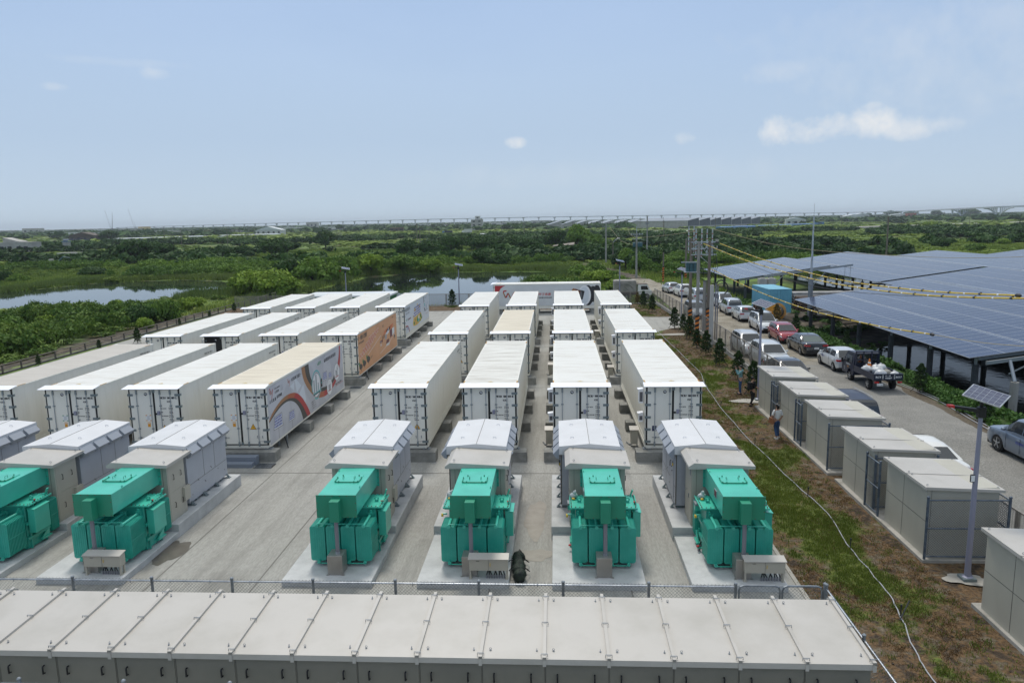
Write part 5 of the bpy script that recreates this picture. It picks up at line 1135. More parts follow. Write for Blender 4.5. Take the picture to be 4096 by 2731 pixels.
# ------------------------------------------------------------ see-through welded mesh (procedural wire grid, real holes)
def grid_alpha(name, pitch, duty, col, vert=True):
    m = bpy.data.materials.new(name); m.use_nodes = True; t = m.node_tree; b = t.nodes['Principled BSDF']; b.inputs['Base Color'].default_value = (*col, 1); b.inputs['Roughness'].default_value = .5; b.inputs['Metallic'].default_value = .4
    g = nn(t, 'ShaderNodeTexCoord'); s = nn(t, 'ShaderNodeSeparateXYZ'); t.links.new(g.outputs['Object'], s.inputs[0])
    ad = nn(t, 'ShaderNodeMath', operation='ADD'); t.links.new(s.outputs[0], ad.inputs[0]); t.links.new(s.outputs[1], ad.inputs[1])
    def line(o, p, d):
        a = nn(t, 'ShaderNodeMath', operation='DIVIDE'); t.links.new(o, a.inputs[0]); a.inputs[1].default_value = p
        f = nn(t, 'ShaderNodeMath', operation='FRACT'); t.links.new(a.outputs[0], f.inputs[0])
        l = nn(t, 'ShaderNodeMath', operation='LESS_THAN'); t.links.new(f.outputs[0], l.inputs[0]); l.inputs[1].default_value = d; return l.outputs[0]
    a1 = line(s.outputs[2], pitch, duty); a2 = line(ad.outputs[0], pitch*2, duty*.5)
    mxx = nn(t, 'ShaderNodeMath', operation='MAXIMUM'); t.links.new(a1, mxx.inputs[0]); t.links.new(a2, mxx.inputs[1]); t.links.new(mxx.outputs[0], b.inputs['Alpha']); return m
M['weld_mesh'] = grid_alpha('weld_mesh', .05, .28, (.30, .28, .25))
def panel_fence(name, label, p0, p1, z0, h, step, wall=None, off=0, grp=None):
    t = thing(name, label, 'fence', (0, 0, 0), group=grp); P0, P1 = Vector((*p0, 0)), Vector((*p1, 0)); L0 = (P1-P0).length; d = (P1-P0)/L0; n = max(1, round(L0/step)); nr = Vector((-d.y, d.x, 0))
    if wall:
        b = MB(); q = [P0-nr*.11, P1-nr*.11, P1+nr*.11, P0+nr*.11]; b.hexa([(v.x, v.y, -.25) for v in q]+[(v.x, v.y, wall) for v in q]); b.build('base_wall', 'fence_wall', t)
    for i in range(n+1):
        c = P0+d*(L0*i/n); b = MB()
        for s in (-.055, .055) if 0 < i < n else (0,): 
            e = c+d*s; q = [e-d*.028-nr*.028, e+d*.028-nr*.028, e+d*.028+nr*.028, e-d*.028+nr*.028]; b.hexa([(v.x, v.y, z0-.05) for v in q]+[(v.x, v.y, h) for v in q])
        if i < 100: b.build('post', 'fence_beige', t)
    b = MB()
    for z in (z0+.06, h-.03):
        q = [P0-nr*.02, P1-nr*.02, P1+nr*.02, P0+nr*.02]; b.hexa([(v.x, v.y, z-.025) for v in q]+[(v.x, v.y, z+.025) for v in q])
    b.build('rail', 'fence_beige', t)
    b = MB(); b.add([(P0.x, P0.y, z0+.08), (P1.x, P1.y, z0+.08), (P1.x, P1.y, h-.05), (P0.x, P0.y, h-.05)], [(0, 1, 2, 3)]); b.build('mesh_panel', 'weld_mesh', t); return t
panel_fence('mesh_fence', 'beige framed mesh fence on a low wall beside the parked cars', (13.42, 41.6), (13.2, 68), .35, 1.86, 1.95, .35)
panel_fence('mesh_fence', 'beige framed mesh fence on a low wall beyond the yard gate', (13.2, 68), (12.3, 93.2), .35, 1.9, 1.95, .35)
panel_fence('mesh_fence', 'beige mesh fence with low wall between road and nearest cabinets', (13.75, 14), (13.6, 41.5), .3, 1.75, 2, .3)
panel_fence('mesh_fence', 'beige mesh fence at the back before the middle pond', (-16.8, 93.3), (12.2, 93.3), .05, 1.52, 2.95, .05)
panel_fence('mesh_fence', 'beige mesh fence at the back behind the green building', (-41.5, 93.6), (-16.8, 93.3), .05, 1.5, 2.95, .05)
t = thing('railing', 'long low brown railing along the left bank', 'railing', (0, 0, 0))
b = MB()
pts = [(-41.4, 34), (-41.2, 52), (-41.3, 64), (-41.3, 80), (-41.2, 92), (-41.6, 108)]
b.tube([(x, y, .62) for x, y in pts], .04, 8); b.build('top_rail', 'rail_brown', t)
b = MB(); b.tube([(x, y, .32) for x, y in pts], .025, 6); b.build('middle_rail', 'rail_brown', t)
for i in range(38):
    y = 34+i*2; x = float(np.interp(y, [p[1] for p in pts], [p[0] for p in pts])); b = MB(); b.box(x-.05, y-.05, -.3, x+.05, y+.05, .60); b.build('post', 'rail_brown', t)
b = MB()
b.box(-41.45, 34, -.4, -41.2, 93, .06); b.build('base_wall', 'dark_wall', t)
# ------------------------------------------------------------ solar street lamps
def lamp(x, y, h, tilt, rz, label, z0=0, first=[None]):
    if first[0] is None:
        t = thing('solar_lamp', label, 'street lamp', (x, y, z0), rz, group='solar street lamps')
        b = MB(); b.tube([(0, 0, .12), (0, 0, 4.95)], [.085, .055], 14); b.build('pole', 'lamp_pole', t)
        b = MB(); b.cbox(-.19, -.19, 0, .19, .19, .13, .01, 0); b.lathe((0, 0, .10), [(.15, 0), (.15, .03), (.09, .06)], 12, 1)
        for k in range(4): a = k*math.pi/2; b.prism([(.06, .12), (.16, .12), (.06, .35)], 'y', -.006, .006, 1) if k == 0 else None
        b.build('base_plate', ['hinge', 'lamp_pole'], t)
        b = MB(); b.cbox(-.10, -.09, 4.88, .10, .09, 5.18, .02, 0); b.tube([(0, 0, 5.15), (0, .0, 5.42)], .05, 8, 0); b.hexa([(-.10, -.07, 5.02), (.0, -.07, 4.98), (.0, .07, 4.98), (-.10, .07, 5.02), (-.1, -.07, 5.1), (0, -.07, 5.1), (0, .07, 5.1), (-.1, .07, 5.1)], 0); b.build('bracket', 'black', t)
        b = MB(); b.hexa([(-.78, -.06, 5.17), (-.05, -.08, 5.00), (-.05, .08, 5.00), (-.78, .06, 5.17), (-.78, -.06, 5.23), (-.05, -.08, 5.12), (-.05, .08, 5.12), (-.78, .06, 5.23)], 0); b.hexa([(-.93, -.05, 5.19), (-.76, -.062, 5.155), (-.76, .062, 5.155), (-.93, .05, 5.19), (-.93, -.05, 5.25), (-.76, -.062, 5.237), (-.76, .062, 5.237), (-.93, .05, 5.25)], 1); b.build('lamp_head', ['black', 'red_valve'], t)
        b = MB(); b.box(-.43, -.48, -.02, .43, .48, .012, 0); b.box(-.40, -.45, .012, .40, .45, .016, 1)
        for i in range(1, 4): b.box(-.40+i*.2-.004, -.45, .0162, -.40+i*.2+.004, .45, .018, 0)
        for j_ in range(1, 6): b.box(-.40, -.45+j_*.15-.004, .0162, .40, -.45+j_*.15+.004, .018, 0)
        pn = b.build('solar_panel', ['galv_light', 'lamp_cells'], t); pn.location = (.1, 0, 5.50); pn.rotation_euler = (Matrix.Rotation(rad(17), 4, 'X') @ Matrix.Rotation(rad(45), 4, 'Z')).to_euler()
        first[0] = t; return t
    o = dup(first[0], (x, y, z0), label, rz=rz); o.scale = (1, 1, h/5.6); return o
M['lamp_cells'] = mat('lamp_cells', (.05, .055, .10), .2, spec=.7, col2=(.07, .08, .13), scale=6)
lamp(11.84, 20.89, 5.62, 24, rad(0), 'solar street lamp nearest the viewer, with a small floodlight on its pole')
lamp(11.63, 42.61, 5.75, 24, rad(-4), 'solar street lamp beside the farthest roadside cabinet')
lamp(13.2, 78.7, 5.3, 24, rad(8), 'solar street lamp behind the mesh fence near the utility poles')
lamp(-25.9, 90.4, 5.2, 24, rad(60), 'solar street lamp behind the left container block')
lamp(-12.2, 93.0, 5.3, 24, rad(55), 'solar street lamp standing before the pond')
lamp(7.9, 92.6, 5.5, 24, rad(55), 'solar street lamp right of the crosswise container')
t = bpy.data.objects['solar_lamp']; b = MB(); b.cbox(-.16, -.06, 3.0, -.05, .0, 3.22, .01, 0); b.box(-.155, -.065, 3.02, -.055, -.06, 3.20, 1); b.box(-.06, -.03, 3.08, 0, .03, 3.14, 0); b.build('floodlight', ['black', 'lens'], t)
patch('concrete_footing', 11.85, 20.85, .62, .38, 'concrete_kerb', .05, seed=12); patch('concrete_footing', 11.1, 42.4, .9, .6, 'concrete_kerb', .05, seed=13); patch('concrete_footing', 10.6, 67.6, 1.2, .6, 'concrete_kerb', .05, seed=14)
# ------------------------------------------------------------ white hose across the grass, risers
hp = [(9.5, 69.5), (9.55, 66), (9.72, 56.64), (9.84, 50.89), (9.6, 48.5), (9.39, 46.42), (9.15, 41.16), (9.14, 35.5), (9.34, 29.87), (9.59, 25.74), (9.3, 23.19), (9.27, 20.51), (9.09, 19.1), (8.65, 17.19), (8.5, 16.0), (8.45, 13)]
b = MB(); b.tube([(p[0]+(vnoise(p[1]*3., 0, 61)-.5)*.12, p[1], .05) for p in spline(hp, 5)], .017, 7); tag(b.build('hose', 'decal_grey', smooth=60), 'long pale irrigation hose snaking along the grass strip', 'hose')
n_ = 0
for y, w_ in ((18.75, 'nearest the viewer'), (22.9, 'beside the second nearest cabinet'), (27.5, 'before the middle cabinets'), (34.0, 'beside the walking woman'), (41.0, 'near the man in black'), (46.9, 'near the man with the camera'), (52.5, 'beside the front row container'), (60.0, 'before the middle row container')):
    x = float(np.interp(y, [p[1] for p in hp][::-1], [p[0] for p in hp][::-1])); b = MB(); b.tube([(x, y, .0), (x+.02, y+.02, .32)], .018, 6, 0); b.blob((x+.02, y+.02, .34), (.03, .03, .05), 0, 7, 5)
    if y == 18.75: b.tube([(x-.1, y-.2, .06), (x+.28, y+.15, .42)], .018, 6, 0)
    tag(b.build('sprinkler', 'steel_dark'), f'small sprinkler riser on the hose, {w_}', 'sprinkler', 'sprinkler risers along the hose')
# hoses on the right verge
for dx, l in ((0, 'pale pipe along the pond verge'), (.25, 'second pale pipe beside the one on the pond verge')):
    b = MB(); b.tube([(21.3+dx+.25*math.sin(i*.7), 75-i*1.6, .05) for i in range(28)], .022, 6); tag(b.build('verge_pipe', 'decal_grey', smooth=60), l, 'pipe')
# ------------------------------------------------------------ utility poles
def pole(name, x, y, h, m, label, r=(.17, .11), stripes=False, z0=-.2, extra=None, grp='utility poles', lean=(0, 0)):
    t = thing(name, label, 'utility pole', (x, y, 0), group=grp)
    b = MB(); b.tube([(0, 0, z0), (lean[0], lean[1], h)], list(r), 12); b.build('pole_shaft', m, t, smooth=50)
    if stripes:
        b = MB(); z = .2; k = 0
        for k in range(6):
            z0_ = .12+k*.39; R = r[0]+.012
            vs = []; n = 14
            for a in range(n+1):
                an = 2*math.pi*a/n; of = .22*a/n*2
                vs += [(R*math.cos(an), R*math.sin(an), z0_+of*.9), (R*math.cos(an), R*math.sin(an), z0_+of*.9+.19)]
            b.add(vs, [(2*a, 2*a+2, 2*a+3, 2*a+1) for a in range(n)], 1)
        b.tube([(0, 0, .1), (0, 0, 2.45)], r[0]+.003, 14, 0, cap=False)
        b.build('hazard_band', ['hazard_orange', 'black'], t)
    if extra: extra(t, h)
    return t
def insulator(b, x, y, z, m=0): b.lathe((x, y, z), [(.03, 0), (.06, .03), (.03, .06), (.06, .09), (.03, .12), (.05, .16), (.02, .2)], 8, m)
def ext_bars(t, h):
    for dx, dy in ((-.24, 0), (.22, 0)):
        b = MB(); b.box(dx-.045, dy-.05, h-1.3, dx+.045, dy+.05, h+1.05, 0)
        for i in range(5): b.box(dx-.047, dy-.052, h-1.2+i*.45, dx+.047, dy+.052, h-1.12+i*.45, 1)
        b.build('extension_bar', ['galv_light', 'rust_red'], t)
    for z in (h-.35, h-1.1): b = MB(); b.box(-.3, -.08, z, .3, .08, z+.07); b.build('clamp', 'galv', t)
def extra_front(t, h):
    ext_bars(t, h)
pole('utility_pole', 11.72, 62.05, 8.55, 'pole_concrete', 'pale concrete utility pole with hazard stripes, nearest of the cluster', (.165, .115), True, extra=ext_bars)
def extra_tr(t, h):
    ext_bars(t, h)
pole('utility_pole', 12.04, 67.25, 8.7, 'pole_brown', 'brown utility pole with hazard stripes left in the cluster', (.165, .115), True, extra=ext_bars)
def extra_arms(t, h):
    ext_bars(t, h)
    for z, x0, x1 in ((8.35, -1.6, .75), (7.78, -1.6, .7), (7.25, -1.6, .6)):
        b = MB(); b.box(x0, -.06, z-.05, x1, .06, z+.05, 0); b.build('crossarm', 'galv_light', t)
    for x, z in ((-1.2, 8.4), (.55, 8.4), (.7, 8.4), (-.3, 7.83), (.35, 7.83), (.65, 7.83)):
        b = MB(); insulator(b, x, 0, z); b.blob((x, -.12, z-.08), (.08, .14, .09), 1, 7, 5); b.build('insulator', ['porcelain', 'steel_dark'], t)
    b = MB(); b.tube([(.05, 0, 6.9), (-.9, 0, 8.3)], .02, 6); b.tube([(0, 0, 6.4), (-.9, 0, 7.2)], .02, 6); b.build('brace', 'galv_light', t)
    for i, (x, z, x2, z2) in enumerate(((.45, 7.7, .1, 5.0), (.25, 7.7, -.1, 4.8), (-.9, 7.2, -.5, 5.2), (.55, 7.2, .3, 5.5))):
        b = MB(); b.tube(spline([(x, 0, z), (x+.15, -.1, z-1), ((x+x2)/2+.2, -.1, (z+z2)/2-.4), (x2, -.05, z2)], 4), .022, 6); b.build('cable', 'black', t)
    b = MB(); b.box(-.5, -.1, 4.9, .1, .1, 4.96); b.box(-1.3, -.05, 5.6, .2, .05, 5.66); b.box(-1.3, -.05, 6.0, .1, .05, 6.05)
    for q in range(6): b.tube([(-1.2+q*.22, 0, 6.0), (-1.1+q*.22, .05, 5.65), (-1.2+q*.24, 0, 5.2)], .012, 5)
    b.build('cable_rack', 'steel_dark', t)
pole('utility_pole', 13.6, 67.0, 8.45, 'pole_brown', 'utility pole carrying crossarms and black cables', (.17, .12), True, extra=extra_arms)
pole('utility_pole', 13.3, 67.2, 4.9, 'pole_concrete', 'short blunt concrete pole between the taller ones', (.19, .16))
pole('utility_pole', 12.62, 60.83, 5.1, 'pole_white', 'short whitish blunt pole right of the cluster', (.19, .16))
t = bpy.data.objects.new('x', None); bpy.data.objects.remove(t)
t = thing('riser_cable', 'grey cable risers with black loop between the short poles', 'cable', (13.5, 63.5, 0))
b = MB(); b.tube([(0, 0, 0), (0, 0, 5.0)], .06, 8); b.tube([(.16, 0, 0), (.16, 0, 4.8)], .05, 8); b.build('conduit', 'pole_grey', t)
b = MB(); b.tube(spline([(0, 0, 4.9), (.2, 0, 5.2), (.5, 0, 5.25), (.9, 0, 4.9), (1.0, 0, 4.4), (.7, 0, 4.1)], 5), .05, 8); b.tube(spline([(0, 0, 4.9), (-.3, 0, 5.0), (-.2, 0, 4.6), (.2, 0, 4.9), (.6, 0, 5.0), (.8, 0, 4.5)], 5), .03, 6); b.build('cable_loop', 'black', t)
t = thing('transformer_bank', 'three dark teal pole transformers hung on a steel bracket', 'transformer', (11.9, 64.6, 0))
for i in range(3):
    b = MB(); b.cbox(-.75+i*.30, -.2, 5.95, -.49+i*.30, .25, 6.72, .02, 0); b.lathe((-.62+i*.30, 0, 6.72), [(.10, 0), (.10, .07)], 10, 0); b.box(-.73+i*.3, -.21, 6.3, -.51+i*.3, -.2, 6.32, 1); b.build('tank', ['tank_blue', 'black'], t)
b = MB(); b.box(-1.2, -.3, 6.72, .1, -.24, 6.80); b.box(-.9, -.3, 5.88, .4, .3, 5.95); b.tube([(.2, -.1, 5.9), (.05, -2.3, 5.0)], .02, 6); b.build('bracket', 'galv_light', t)
pole('utility_pole', 21.7, 125.9, 7.0, 'pole_brown', 'brown striped utility pole in the grass behind the cluster', (.2, .14), True)
pole('utility_pole', 17.9, 125.3, 4.8, 'pole_brown', 'thin weathered pole beside the dirt path', (.16, .11), True)
pole('utility_pole', 12.43, 185.6, 9.5, 'pole_concrete', 'utility pole with small crossarm behind the trees', (.22, .15), extra=lambda t, h: [MB().box(-.9, -.06, h-.9, .9, .06, h-.78).build('crossarm', 'galv', t)])
def tx2(t, h):
    b = MB(); b.box(-.05, -.05, h-.2, .05, .05, h+1.2); b.build('extension_bar', 'galv_light', t)
    b = MB(); b.box(-1.1, -.06, h-.3, 1.1, .06, h-.2); b.tube([(0, 0, h-.9), (-.6, 0, h-.25)], .02); b.tube([(0, 0, h-.9), (.6, 0, h-.25)], .02); b.box(-.9, -.05, h-1.1, .9, .05, h-1.04); b.build('crossarm', 'galv_light', t)
    for x in (-1.0, -.5, .5, 1.0): b = MB(); insulator(b, x, 0, h-.2); b.build('insulator', 'porcelain', t)
    for x in (-.42, .42, .8): b = MB(); b.lathe((x, .0, h-2.5), [(.24, 0), (.26, .1), (.26, .75), (.2, .82), (.05, .86)], 12); b.build('pole_transformer', 'tank_blue', t, smooth=40)
pole('utility_pole', 14.66, 136.6, 7.9, 'pole_concrete', 'utility pole with blue drum transformers behind the container', (.2, .14), extra=tx2)
pole('utility_pole', 26.7, 220.6, 11, 'pole_concrete', 'tall utility pole farther back in the scrub', (.24, .16), extra=lambda t, h: [MB().box(-.5, -.08, h-2.3, .5, .08, h-1.9).build('crossarm', 'galv', t)])
def lamparm(t, h):
    b = MB(); b.tube([(0, 0, h-.2), (.5, 0, h+.5), (1.1, 0, h+.8)], .05, 6); b.blob((1.35, 0, h+.9), (.4, .12, .1), 0, 8, 5); b.build('lamp_head', 'galv_light', t)
pole('street_lamp_pole', 12.43+1.2, 179, 5.0, 'pole_brown', 'old street lamp with curved arm among the trees', (.16, .1), extra=lamparm, grp=None)
pole('utility_pole', 75.3, 175.0, 9.9, 'pole_brown', 'lone wooden pole rising behind the solar roof', (.2, .15))
pole('steel_mast', 27.15, 80.85, 10.4, 'galv_light', 'tall slim steel mast standing in a gap of the solar roof', (.16, .07), grp=None, extra=lambda t, h: [MB().tube([(0, 0, -.1), (0, 0, 3.8)], .25, 12).build('mast_sleeve', 'galv', t), MB().tube([(0, 0, h), (0, 0, h+1.3)], .015, 5).build('lightning_rod', 'galv', t)])
# sleeved power lines
def sleeved(label, P, seg, band):
    t = thing('power_line', label, 'power line', (0, 0, 0), group='yellow sleeved power lines')
    S = spline(P, 12); S = resamp(S, 90)
    b = MB(); b.tube(S, .029, 8); b.build('sleeve', 'wire_yellow', t, smooth=60)
    L0 = sum((Vector(S[i+1])-Vector(S[i])).length for i in range(89)); S2 = resamp(S, int(L0*10)); n = len(S2)
    for i in range(int(seg*10), n-4, int(seg*10)):
        b = MB(); b.tube([Vector(S2[i])-(Vector(S2[i+1])-Vector(S2[i]))*.55, Vector(S2[i])+(Vector(S2[i+1])-Vector(S2[i]))*.55], .042, 8); b.blob((Vector(S2[i])+Vector((.03, 0, .04))), (.035, .05, .035), 0, 7, 5); b.build('black_joint', 'black', t)
        k = i+int(seg*5)
        if k+2 < n: b = MB(); b.tube(S2[k:k+2], .034, 8); b.build('white_tape', 'white_tape', t)
    b = MB(); e = Vector(S[-1]); b.blob(e, (.07, .16, .07), 0, 8, 6); b.build('end_clamp', 'black', t); return t
sleeved('upper yellow sleeved power line crossing the solar roof', [(14.5, 67, 8.2), (15.2, 55, 7.35), (15.35, 42, 7.05), (15.2, 32, 7.35), (15.02, 25, 7.84)], 2.2, 0)
sleeved('middle yellow sleeved power line running out of the right edge', [(13.05, 67, 8.22), (14.0, 55, 7.3), (14.6, 42, 6.95), (14.9, 32, 7.2), (14.9, 24, 7.85), (14.6, 18, 8.6)], 2.2, 0)
sleeved('lowest yellow sleeved power line ending above the solar roof', [(13.65, 67, 6.04), (14.3, 55, 5.3), (14.8, 45, 5.05), (14.95, 36, 5.35), (14.87, 30, 5.79)], 2.2, 0)
b = MB(); b.tube(spline([(13.85, 67, 9.46), (20, 67.5, 7.9), (28, 68, 7.0), (40.5, 69, 6.5), (60, 70, 7.5)], 8), .022, 5); tag(b.build('wire', 'wire_tan'), 'thin tan wire sagging from the pole tops over the solar roof', 'wire')
b = MB(); b.tube(spline([(14.87, 30, 5.79), (15.6, 27, 5.9), (16.5, 22, 6.5), (17, 16, 7.2)], 6), .012, 5); tag(b.build('wire', 'wire_tan'), 'thin wire continuing from the lowest sleeved line to the right edge', 'wire')
b = MB(); b.tube(spline([(14.3, 67, 7.7), (15.5, 58, 6.6), (15.9, 48, 6.2), (15.9, 38, 6.6), (15.3, 25, 7.75), (15, 15, 8.8)], 8), .014, 5); tag(b.build('wire', 'black'), 'thin black wire just beneath the upper sleeved line', 'wire')
b = MB(); b.tube(spline([(11.6, 62, 9.4), (10, 95, 8.2), (13, 136, 9.0)], 8), .014, 5); tag(b.build('wire', 'wire_tan'), 'thin wire from the cluster back toward the blue drum pole', 'wire')
b = MB(); b.tube(spline([(13.2, 185.6, 8.8), (13.8, 160, 6.0), (14.66, 136.6, 5.6)], 8), .025, 5); tag(b.build('wire', 'wire_tan'), 'wire sagging between the far pole and the blue drum pole', 'wire')
# ------------------------------------------------------------ floating solar roof over the ponds
def pv_mat():
    m = bpy.data.materials.new('pv_glass'); m.use_nodes = True; t = m.node_tree; b = t.nodes['Principled BSDF']
    b.inputs['Roughness'].default_value = .16; b.inputs['Specular IOR Level'].default_value = .30; b.inputs['Coat Weight'].default_value = .0
    g = nn(t, 'ShaderNodeTexCoord'); s = nn(t, 'ShaderNodeSeparateXYZ'); t.links.new(g.outputs['Object'], s.inputs[0])
    def line(o, p, w):
        a = nn(t, 'ShaderNodeMath', operation='DIVIDE'); t.links.new(o, a.inputs[0]); a.inputs[1].default_value = p
        f = nn(t, 'ShaderNodeMath', operation='FRACT'); t.links.new(a.outputs[0], f.inputs[0]); l = nn(t, 'ShaderNodeMath', operation='LESS_THAN'); t.links.new(f.outputs[0], l.inputs[0]); l.inputs[1].default_value = w/p; return l.outputs[0]
    f1, f2 = line(s.outputs[1], 1.0, .03), line(s.outputs[0], 2.0, .035)
    mxx = nn(t, 'ShaderNodeMath', operation='MAXIMUM'); t.links.new(f1, mxx.inputs[0]); t.links.new(f2, mxx.inputs[1])
    nz = nn(t, 'ShaderNodeTexWhiteNoise', noise_dimensions='2D'); fl = nn(t, 'ShaderNodeVectorMath', operation='DIVIDE'); fl.inputs[1].default_value = (2, 1, 1); t.links.new(g.outputs['Object'], fl.inputs[0]); fo = nn(t, 'ShaderNodeVectorMath', operation='FLOOR'); t.links.new(fl.outputs[0], fo.inputs[0]); t.links.new(fo.outputs[0], nz.inputs['Vector'])
    cm = nn(t, 'ShaderNodeMix', data_type='RGBA'); cm.inputs[6].default_value = (.018, .026, .062, 1); cm.inputs[7].default_value = (.028, .038, .08, 1); t.links.new(nz.outputs['Value'], cm.inputs[0])
    mx = nn(t, 'ShaderNodeMix', data_type='RGBA'); t.links.new(mxx.outputs[0], mx.inputs[0]); t.links.new(cm.outputs[2], mx.inputs[6]); mx.inputs[7].default_value = (.33, .36, .40, 1); t.links.new(mx.outputs[2], b.inputs['Base Color'])
    rr = nn(t, 'ShaderNodeMapRange'); rr.inputs[3].default_value = .16; rr.inputs[4].default_value = .5; t.links.new(mxx.outputs[0], rr.inputs[0]); t.links.new(rr.outputs[0], b.inputs['Roughness']); return m
M['pv_glass'] = pv_mat(); mk('backsheet', (.05, .055, .06), .9, spec=.05)
def pv_slope(t, x0, x1, z0, z1, y0, y1, strip=4.06):
    n = max(1, round(abs(x1-x0)/strip)); w_ = (x1-x0)/n; sl = (z1-z0)/(x1-x0)
    for i in range(n):
        a, c = x0+i*w_, x0+(i+1)*w_-.09; b = MB(); za, zc = z0+(a-x0)*sl, z0+(c-x0)*sl
        b.hexa([(0, 0, -.05), (c-a, 0, zc-za-.05), (c-a, y1-y0, zc-za-.05), (0, y1-y0, -.05), (0, 0, 0), (c-a, 0, zc-za), (c-a, y1-y0, zc-za), (0, y1-y0, 0)], 0); b.m = [1, 0, 1, 1, 1, 1]
        o = b.build('panel_row', ['pv_glass', 'backsheet'], t); o.location = (a, y0, za)
        b = MB(); b.hexa([(c+.005, y0, zc-.04), (c+.085, y0, zc-.03), (c+.085, y1, zc-.03), (c+.005, y1, zc-.04), (c+.005, y0, zc-.01), (c+.085, y0, zc+.002), (c+.085, y1, zc+.002), (c+.005, y1, zc-.01)]); b.build('seam_rail', 'galv_light', t)
def purlins(t, x0, x1, z0, z1, y):
    b = MB(); b.hexa([(x0+.8, y-.06, z0+.11-.36), (x1, y-.06, z1-.36), (x1, y+.06, z1-.36), (x0+.8, y+.06, z0+.11-.36), (x0+.8, y-.06, z0+.11-.14), (x1, y-.06, z1-.14), (x1, y+.06, z1-.14), (x0+.8, y+.06, z0+.11-.14)]); b.build('beam', 'canopy_steel', t)
def posts(t, pl, zf, zb=-1.7, m='post_dark', r=.19):
    for x, y in pl:
        zt = zf(x); b = MB(); b.tube([(x, y, zb), (x, y, zt-.9)], r, 12, 0); b.tube([(x, y, zt-.9), (x, y, zt-.15)], .09, 8, 1); b.lathe((x, y, zt-.95), [(r*1.15, 0), (r*1.15, .06)], 12, 0); b.build('post', [m, 'canopy_steel'], t)
def canopy(label, xl, y0, y1, x_ridge, xe, ze, posts_y, zl=2.1, zr=3.85, postx=None):
    t = thing('solar_canopy', label, 'solar roof', (0, 0, 0), group='solar roofs over the ponds')
    pv_slope(t, xl, x_ridge, zl, zr, y0, y1)
    if xe > x_ridge: pv_slope(t, x_ridge, xe, zr-.002, ze, y0, y1)
    zf = lambda x: zl+(x-xl)*(zr-zl)/(x_ridge-xl) if x < x_ridge else zr+(x-x_ridge)*(ze-zr)/max(.1, xe-x_ridge)
    posts(t, [(x, y) for y in posts_y for x in (postx or (xl+1.6, xl+8.5))], zf)
    for y in (y0+.5, (y0+y1)/2, y1-.5): purlins(t, xl, x_ridge, zl, zr, y)
    return t
canopy('near solar roof at the pond edge, its low side by the road', 24.2, 44.35, 76.8, 37, 40.1, 3.45, [46.0, 51.5, 57.5, 63.5, 69.5, 75.5], postx=(25.5, 32.5))
canopy('wide near solar roof behind the first ridge, reaching the right edge', 40.2, 44.35, 94.6, 53, 61, 2.95, [46.5, 56, 66, 76, 86, 93.5])
canopy('third near solar roof toward the right edge', 61.1, 44.35, 94.6, 68.8, 77, 2.95, [50, 65, 80], zl=2.95)
canopy('fourth near solar roof, farthest right', 77.1, 44.35, 94.6, 84.6, 93, 2.95, [50, 65, 80], zl=2.95)
canopy('small far solar roof behind the blue shipping box', 24.2, 102.3, 123.6, 37, 39.9, 3.45, [103.2, 109.5, 116, 122.5], postx=(25.9, 29.5, 34.5))
canopy('far solar roof with a dark gap along its near edge', 40.2, 95.7, 139.3, 53, 61, 2.95, [97, 104, 111, 118, 125, 132])
canopy('far solar roof, second ridge from the left', 61.1, 95.7, 139.3, 68.8, 77, 2.95, [100, 118], zl=2.95)
canopy('far solar roof, third ridge from the left', 77.1, 95.7, 139.3, 84.6, 93, 2.95, [100, 118], zl=2.95)
canopy('far solar roof, running out of the right edge', 93.1, 95.7, 139.3, 101, 109, 2.95, [100, 118], zl=2.95)
t = bpy.data.objects['solar_canopy.004']
b = MB(); b.hexa([(28, 101.8, 2.35), (39.6, 101.8, 3.75), (39.6, 101.95, 3.75), (28, 101.95, 2.35), (28, 101.8, 2.6), (39.6, 101.8, 4.0), (39.6, 101.95, 4.0), (28, 101.95, 2.6)]); b.build('end_beam', 'canopy_steel', t)
for x in (29.3, 34.5): b = MB(); b.tube([(x, 101.9, 1.2), (x+1.6, 101.9, 3.0)], .05, 6); b.build('brace', 'canopy_steel', t)
b = MB(); b.tube([(37, 101.9, 1.3), (46, 101.9, 1.3)], .12, 8)
for x in (38.6, 39.3): b.tube([(x, 101.9, 1.3), (x, 101.9, 3.8)], .025, 5)
b.build('catwalk_rail', 'canopy_steel', t)
t = bpy.data.objects['solar_canopy']
b = MB(); b.hexa([(25, 43.95, 1.75), (39, 43.95, 3.66), (39, 44.1, 3.66), (25, 43.95+.15, 1.75), (25, 43.95, 1.95), (39, 43.95, 3.9), (39, 44.1, 3.9), (25, 44.1, 1.95)]); b.build('end_beam', 'canopy_steel', t)
b = MB(); b.tube([(26.2, 43.2, -1.2), (26.2, 43.2, .9)], .22, 14, 0); b.tube([(26.2, 43.2, .9), (26.3, 44, 2.0)], .1, 10, 1); b.tube([(26.3, 44, 1.2), (28.2, 44, 2.2)], .05, 6, 1); b.build('corner_post', ['pole_concrete', 'canopy_steel'], t)
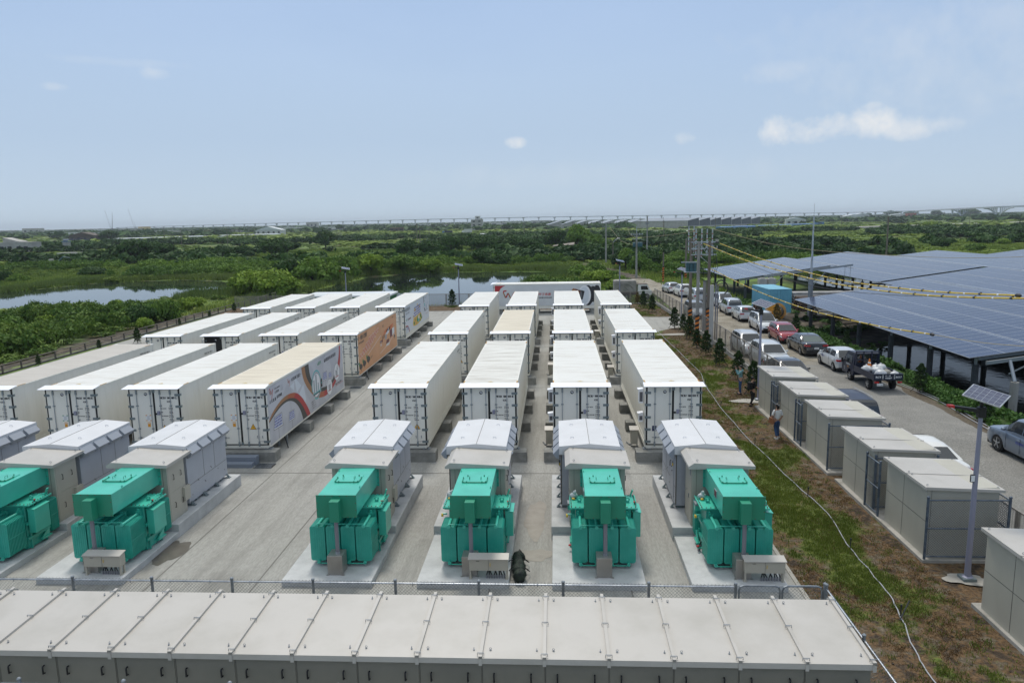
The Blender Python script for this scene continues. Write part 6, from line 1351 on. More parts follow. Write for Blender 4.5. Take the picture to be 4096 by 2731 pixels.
# ------------------------------------------------------------ blue shipping box, cable drum, pipes and logs
t = thing('blue_container', 'short sky blue shipping container with corrugated sides', 'container', (23.35, 82.6, 0), rad(3))
b = MB(); Wc, Lc, Hc = 2.44, 6.06, 2.6
for x0, x1 in ((0, .1), (Wc-.1, Wc)):
    for y0, y1 in ((0, .1), (Lc-.1, Lc)): b.box(x0, y0, 0, x1, y1, Hc)
    b.box(x0, .1, 0, x1, Lc-.1, .16); b.box(x0, .1, Hc-.12, x1, Lc-.1, Hc)
b.box(.1, 0, 0, Wc-.1, .1, .16); b.box(.1, 0, Hc-.12, Wc-.1, .1, Hc); b.box(.1, Lc-.1, 0, Wc-.1, Lc, Hc); b.build('frame', 'box_blue', t)
for x in (.05, Wc-.05):
    b = MB(); prof = []; n = 22
    for i in range(n): y = .1+(Lc-.2)*i/n; d = (Lc-.2)/n; prof += [(x-.025, y), (x-.025, y+d*.35), (x+.025, y+d*.5), (x+.025, y+d*.85)]
    prof.append((x-.025, Lc-.1)); b.add([(p[0], p[1], .16) for p in prof]+[(p[0], p[1], Hc-.12) for p in prof], [(i, i+1, i+1+len(prof), i+len(prof)) for i in range(len(prof)-1)]); b.build('side_wall', 'box_blue', t)
b = MB(); b.box(.02, .02, Hc-.03, Wc-.02, Lc-.02, Hc-.01); b.build('roof', 'box_blue', t)
for k in range(2):
    x0 = .10+k*1.13; b = MB(); b.box(x0, .02, .18, x0+1.1, .06, Hc-.14, 0)
    for z in (.3, .95, 1.6, 2.2): b.box(x0+.06, -.005, z-.14, x0+1.04, .02, z+.14, 0)
    do = b.build('door', 'box_blue', t); b = MB()
    for x in (x0+.32, x0+.78): b.tube([(x, -.03, .1), (x, -.03, Hc-.08)], .018, 6)
    b.build('locking_rod', 'box_blue', do)
t = thing('cable_drum', 'large cable drum with yellow slatted flanges', 'cable drum', (22.45, 77.0, .82), rad(50))
for s in (-1, 1):
    b = MB(); n = 26
    for i in range(n):
        a0, a1 = 2*math.pi*i/n, 2*math.pi*(i+.80)/n; x = s*.58
        ring = [(x+s*.04*q, r*math.cos(a), r*math.sin(a)) for q in (0, 1) for r, a in ((.60, a0), (.86, a0), (.86, a1), (.60, a1))]; b.hexa(ring, 0)
    b.lathe((s*.58, 0, 0), [(.64, 0), (.64, s*.03)], 26, 0, 'x'); b.lathe((s*.62, 0, 0), [(.12, 0), (.12, s*.02)], 12, 1, 'x')
    for a in (0, 1.05, 2.1): b.tube([(s*.63, .5*math.cos(a), .5*math.sin(a)), (s*.63, -.5*math.cos(a), -.5*math.sin(a))], .03, 5, 1)
    b.build('flange', ['drum_yellow', 'orange_label'], t)
b = MB(); b.lathe((-.57, 0, 0), [(.62+.012*(i % 2), i*.06) for i in range(20)], 24, 0, 'x'); b.build('cable_winding', 'drum_grey', t)
def stack(name, label, cat, x, y, L0, rows, r, ms, axis='x', rz=0):
    t = thing(name, label, cat, (x, y, 0), rz); k = 0
    for j_, n in enumerate(rows):
        for i in range(n):
            cy, cz = (i-(n-1)/2)*r*2.02+random.uniform(-.01, .01), r+j_*r*1.75; b = MB(); e = random.uniform(-.12, .12); b.tube([(e, cy, cz), (L0+e, cy, cz)], r*random.uniform(.93, 1.0), 10, 0); b.lathe((e-.004, cy, cz), [(r*.86, 0), (r*.86, .002)], 10, 1, 'x'); b.build(cat.split()[-1], ms, t); k += 1
    return t
stack('pipe_stack', 'stack of long pale grey pipes lying beneath the solar roof', 'pipe', 27.6, 80.2, 8, [4, 3, 2], .17, ['pipe_grey', 'black'])
stack('log_stack', 'dark stack of timber piles with pale cut ends', 'log', 27.0, 84.6, 7, [9, 9, 8, 8, 7], .17, ['log_bark', 'log_end'])
stack('pipe_stack', 'white pipes lying on top of the timber pile stack', 'pipe', 26.9, 86.5, 9, [6, 5, 5, 4, 4, 3], .18, ['pipe_grey', 'black'])
stack('log_stack', 'small log heap against the left wall of the blue container', 'log', 22.6, 85.6, 1.0, [4, 3, 2], .15, ['log_bark', 'log_end'], rz=rad(20))
t = thing('water_tank_pair', 'two pale square tanks behind the blue container', 'tank', (24.9, 92.5, 0))
for x in (0, 1.05): b = MB(); b.cbox(x, 0, 0, x+.95, 1, 2.95, .03); b.box(x+.2, .2, 2.95, x+.7, .7, 3.05); b.build('tank', 'plaster', t)
# ------------------------------------------------------------ vehicles. local: x forward (0 = rear bumper), y left, z up
def interp(P, x): return float(np.interp(x, [p[0] for p in P], [p[1] for p in P]))
SP = {
 'hatch': dict(L=4.1, W=1.70, top=[(0, .55), (.03, .88), (.10, .98), (.5, 1.0), (2.7, .97), (3.15, .93), (3.75, .80), (4.03, .62), (4.1, .42)], cab=[(.06, .97), (.42, 1.36), (.62, 1.44), (1.2, 1.49), (1.9, 1.48), (2.35, 1.40), (3.22, .94)], wb=(.68, 3.25), wr=.305),
 'suv': dict(L=4.45, W=1.80, top=[(0, .6), (.03, .95), (.10, 1.06), (.5, 1.08), (2.9, 1.06), (3.3, 1.03), (4.1, .92), (4.38, .72), (4.45, .5)], cab=[(.10, 1.05), (.36, 1.5), (.6, 1.62), (1.4, 1.67), (2.2, 1.65), (2.6, 1.57), (3.38, 1.04)], wb=(.82, 3.5), wr=.35),
 'mpv': dict(L=4.55, W=1.74, top=[(0, .55), (.02, .95), (.08, 1.02), (.5, 1.03), (3.1, 1.0), (3.55, .97), (4.25, .82), (4.5, .62), (4.55, .42)], cab=[(.03, 1.0), (.20, 1.52), (.45, 1.64), (1.6, 1.70), (2.6, 1.67), (2.95, 1.57), (3.72, .98)], wb=(.85, 3.62), wr=.32),
 'sedan': dict(L=4.82, W=1.80, top=[(0, .55), (.03, .95), (.12, 1.03), (.85, 1.06), (1.2, 1.0), (3.3, .97), (3.9, .92), (4.5, .78), (4.76, .6), (4.82, .42)], cab=[(.78, 1.03), (1.42, 1.38), (1.8, 1.46), (2.5, 1.48), (2.95, 1.42), (3.85, .93)], wb=(1.02, 3.78), wr=.32),
}
def car_body(s, d):
    L, W, wr = d['L'], d['W'], d['wr']; b = MB(); xs = sorted(set(list(np.round(np.linspace(0, L, 64), 3))))
    hw = lambda x: W/2*(1-.16*max(0, 1-x/.42)**2-.20*max(0, 1-(L-x)/.62)**2)
    secs = []
    for x in xs:
        t = interp(d['top'], x); zb = .24+.10*max(0, 1-x/.35)+.06*max(0, 1-(L-x)/.4)
        for wx in d['wb']:
            q = (wr+.055)**2-(x-wx)**2
            if q > 0: zb = max(zb, .30+math.sqrt(q)*1.0)
        w_ = hw(x); zb = min(zb, t-.1); zm = max(zb+.03, .62); zs = t-.07
        zm = min(zm, zs-.02) if zs > zb+.05 else zb+.02
        secs.append([(0, zb), (w_*.93, zb), (w_*.985, zb+(zm-zb)*.35), (w_, zm), (w_*.975, max(zm, zs-.04)), (w_*.93, zs+.03), (w_*.80, t), (0, t+.015)])
    n = 8; vs = []
    for x, sc_ in zip(xs, secs):
        for y, z in sc_: vs.append((x, y, z))
        for y, z in sc_[-2:0:-1]: vs.append((x, -y, z))
    m = 2*n-2; fs = []
    for i in range(len(xs)-1):
        for k in range(m): j = (k+1) % m; fs.append((i*m+k, i*m+j, (i+1)*m+j, (i+1)*m+k))
    fs.append(tuple(range(m))); fs.append(tuple(range((len(xs)-1)*m, len(xs)*m))); b.add(vs, fs)
    # cabin
    C = d['cab']; cx = sorted(set(list(np.linspace(C[0][0], C[-1][0], 30))+[c[0] for c in C])); vs = []
    for x in cx:
        zr = interp(C, x); zb = interp(d['top'], x)-.05; h = max(0, zr-zb); f = min(1, h/.5)
        w0 = hw(x)*.955; w1 = hw(x)*(.955-.20*f); r = [(w0, zb), (w0*.62+w1*.38, zb+h*.45), (w1+.03, zb+h*.86), (w1-.05, zb+h*.965), (w1*.6, zr), (0, zr+.012)]
        for y, z in r: vs.append((x, y, z))
        for y, z in r[-2::-1]: vs.append((x, -y, z))
    m = 11; fs = []
    for i in range(len(cx)-1):
        for k in range(m-1): fs.append((i*m+k, i*m+k+1, (i+1)*m+k+1, (i+1)*m+k))
    b.add(vs, fs); return b, hw
def side_y(d, hw, x, v):
    zr = interp(d['cab'], x); zb = interp(d['top'], x)-.05; h = max(0, zr-zb); f = min(1, h/.5); w0 = hw(x)*.955; w1 = hw(x)*(.955-.20*f)
    pts = [(w0, zb), (w0*.62+w1*.38, zb+h*.45), (w1+.03, zb+h*.86), (w1-.05, zb+h*.965)]; z = zb+h*v
    return float(np.interp(z, [p[1] for p in pts], [p[0] for p in pts])), z
def wheel(t, x, y, r, wdt=.2, dual=False):
    s = 1 if y > 0 else -1
    b = MB(); b.lathe((x, y-s*wdt/2, r), [(r*.62, 0), (r*.95, 0), (r, s*.03), (r, s*(wdt-.03)), (r*.95, s*wdt), (r*.66, s*wdt)], 22, 0, 'y'); w_ = b.build('wheel', 'tyre', t, smooth=40)
    b = MB(); b.lathe((x, y+s*(wdt/2-.02), r), [(r*.68, 0), (r*.64, s*.022), (r*.58, s*.0)], 20, 0, 'y')
    for i in range(5):
        a = 2*math.pi*i/5+.3; ca, sa = math.cos(a), math.sin(a); p = lambda rr, o: (x+rr*ca-o*sa, y+s*(wdt/2+.0), r+rr*sa+o*ca)
        b.hexa([p(.03, -.035), p(r*.64, -.028), p(r*.64, .028), p(.03, .035)]+[(q[0], q[1]+s*.012, q[2]) for q in (p(.03, -.035), p(r*.64, -.028), p(r*.64, .028), p(.03, .035))])
    b.lathe((x, y+s*wdt/2, r), [(.06, 0), (.05, s*.02)], 10, 0, 'y'); b.build('rim', 'rim', w_)
    b = MB(); b.lathe((x, y+s*(wdt/2-.05), r), [(r*.66, 0), (r*.66, s*.004)], 18, 0, 'y'); b.build('brake_disc', 'black', w_)
def car(kind, label, cat, loc, rz, paint, plate='', text=None, spare=False, dark=False, name='parked_car', glassm='glass', skirt=None):
    d = SP[kind]; L, W = d['L'], d['W']; t = thing(name, label, cat, loc, rz, 'vehicles parked along the site road')
    b, hw = car_body(kind, d); body = b.build('body', paint, t, smooth=38)
    b = MB(); b.box(.1, -W*.42, .16, L-.12, W*.42, .62); b.build('underbody', 'black', t)
    C = d['cab']; zr = max(c[1] for c in C)
    # side windows
    xa, xb_ = C[0][0], C[-1][0]; top_r = [c[0] for c in C if c[1] > zr-.14]; r0, r1 = min(top_r), max(top_r)
    cuts = [(r0-.02 if kind != 'sedan' else r0-.05, r0+(r1-r0)*.28), (r0+(r1-r0)*.30, r0+(r1-r0)*.66), (r0+(r1-r0)*.69, r1+(xb_-r1)*.45)] if kind in ('mpv', 'suv') else [(r0+(r1-r0)*-.25 if kind == 'sedan' else r0+.12, r0+(r1-r0)*.52), (r0+(r1-r0)*.56, r1+(xb_-r1)*.50)]
    for s in (1, -1):
        for a, c in cuts:
            b = MB(); n = 8; vs = []
            for i in range(n+1):
                x = a+(c-a)*i/n; hmax = interp(C, x)-interp(d['top'], x)+.05
                for v in (.18, .5, .85):
                    vv = v if hmax > .3 else .18+(v-.18)*max(.05, (hmax-.1)/.35)
                    y, z = side_y(d, hw, x, vv); vs.append((x, s*(y+.006), z))
            b.add(vs, [(i*3+k, i*3+k+1, i*3+k+4, i*3+k+3) for i in range(n) for k in (0, 1)]); b.build('side_window', 'glass', t, smooth=50)
    # windscreen and rear window
    def screen(x0, z0, x1, z1, nm, f0=.82, f1=.66, gm='glass'):
        b = MB(); vs = []; n = 8; nx_ = -(z1-z0); nz_ = (x1-x0); l = math.hypot(nx_, nz_); nx_, nz_ = nx_/l, nz_/l
        if nz_ < 0: nx_, nz_ = -nx_, -nz_
        for i in range(5):
            u = i/4; x, z = x0+(x1-x0)*u, z0+(z1-z0)*u; w_ = W/2*(f0+(f1-f0)*u)
            # follow the roof profile
            z = max(z, interp(C, x)) if True else z
            for k in range(n+1):
                y = -w_+2*w_*k/n; cr = .012+.012*(1-(2*k/n-1)**2); vs.append((x+nx_*cr, y, z+nz_*cr))
        b.add(vs, [(i*(n+1)+k, i*(n+1)+k+1, (i+1)*(n+1)+k+1, (i+1)*(n+1)+k) for i in range(4) for k in range(n)]); b.build(nm, gm, t, smooth=60)
    xf, xr = C[-1], [c for c in C if c[1] > zr-.12][-1]
    screen(xf[0]-.06, xf[1]+.02, xr[0]+.08, xr[1]-.02, 'windscreen')
    xf, xr = C[0], [c for c in C if c[1] > zr-.12][0]
    screen(xf[0]+.02, xf[1]+.06 if kind != 'sedan' else xf[1]+.02, xr[0]-.03, xr[1]-.03, 'rear_window', .78, .64, glassm)
    for x in d['wb']:
        for s in (1, -1): wheel(t, x, s*(W/2-.10), d['wr'])
    for s in (1, -1):     # lamps
        zt = interp(d['top'], .1)
        b = MB(); hh = .20 if kind in ('hatch', 'sedan') else .26
        b.hexa([(-.012, s*W*.27, zt-.10-hh*.7), (.30, s*(hw(.3)+.004), zt-.12-hh*.2), (.30, s*(hw(.3)+.004), zt-.06), (-.0, s*W*.25, zt-.08), (.03, s*hw(.03)*1.0, zt-.10-hh), (.06, s*(hw(.06)+.012), zt-.10-hh), (.06, s*(hw(.06)+.012), zt-.05), (.03, s*hw(.03), zt-.05)]) if False else b.box(-.006, s*W*.25, zt-.10-hh*.55, .10, s*(hw(.05)+.006), zt-.10)
        b.box(.04, s*(hw(.1)-.03), zt-.10-hh*.55, .24, s*(hw(.18)+.006), zt-.09)
        b.build('tail_light', 'tail_red', t)
        zt = interp(d['top'], L-.3); b = MB(); b.hexa([(L-.42, s*(hw(L-.42)+.006), zt-.17), (L-.03, s*W*.24, zt-.26), (L-.10, s*W*.24, zt-.16), (L-.42, s*(hw(L-.42)-.02), zt-.05), (L-.30, s*(hw(L-.3)+.008), zt-.20), (L-.08, s*(hw(L-.08)+.004), zt-.28), (L-.16, s*(hw(L-.16)), zt-.16), (L-.34, s*(hw(L-.34)), zt-.08)]); b.build('headlight', 'lens', t)
        xm = C[-1][0]-.42; y0, z0 = side_y(d, hw, xm, .2); b = MB(); b.blob((xm, s*(y0+.13), z0+.06), (.06, .11, .07), 0, 8, 6); b.tube([(xm, s*y0, z0), (xm, s*(y0+.08), z0+.03)], .02, 5); b.build('mirror', paint, t, smooth=60)
        for k, xd in enumerate((r0+(r1-r0)*.2+.0, r0+(r1-r0)*.62)):
            b = MB(); z = interp(d['top'], xd)-.17; b.tube([(xd-.09, s*(hw(xd)+.0), z), (xd-.06, s*(hw(xd)+.03), z), (xd+.06, s*(hw(xd)+.03), z), (xd+.09, s*hw(xd), z)], .011, 5); b.build('door_handle', paint, t)
        b = MB()
        for xd in (r0+(r1-r0)*.54, r1+.35, r0+.02): z = interp(d['top'], xd); b.box(xd-.004, s*(hw(xd)-.01), .34, xd+.004, s*(hw(xd)+.003), z-.07)
        b.build('door_gap', 'black', t)
    b = MB(); b.box(-.02, -W*.40, .30, .10, W*.40, .36); b.box(L-.09, -W*.34, .30, L+.004, W*.34, .46); b.box(L-.13, -W*.22, .56, L-.045, W*.22, .64); b.build('bumper_grille', 'trim_black', t)
    for xx, n_ in ((-.022, 'r'), (L+.006, 'f')):
        b = MB(); z = .62 if n_ == 'r' and kind != 'sedan' else (.60 if n_ == 'r' else .42); b.box(xx, -.17, z, xx+.012, .17, z+.14, 0)
        if plate and n_ == 'r': put_text(b, plate, .10, (xx-.002, .15, z+.03), (0, -1, 0), (0, 0, 1), 1, sx=.85)
        if plate and n_ == 'f': put_text(b, plate, .10, (xx+.014, -.15, z+.03), (0, 1, 0), (0, 0, 1), 1, sx=.85)
        b.build('number_plate', ['plate_white', 'ink'], t)
    if text:
        b = MB(); 
        for s in (1, -1): put_text(b, text, .17, (2.3 if s < 0 else 2.95, s*(W/2+.008), .72), (-s*1.0, 0, 0), (0, 0, 1), 0, bold=.006)
        b.build('lettering', 'blue_cell', t)
    if spare: b = MB(); b.lathe((-.02, .1, .98), [(.30, 0), (.36, -.02), (.36, -.18), (.30, -.21)], 20, 0, 'x'); b.build('spare_wheel_cover', paint, t, smooth=50)
    if kind in ('suv', 'mpv'):
        for s in (1, -1): b = MB(); b.tube([(r0+.2, s*W*.33, zr-.02), (r0+.25, s*W*.33, zr+.03), (r1-.2, s*W*.33, zr+.03), (r1-.1, s*W*.33, zr-.02)], .014, 5); b.build('roof_rail', 'galv_light', t)
    return t
UPF = rad(90); DNF = rad(-90)      # facing away from / toward the viewer

def park(kind, xl, yn, away, label, cat, paint, **k):
    d = SP[kind]; xc = xl+d['W']/2; loc = (xc, yn, 0.02) if away else (xc, yn+d['L'], 0.02)
    return car(kind, label, cat, loc, (UPF if away else DNF)+rad(k.pop('turn', 0)), paint, **k)
park('hatch', 15.75, 104.6, True, 'silver hatchback at the far end of the gravel parking row', 'car', 'car_silver2', turn=8, plate='BCY-5073')
park('suv', 16.45, 99.5, True, 'white off-road car with a covered spare wheel on its tail', 'car', 'car_white', turn=5, spare=True, plate='8C-1170')
park('mpv', 17.1, 93.0, True, 'silver estate car parked third from the far end', 'car', 'car_silver', turn=2, plate='7895-M3')
park('mpv', 18.75, 85.9, False, 'silver people carrier facing the viewer behind the grey estate', 'van', 'car_silver2', turn=1)
park('mpv', 18.35, 80.5, True, 'grey silver estate car with its dark rear window toward the viewer', 'car', 'car_silver', plate='MC3-2712')
park('hatch', 18.45, 75.3, True, 'silver hatchback between the estate car and the big people carrier', 'car', 'car_silver2', plate='RDE-2053')
park('mpv', 18.45, 67.8, False, 'big silver people carrier facing the viewer beside the cable drum', 'van', 'car_silver2', plate='BFK-6103')
park('hatch', 18.55, 61.9, False, 'red hatchback facing the viewer', 'car', 'car_red', plate='BDZ-8116')
park('sedan', 18.55, 56.0, True, 'black saloon with its tail toward the viewer', 'car', 'car_black', plate='1706-J2', glassm='glass_light')
park('hatch', 18.78, 50.2, True, 'silver hatchback with blue door lettering before the dark truck', 'car', 'car_silver2', text='KHEMCA')
park('suv', 13.95, 55.9, False, 'silver grey crossover behind the fence, facing the viewer', 'car', 'car_silver', turn=2)
park('suv', 14.15, 50.9, False, 'silver crossover behind the fence nearer the cabinets', 'car', 'car_silver2', turn=3)
park('suv', 13.9, 77.8, False, 'dark grey car behind the fence near the far lamp', 'car', 'car_grey', turn=2, plate='L5-1132')
park('sedan', 13.85, 45.4, False, 'black saloon mostly hidden behind the farthest roadside cabinet', 'car', 'car_black', turn=2)
park('mpv', 13.95, 35.6, True, 'dark navy van seen over the second farthest roadside cabinets', 'van', 'car_navy', turn=2)
park('sedan', 14.0, 27.9, True, 'white saloon half hidden behind the nearer roadside cabinets', 'car', 'car_white', turn=2)
# ------------------------------------------------------------ pickup at the right edge (front toward the back-left)
SP['pickup'] = dict(L=5.3, W=1.85, top=[(0, .70), (.03, 1.04), (.1, 1.08), (1.6, 1.08), (1.7, 1.08), (3.9, 1.08), (4.2, 1.06), (5.0, .98), (5.22, .82), (5.3, .5)], cab=[(1.55, 1.06), (1.72, 1.62), (1.95, 1.74), (2.9, 1.78), (3.3, 1.72), (4.12, 1.07)], wb=(1.15, 4.25), wr=.38)
pk = car('pickup', 'blue grey pickup truck with blue door lettering at the right edge', 'pickup', (20.55, 28.9, .02), UPF+rad(1), 'car_bluegrey', text='KHEMCA', name='pickup_truck')
b = MB(); b.box(.12, -.72, 1.085, 1.5, .72, 1.10, 0)
for s in (-1, 1): b.tube([(.15, s*.8, 1.1), (1.5, s*.8, 1.1)], .03, 6, 1)
b.build('cargo_bed_cover', ['trim_black', 'galv'], pk)
# ------------------------------------------------------------ dark blue tipper truck with sacks
tr = thing('flatbed_truck', 'dark navy flatbed truck loaded with white sacks, RCY 6617 on its tailgate', 'truck', (19.72, 44.5, .02), UPF+rad(1.5), 'vehicles parked along the site road')
b = MB(); L, W = 4.75, 1.66
prof = [(3.0, .42), (3.22, .42), (3.24, .52), (3.36, .70), (3.55, .77), (3.74, .70), (3.86, .52), (3.88, .42), (4.62, .40), (4.72, .55), (4.70, .95), (4.45, 1.22), (4.08, 1.82), (3.95, 1.86), (3.10, 1.86), (3.02, 1.80)]
n = len(prof); lean = lambda z: W/2*(1-.10*max(0, z-1.15)/.7)
vs = [(x, lean(z), z) for x, z in prof]+[(x, -lean(z), z) for x, z in prof]; b.add(vs, [tuple(range(n)), tuple(range(2*n-1, n-1, -1))]+[(i, (i+1) % n, (i+1) % n+n, i+n) for i in range(n)]); cab = b.build('cab', 'car_navy', tr)
b = MB(); b.hexa([(4.47, -.66, 1.24), (4.47, .66, 1.24), (4.14, .60, 1.78), (4.14, -.60, 1.78), (4.49, -.66, 1.25), (4.49, .66, 1.25), (4.16, .60, 1.79), (4.16, -.60, 1.79)]); b.build('windscreen', 'glass', cab)
for s in (1, -1):
    b = MB(); q = lambda x, z: (x, s*(lean(z)+.004), z); b.add([q(3.22, 1.16), q(4.34, 1.16), q(4.06, 1.70), q(3.30, 1.74)], [(0, 1, 2, 3)]); b.build('side_window', 'glass', cab)
    b = MB(); b.box(4.2, s*.95, 1.05, 4.28, s*1.08, 1.35); b.tube([(4.2, s*.8, 1.15), (4.24, s*.96, 1.2)], .015, 5); b.build('mirror', 'black', cab)
    b = MB(); put_text(b, 'KHEMCA', .15, (3.35 if s < 0 else 4.05, s*.838, .98), (-s, 0, 0), (0, 0, 1), 0, bold=.005); put_text(b, '回收', .11, (3.45 if s < 0 else 3.9, s*.838, .82), (-s, 0, 0), (0, 0, 1), 1, bold=.004); put_text(b, '6T\nG-', .12, (3.95 if s < 0 else 4.35, s*.838, .72), (-s, 0, 0), (0, 0, 1), 0, bold=.004); b.build('door_lettering', ['plate_white', 'orange_label'], cab)
b = MB(); b.box(2.99, -.6, 1.2, 3.01, .6, 1.75); b.build('rear_window', 'glass', cab)
b = MB()
for s in (-.72, -.25, .25, .72): b.box(2.86, s-.03, .82, 2.92, s+.03, 2.0)
b.box(2.86, -.76, 1.92, 2.92, .76, 2.0); b.box(2.86, -.76, 1.4, 2.92, .76, 1.45); b.build('headboard_rack', 'car_navy', tr)
b = MB(); b.box(.05, -.84, .72, 2.86, .84, .78, 0); b.box(.3, -.35, .5, 3.2, -.25, .66, 1); b.box(.3, .25, .5, 3.2, .35, .66, 1); b.build('cargo_bed', ['car_navy', 'black'], tr)
for s in (1, -1): b = MB(); b.box(.05, s*.81, .74, 2.86, s*.85, 1.10); b.box(.05, s*.85, 1.06, 2.86, s*.865, 1.11); b.box(.05, s*.85, .74, 2.86, s*.865, .79); b.build('side_board', 'car_navy', tr)
b = MB(); b.box(0, -.86, .74, .045, .86, 1.12); b.box(-.015, -.86, 1.07, 0, .86, 1.12); b.box(-.015, -.86, .74, 0, .86, .79); b.build('tailgate', 'car_navy', tr)
b = MB(); u, z_ = (0, -1, 0), (0, 0, 1)
put_text(b, 'RCY', .17, (-.018, .76, .87), u, z_, 0, bold=.007); put_text(b, '6617', .17, (-.018, -.42, .87), u, z_, 0, bold=.007); put_text(b, '自 ━ 發', .09, (-.018, .20, .97), u, z_, 0, bold=.004); put_text(b, '貨環衛門', .10, (-.018, .20, .83), u, z_, 0, bold=.004)
put_text(b, '台\n南\n市', .09, (-.018, .38, 1.0), u, z_, 0, bold=.004); put_text(b, '自\n小\n貨', .09, (-.018, -.30, 1.0), u, z_, 0, bold=.004); b.build('tailgate_lettering', 'plate_white', tr)
for s in (1, -1): b = MB(); b.box(-.03, s*.55, .56, .03, s*.80, .66); b.build('tail_light', 'tail_red', tr)
b = MB(); b.box(-.04, .30, .40, -.02, .66, .54, 0); put_text(b, 'RCY-6617', .09, (-.043, .64, .44), u, z_, 1); b.build('number_plate', ['plate_white', 'ink'], tr)
for x in (.95, 3.55):
    for s in (1, -1): wheel(tr, x, s*.70, .30 if x > 2 else .31, .22)
random.seed(5)
for i, (x, y, z, r, l) in enumerate(((1.9, .45, 1.02, .34, 'white sack against the left board of the truck'), (1.35, .05, 1.05, .36, 'large white sack in the middle of the truck bed'), (1.6, -.28, 1.18, .32, 'white sack heaped highest on the truck'), (.75, .12, .98, .36, 'white sack right behind the tailgate lettering'), (.9, -.32, 1.0, .28, 'brownish torn sack near the tailgate'), (.55, -.62, .97, .28, 'white sack in the right rear corner of the truck'), (2.2, -.25, 1.05, .3, 'white sack beneath the cab window'))):
    b = MB(); b.blob((0, 0, 0), (r, r*.95, r*.72), 0, 14, 10, .09); b.blob((r*.3, 0, r*.62), (.08, .07, .10), 0, 7, 5, .2)
    M.setdefault('sack_white', mat('sack_white', (.62, .63, .64), .35, col2=(.40, .41, .42), scale=5, det=5, bump=.5, bscale=9))
    o = b.build('sack', 'tank_canvas' if 'brown' in l else 'sack_white', smooth=75)
    o.matrix_world = Matrix.Translation((19.72, 44.5, .02)) @ Matrix.Rotation(UPF+rad(1.5), 4, 'Z') @ Matrix.Translation((x, y, z)); tag(o, l, 'sack', 'sacks heaped on the truck bed')
b = MB(); b.lathe((0, 0, 0), [(.14, 0), (.14, .03), (.11, .03), (.06, .3), (.03, .45)], 12, 0); b.lathe((0, 0, .17), [(.09, 0), (.078, .08)], 12, 1); o = b.build('traffic_cone', ['hazard_orange', 'plate_white']); o.matrix_world = Matrix.Translation((19.72, 44.5, .02)) @ Matrix.Rotation(UPF+rad(1.5), 4, 'Z') @ Matrix.Translation((2.35, .12, 1.15)); tag(o, 'orange traffic cone standing among the sacks on the truck', 'traffic cone')
# ------------------------------------------------------------ old tank truck beyond the back fence
t = thing('tank_truck', 'old rusty truck with a pale square tank behind the back fence', 'truck', (7.6, 98.6, 0), 0, 'vehicles parked along the site road')
b = MB(); b.cbox(0, -1.0, 1.1, 2.9, 1.0, 2.55, .12); b.tube(spline([(.3, -1.03, 1.3), (.7, -1.05, 1.9), (1.5, -1.06, 2.15), (2.3, -1.05, 1.8), (2.6, -1.04, 1.3)], 5), .05, 6); b.tube([(.8, -1.05, 2.4), (1.9, -1.05, 1.3)], .04, 6); b.build('tank', 'tank_canvas', t)
b = MB(); b.box(-.2, -.5, .6, 5.0, .5, .85); b.box(-.1, -1.05, .85, 3.0, 1.05, 1.1); b.build('chassis', 'truck_rust', t)
b = MB(); prof = [(3.1, .6), (4.9, .6), (4.95, 1.15), (4.6, 1.35), (4.35, 1.95), (3.2, 1.98), (3.1, 1.9)]; b.prism(prof, 'y', -.95, .95, 0); c_ = b.build('cab', 'car_white', t)
b = MB(); b.add([(3.5, -.956, 1.3), (4.5, -.956, 1.3), (4.28, -.956, 1.82), (3.5, -.956, 1.82)], [(0, 1, 2, 3)]); b.build('side_window', 'glass', c_)
b = MB(); b.add([(4.63, -.85, 1.37), (4.63, .85, 1.37), (4.39, .8, 1.92), (4.39, -.8, 1.92)], [(0, 1, 2, 3)]); b.build('windscreen', 'glass', c_); b = MB(); b.box(3.0, -.9, 1.98, 4.4, .9, 2.02); b.build('cab_roof', 'truck_rust', c_)
for x in (.6, 1.6, 4.2):
    for s in (1, -1): wheel(t, x, s*.9, .42, .25)
# ------------------------------------------------------------ people
def skinmesh(name, V, E, R, m, parent, sub=2, root=0, kind=None):
    me = bpy.data.meshes.new('tmp'); me.from_pydata(V, E, []); o = bpy.data.objects.new('tmp', me); COL.objects.link(o)
    o.modifiers.new('s', 'SKIN'); me.skin_vertices or None
    for i, r in enumerate(R): me.skin_vertices[0].data[i].radius = (r if isinstance(r, tuple) else (r, r)); me.skin_vertices[0].data[i].use_root = i == root
    s = o.modifiers.new('u', 'SUBSURF'); s.levels = sub; s.render_levels = sub
    me2 = bpy.data.meshes.new_from_object(o.evaluated_get(bpy.context.evaluated_depsgraph_get()))
    bpy.data.objects.remove(o); me2.name = name; me2.materials.clear(); me2.materials.append(M[m]); me2.polygons.foreach_set('use_smooth', [True]*len(me2.polygons))
    q = bpy.data.objects.new(name, me2); COL.objects.link(q); q.parent = parent; return q
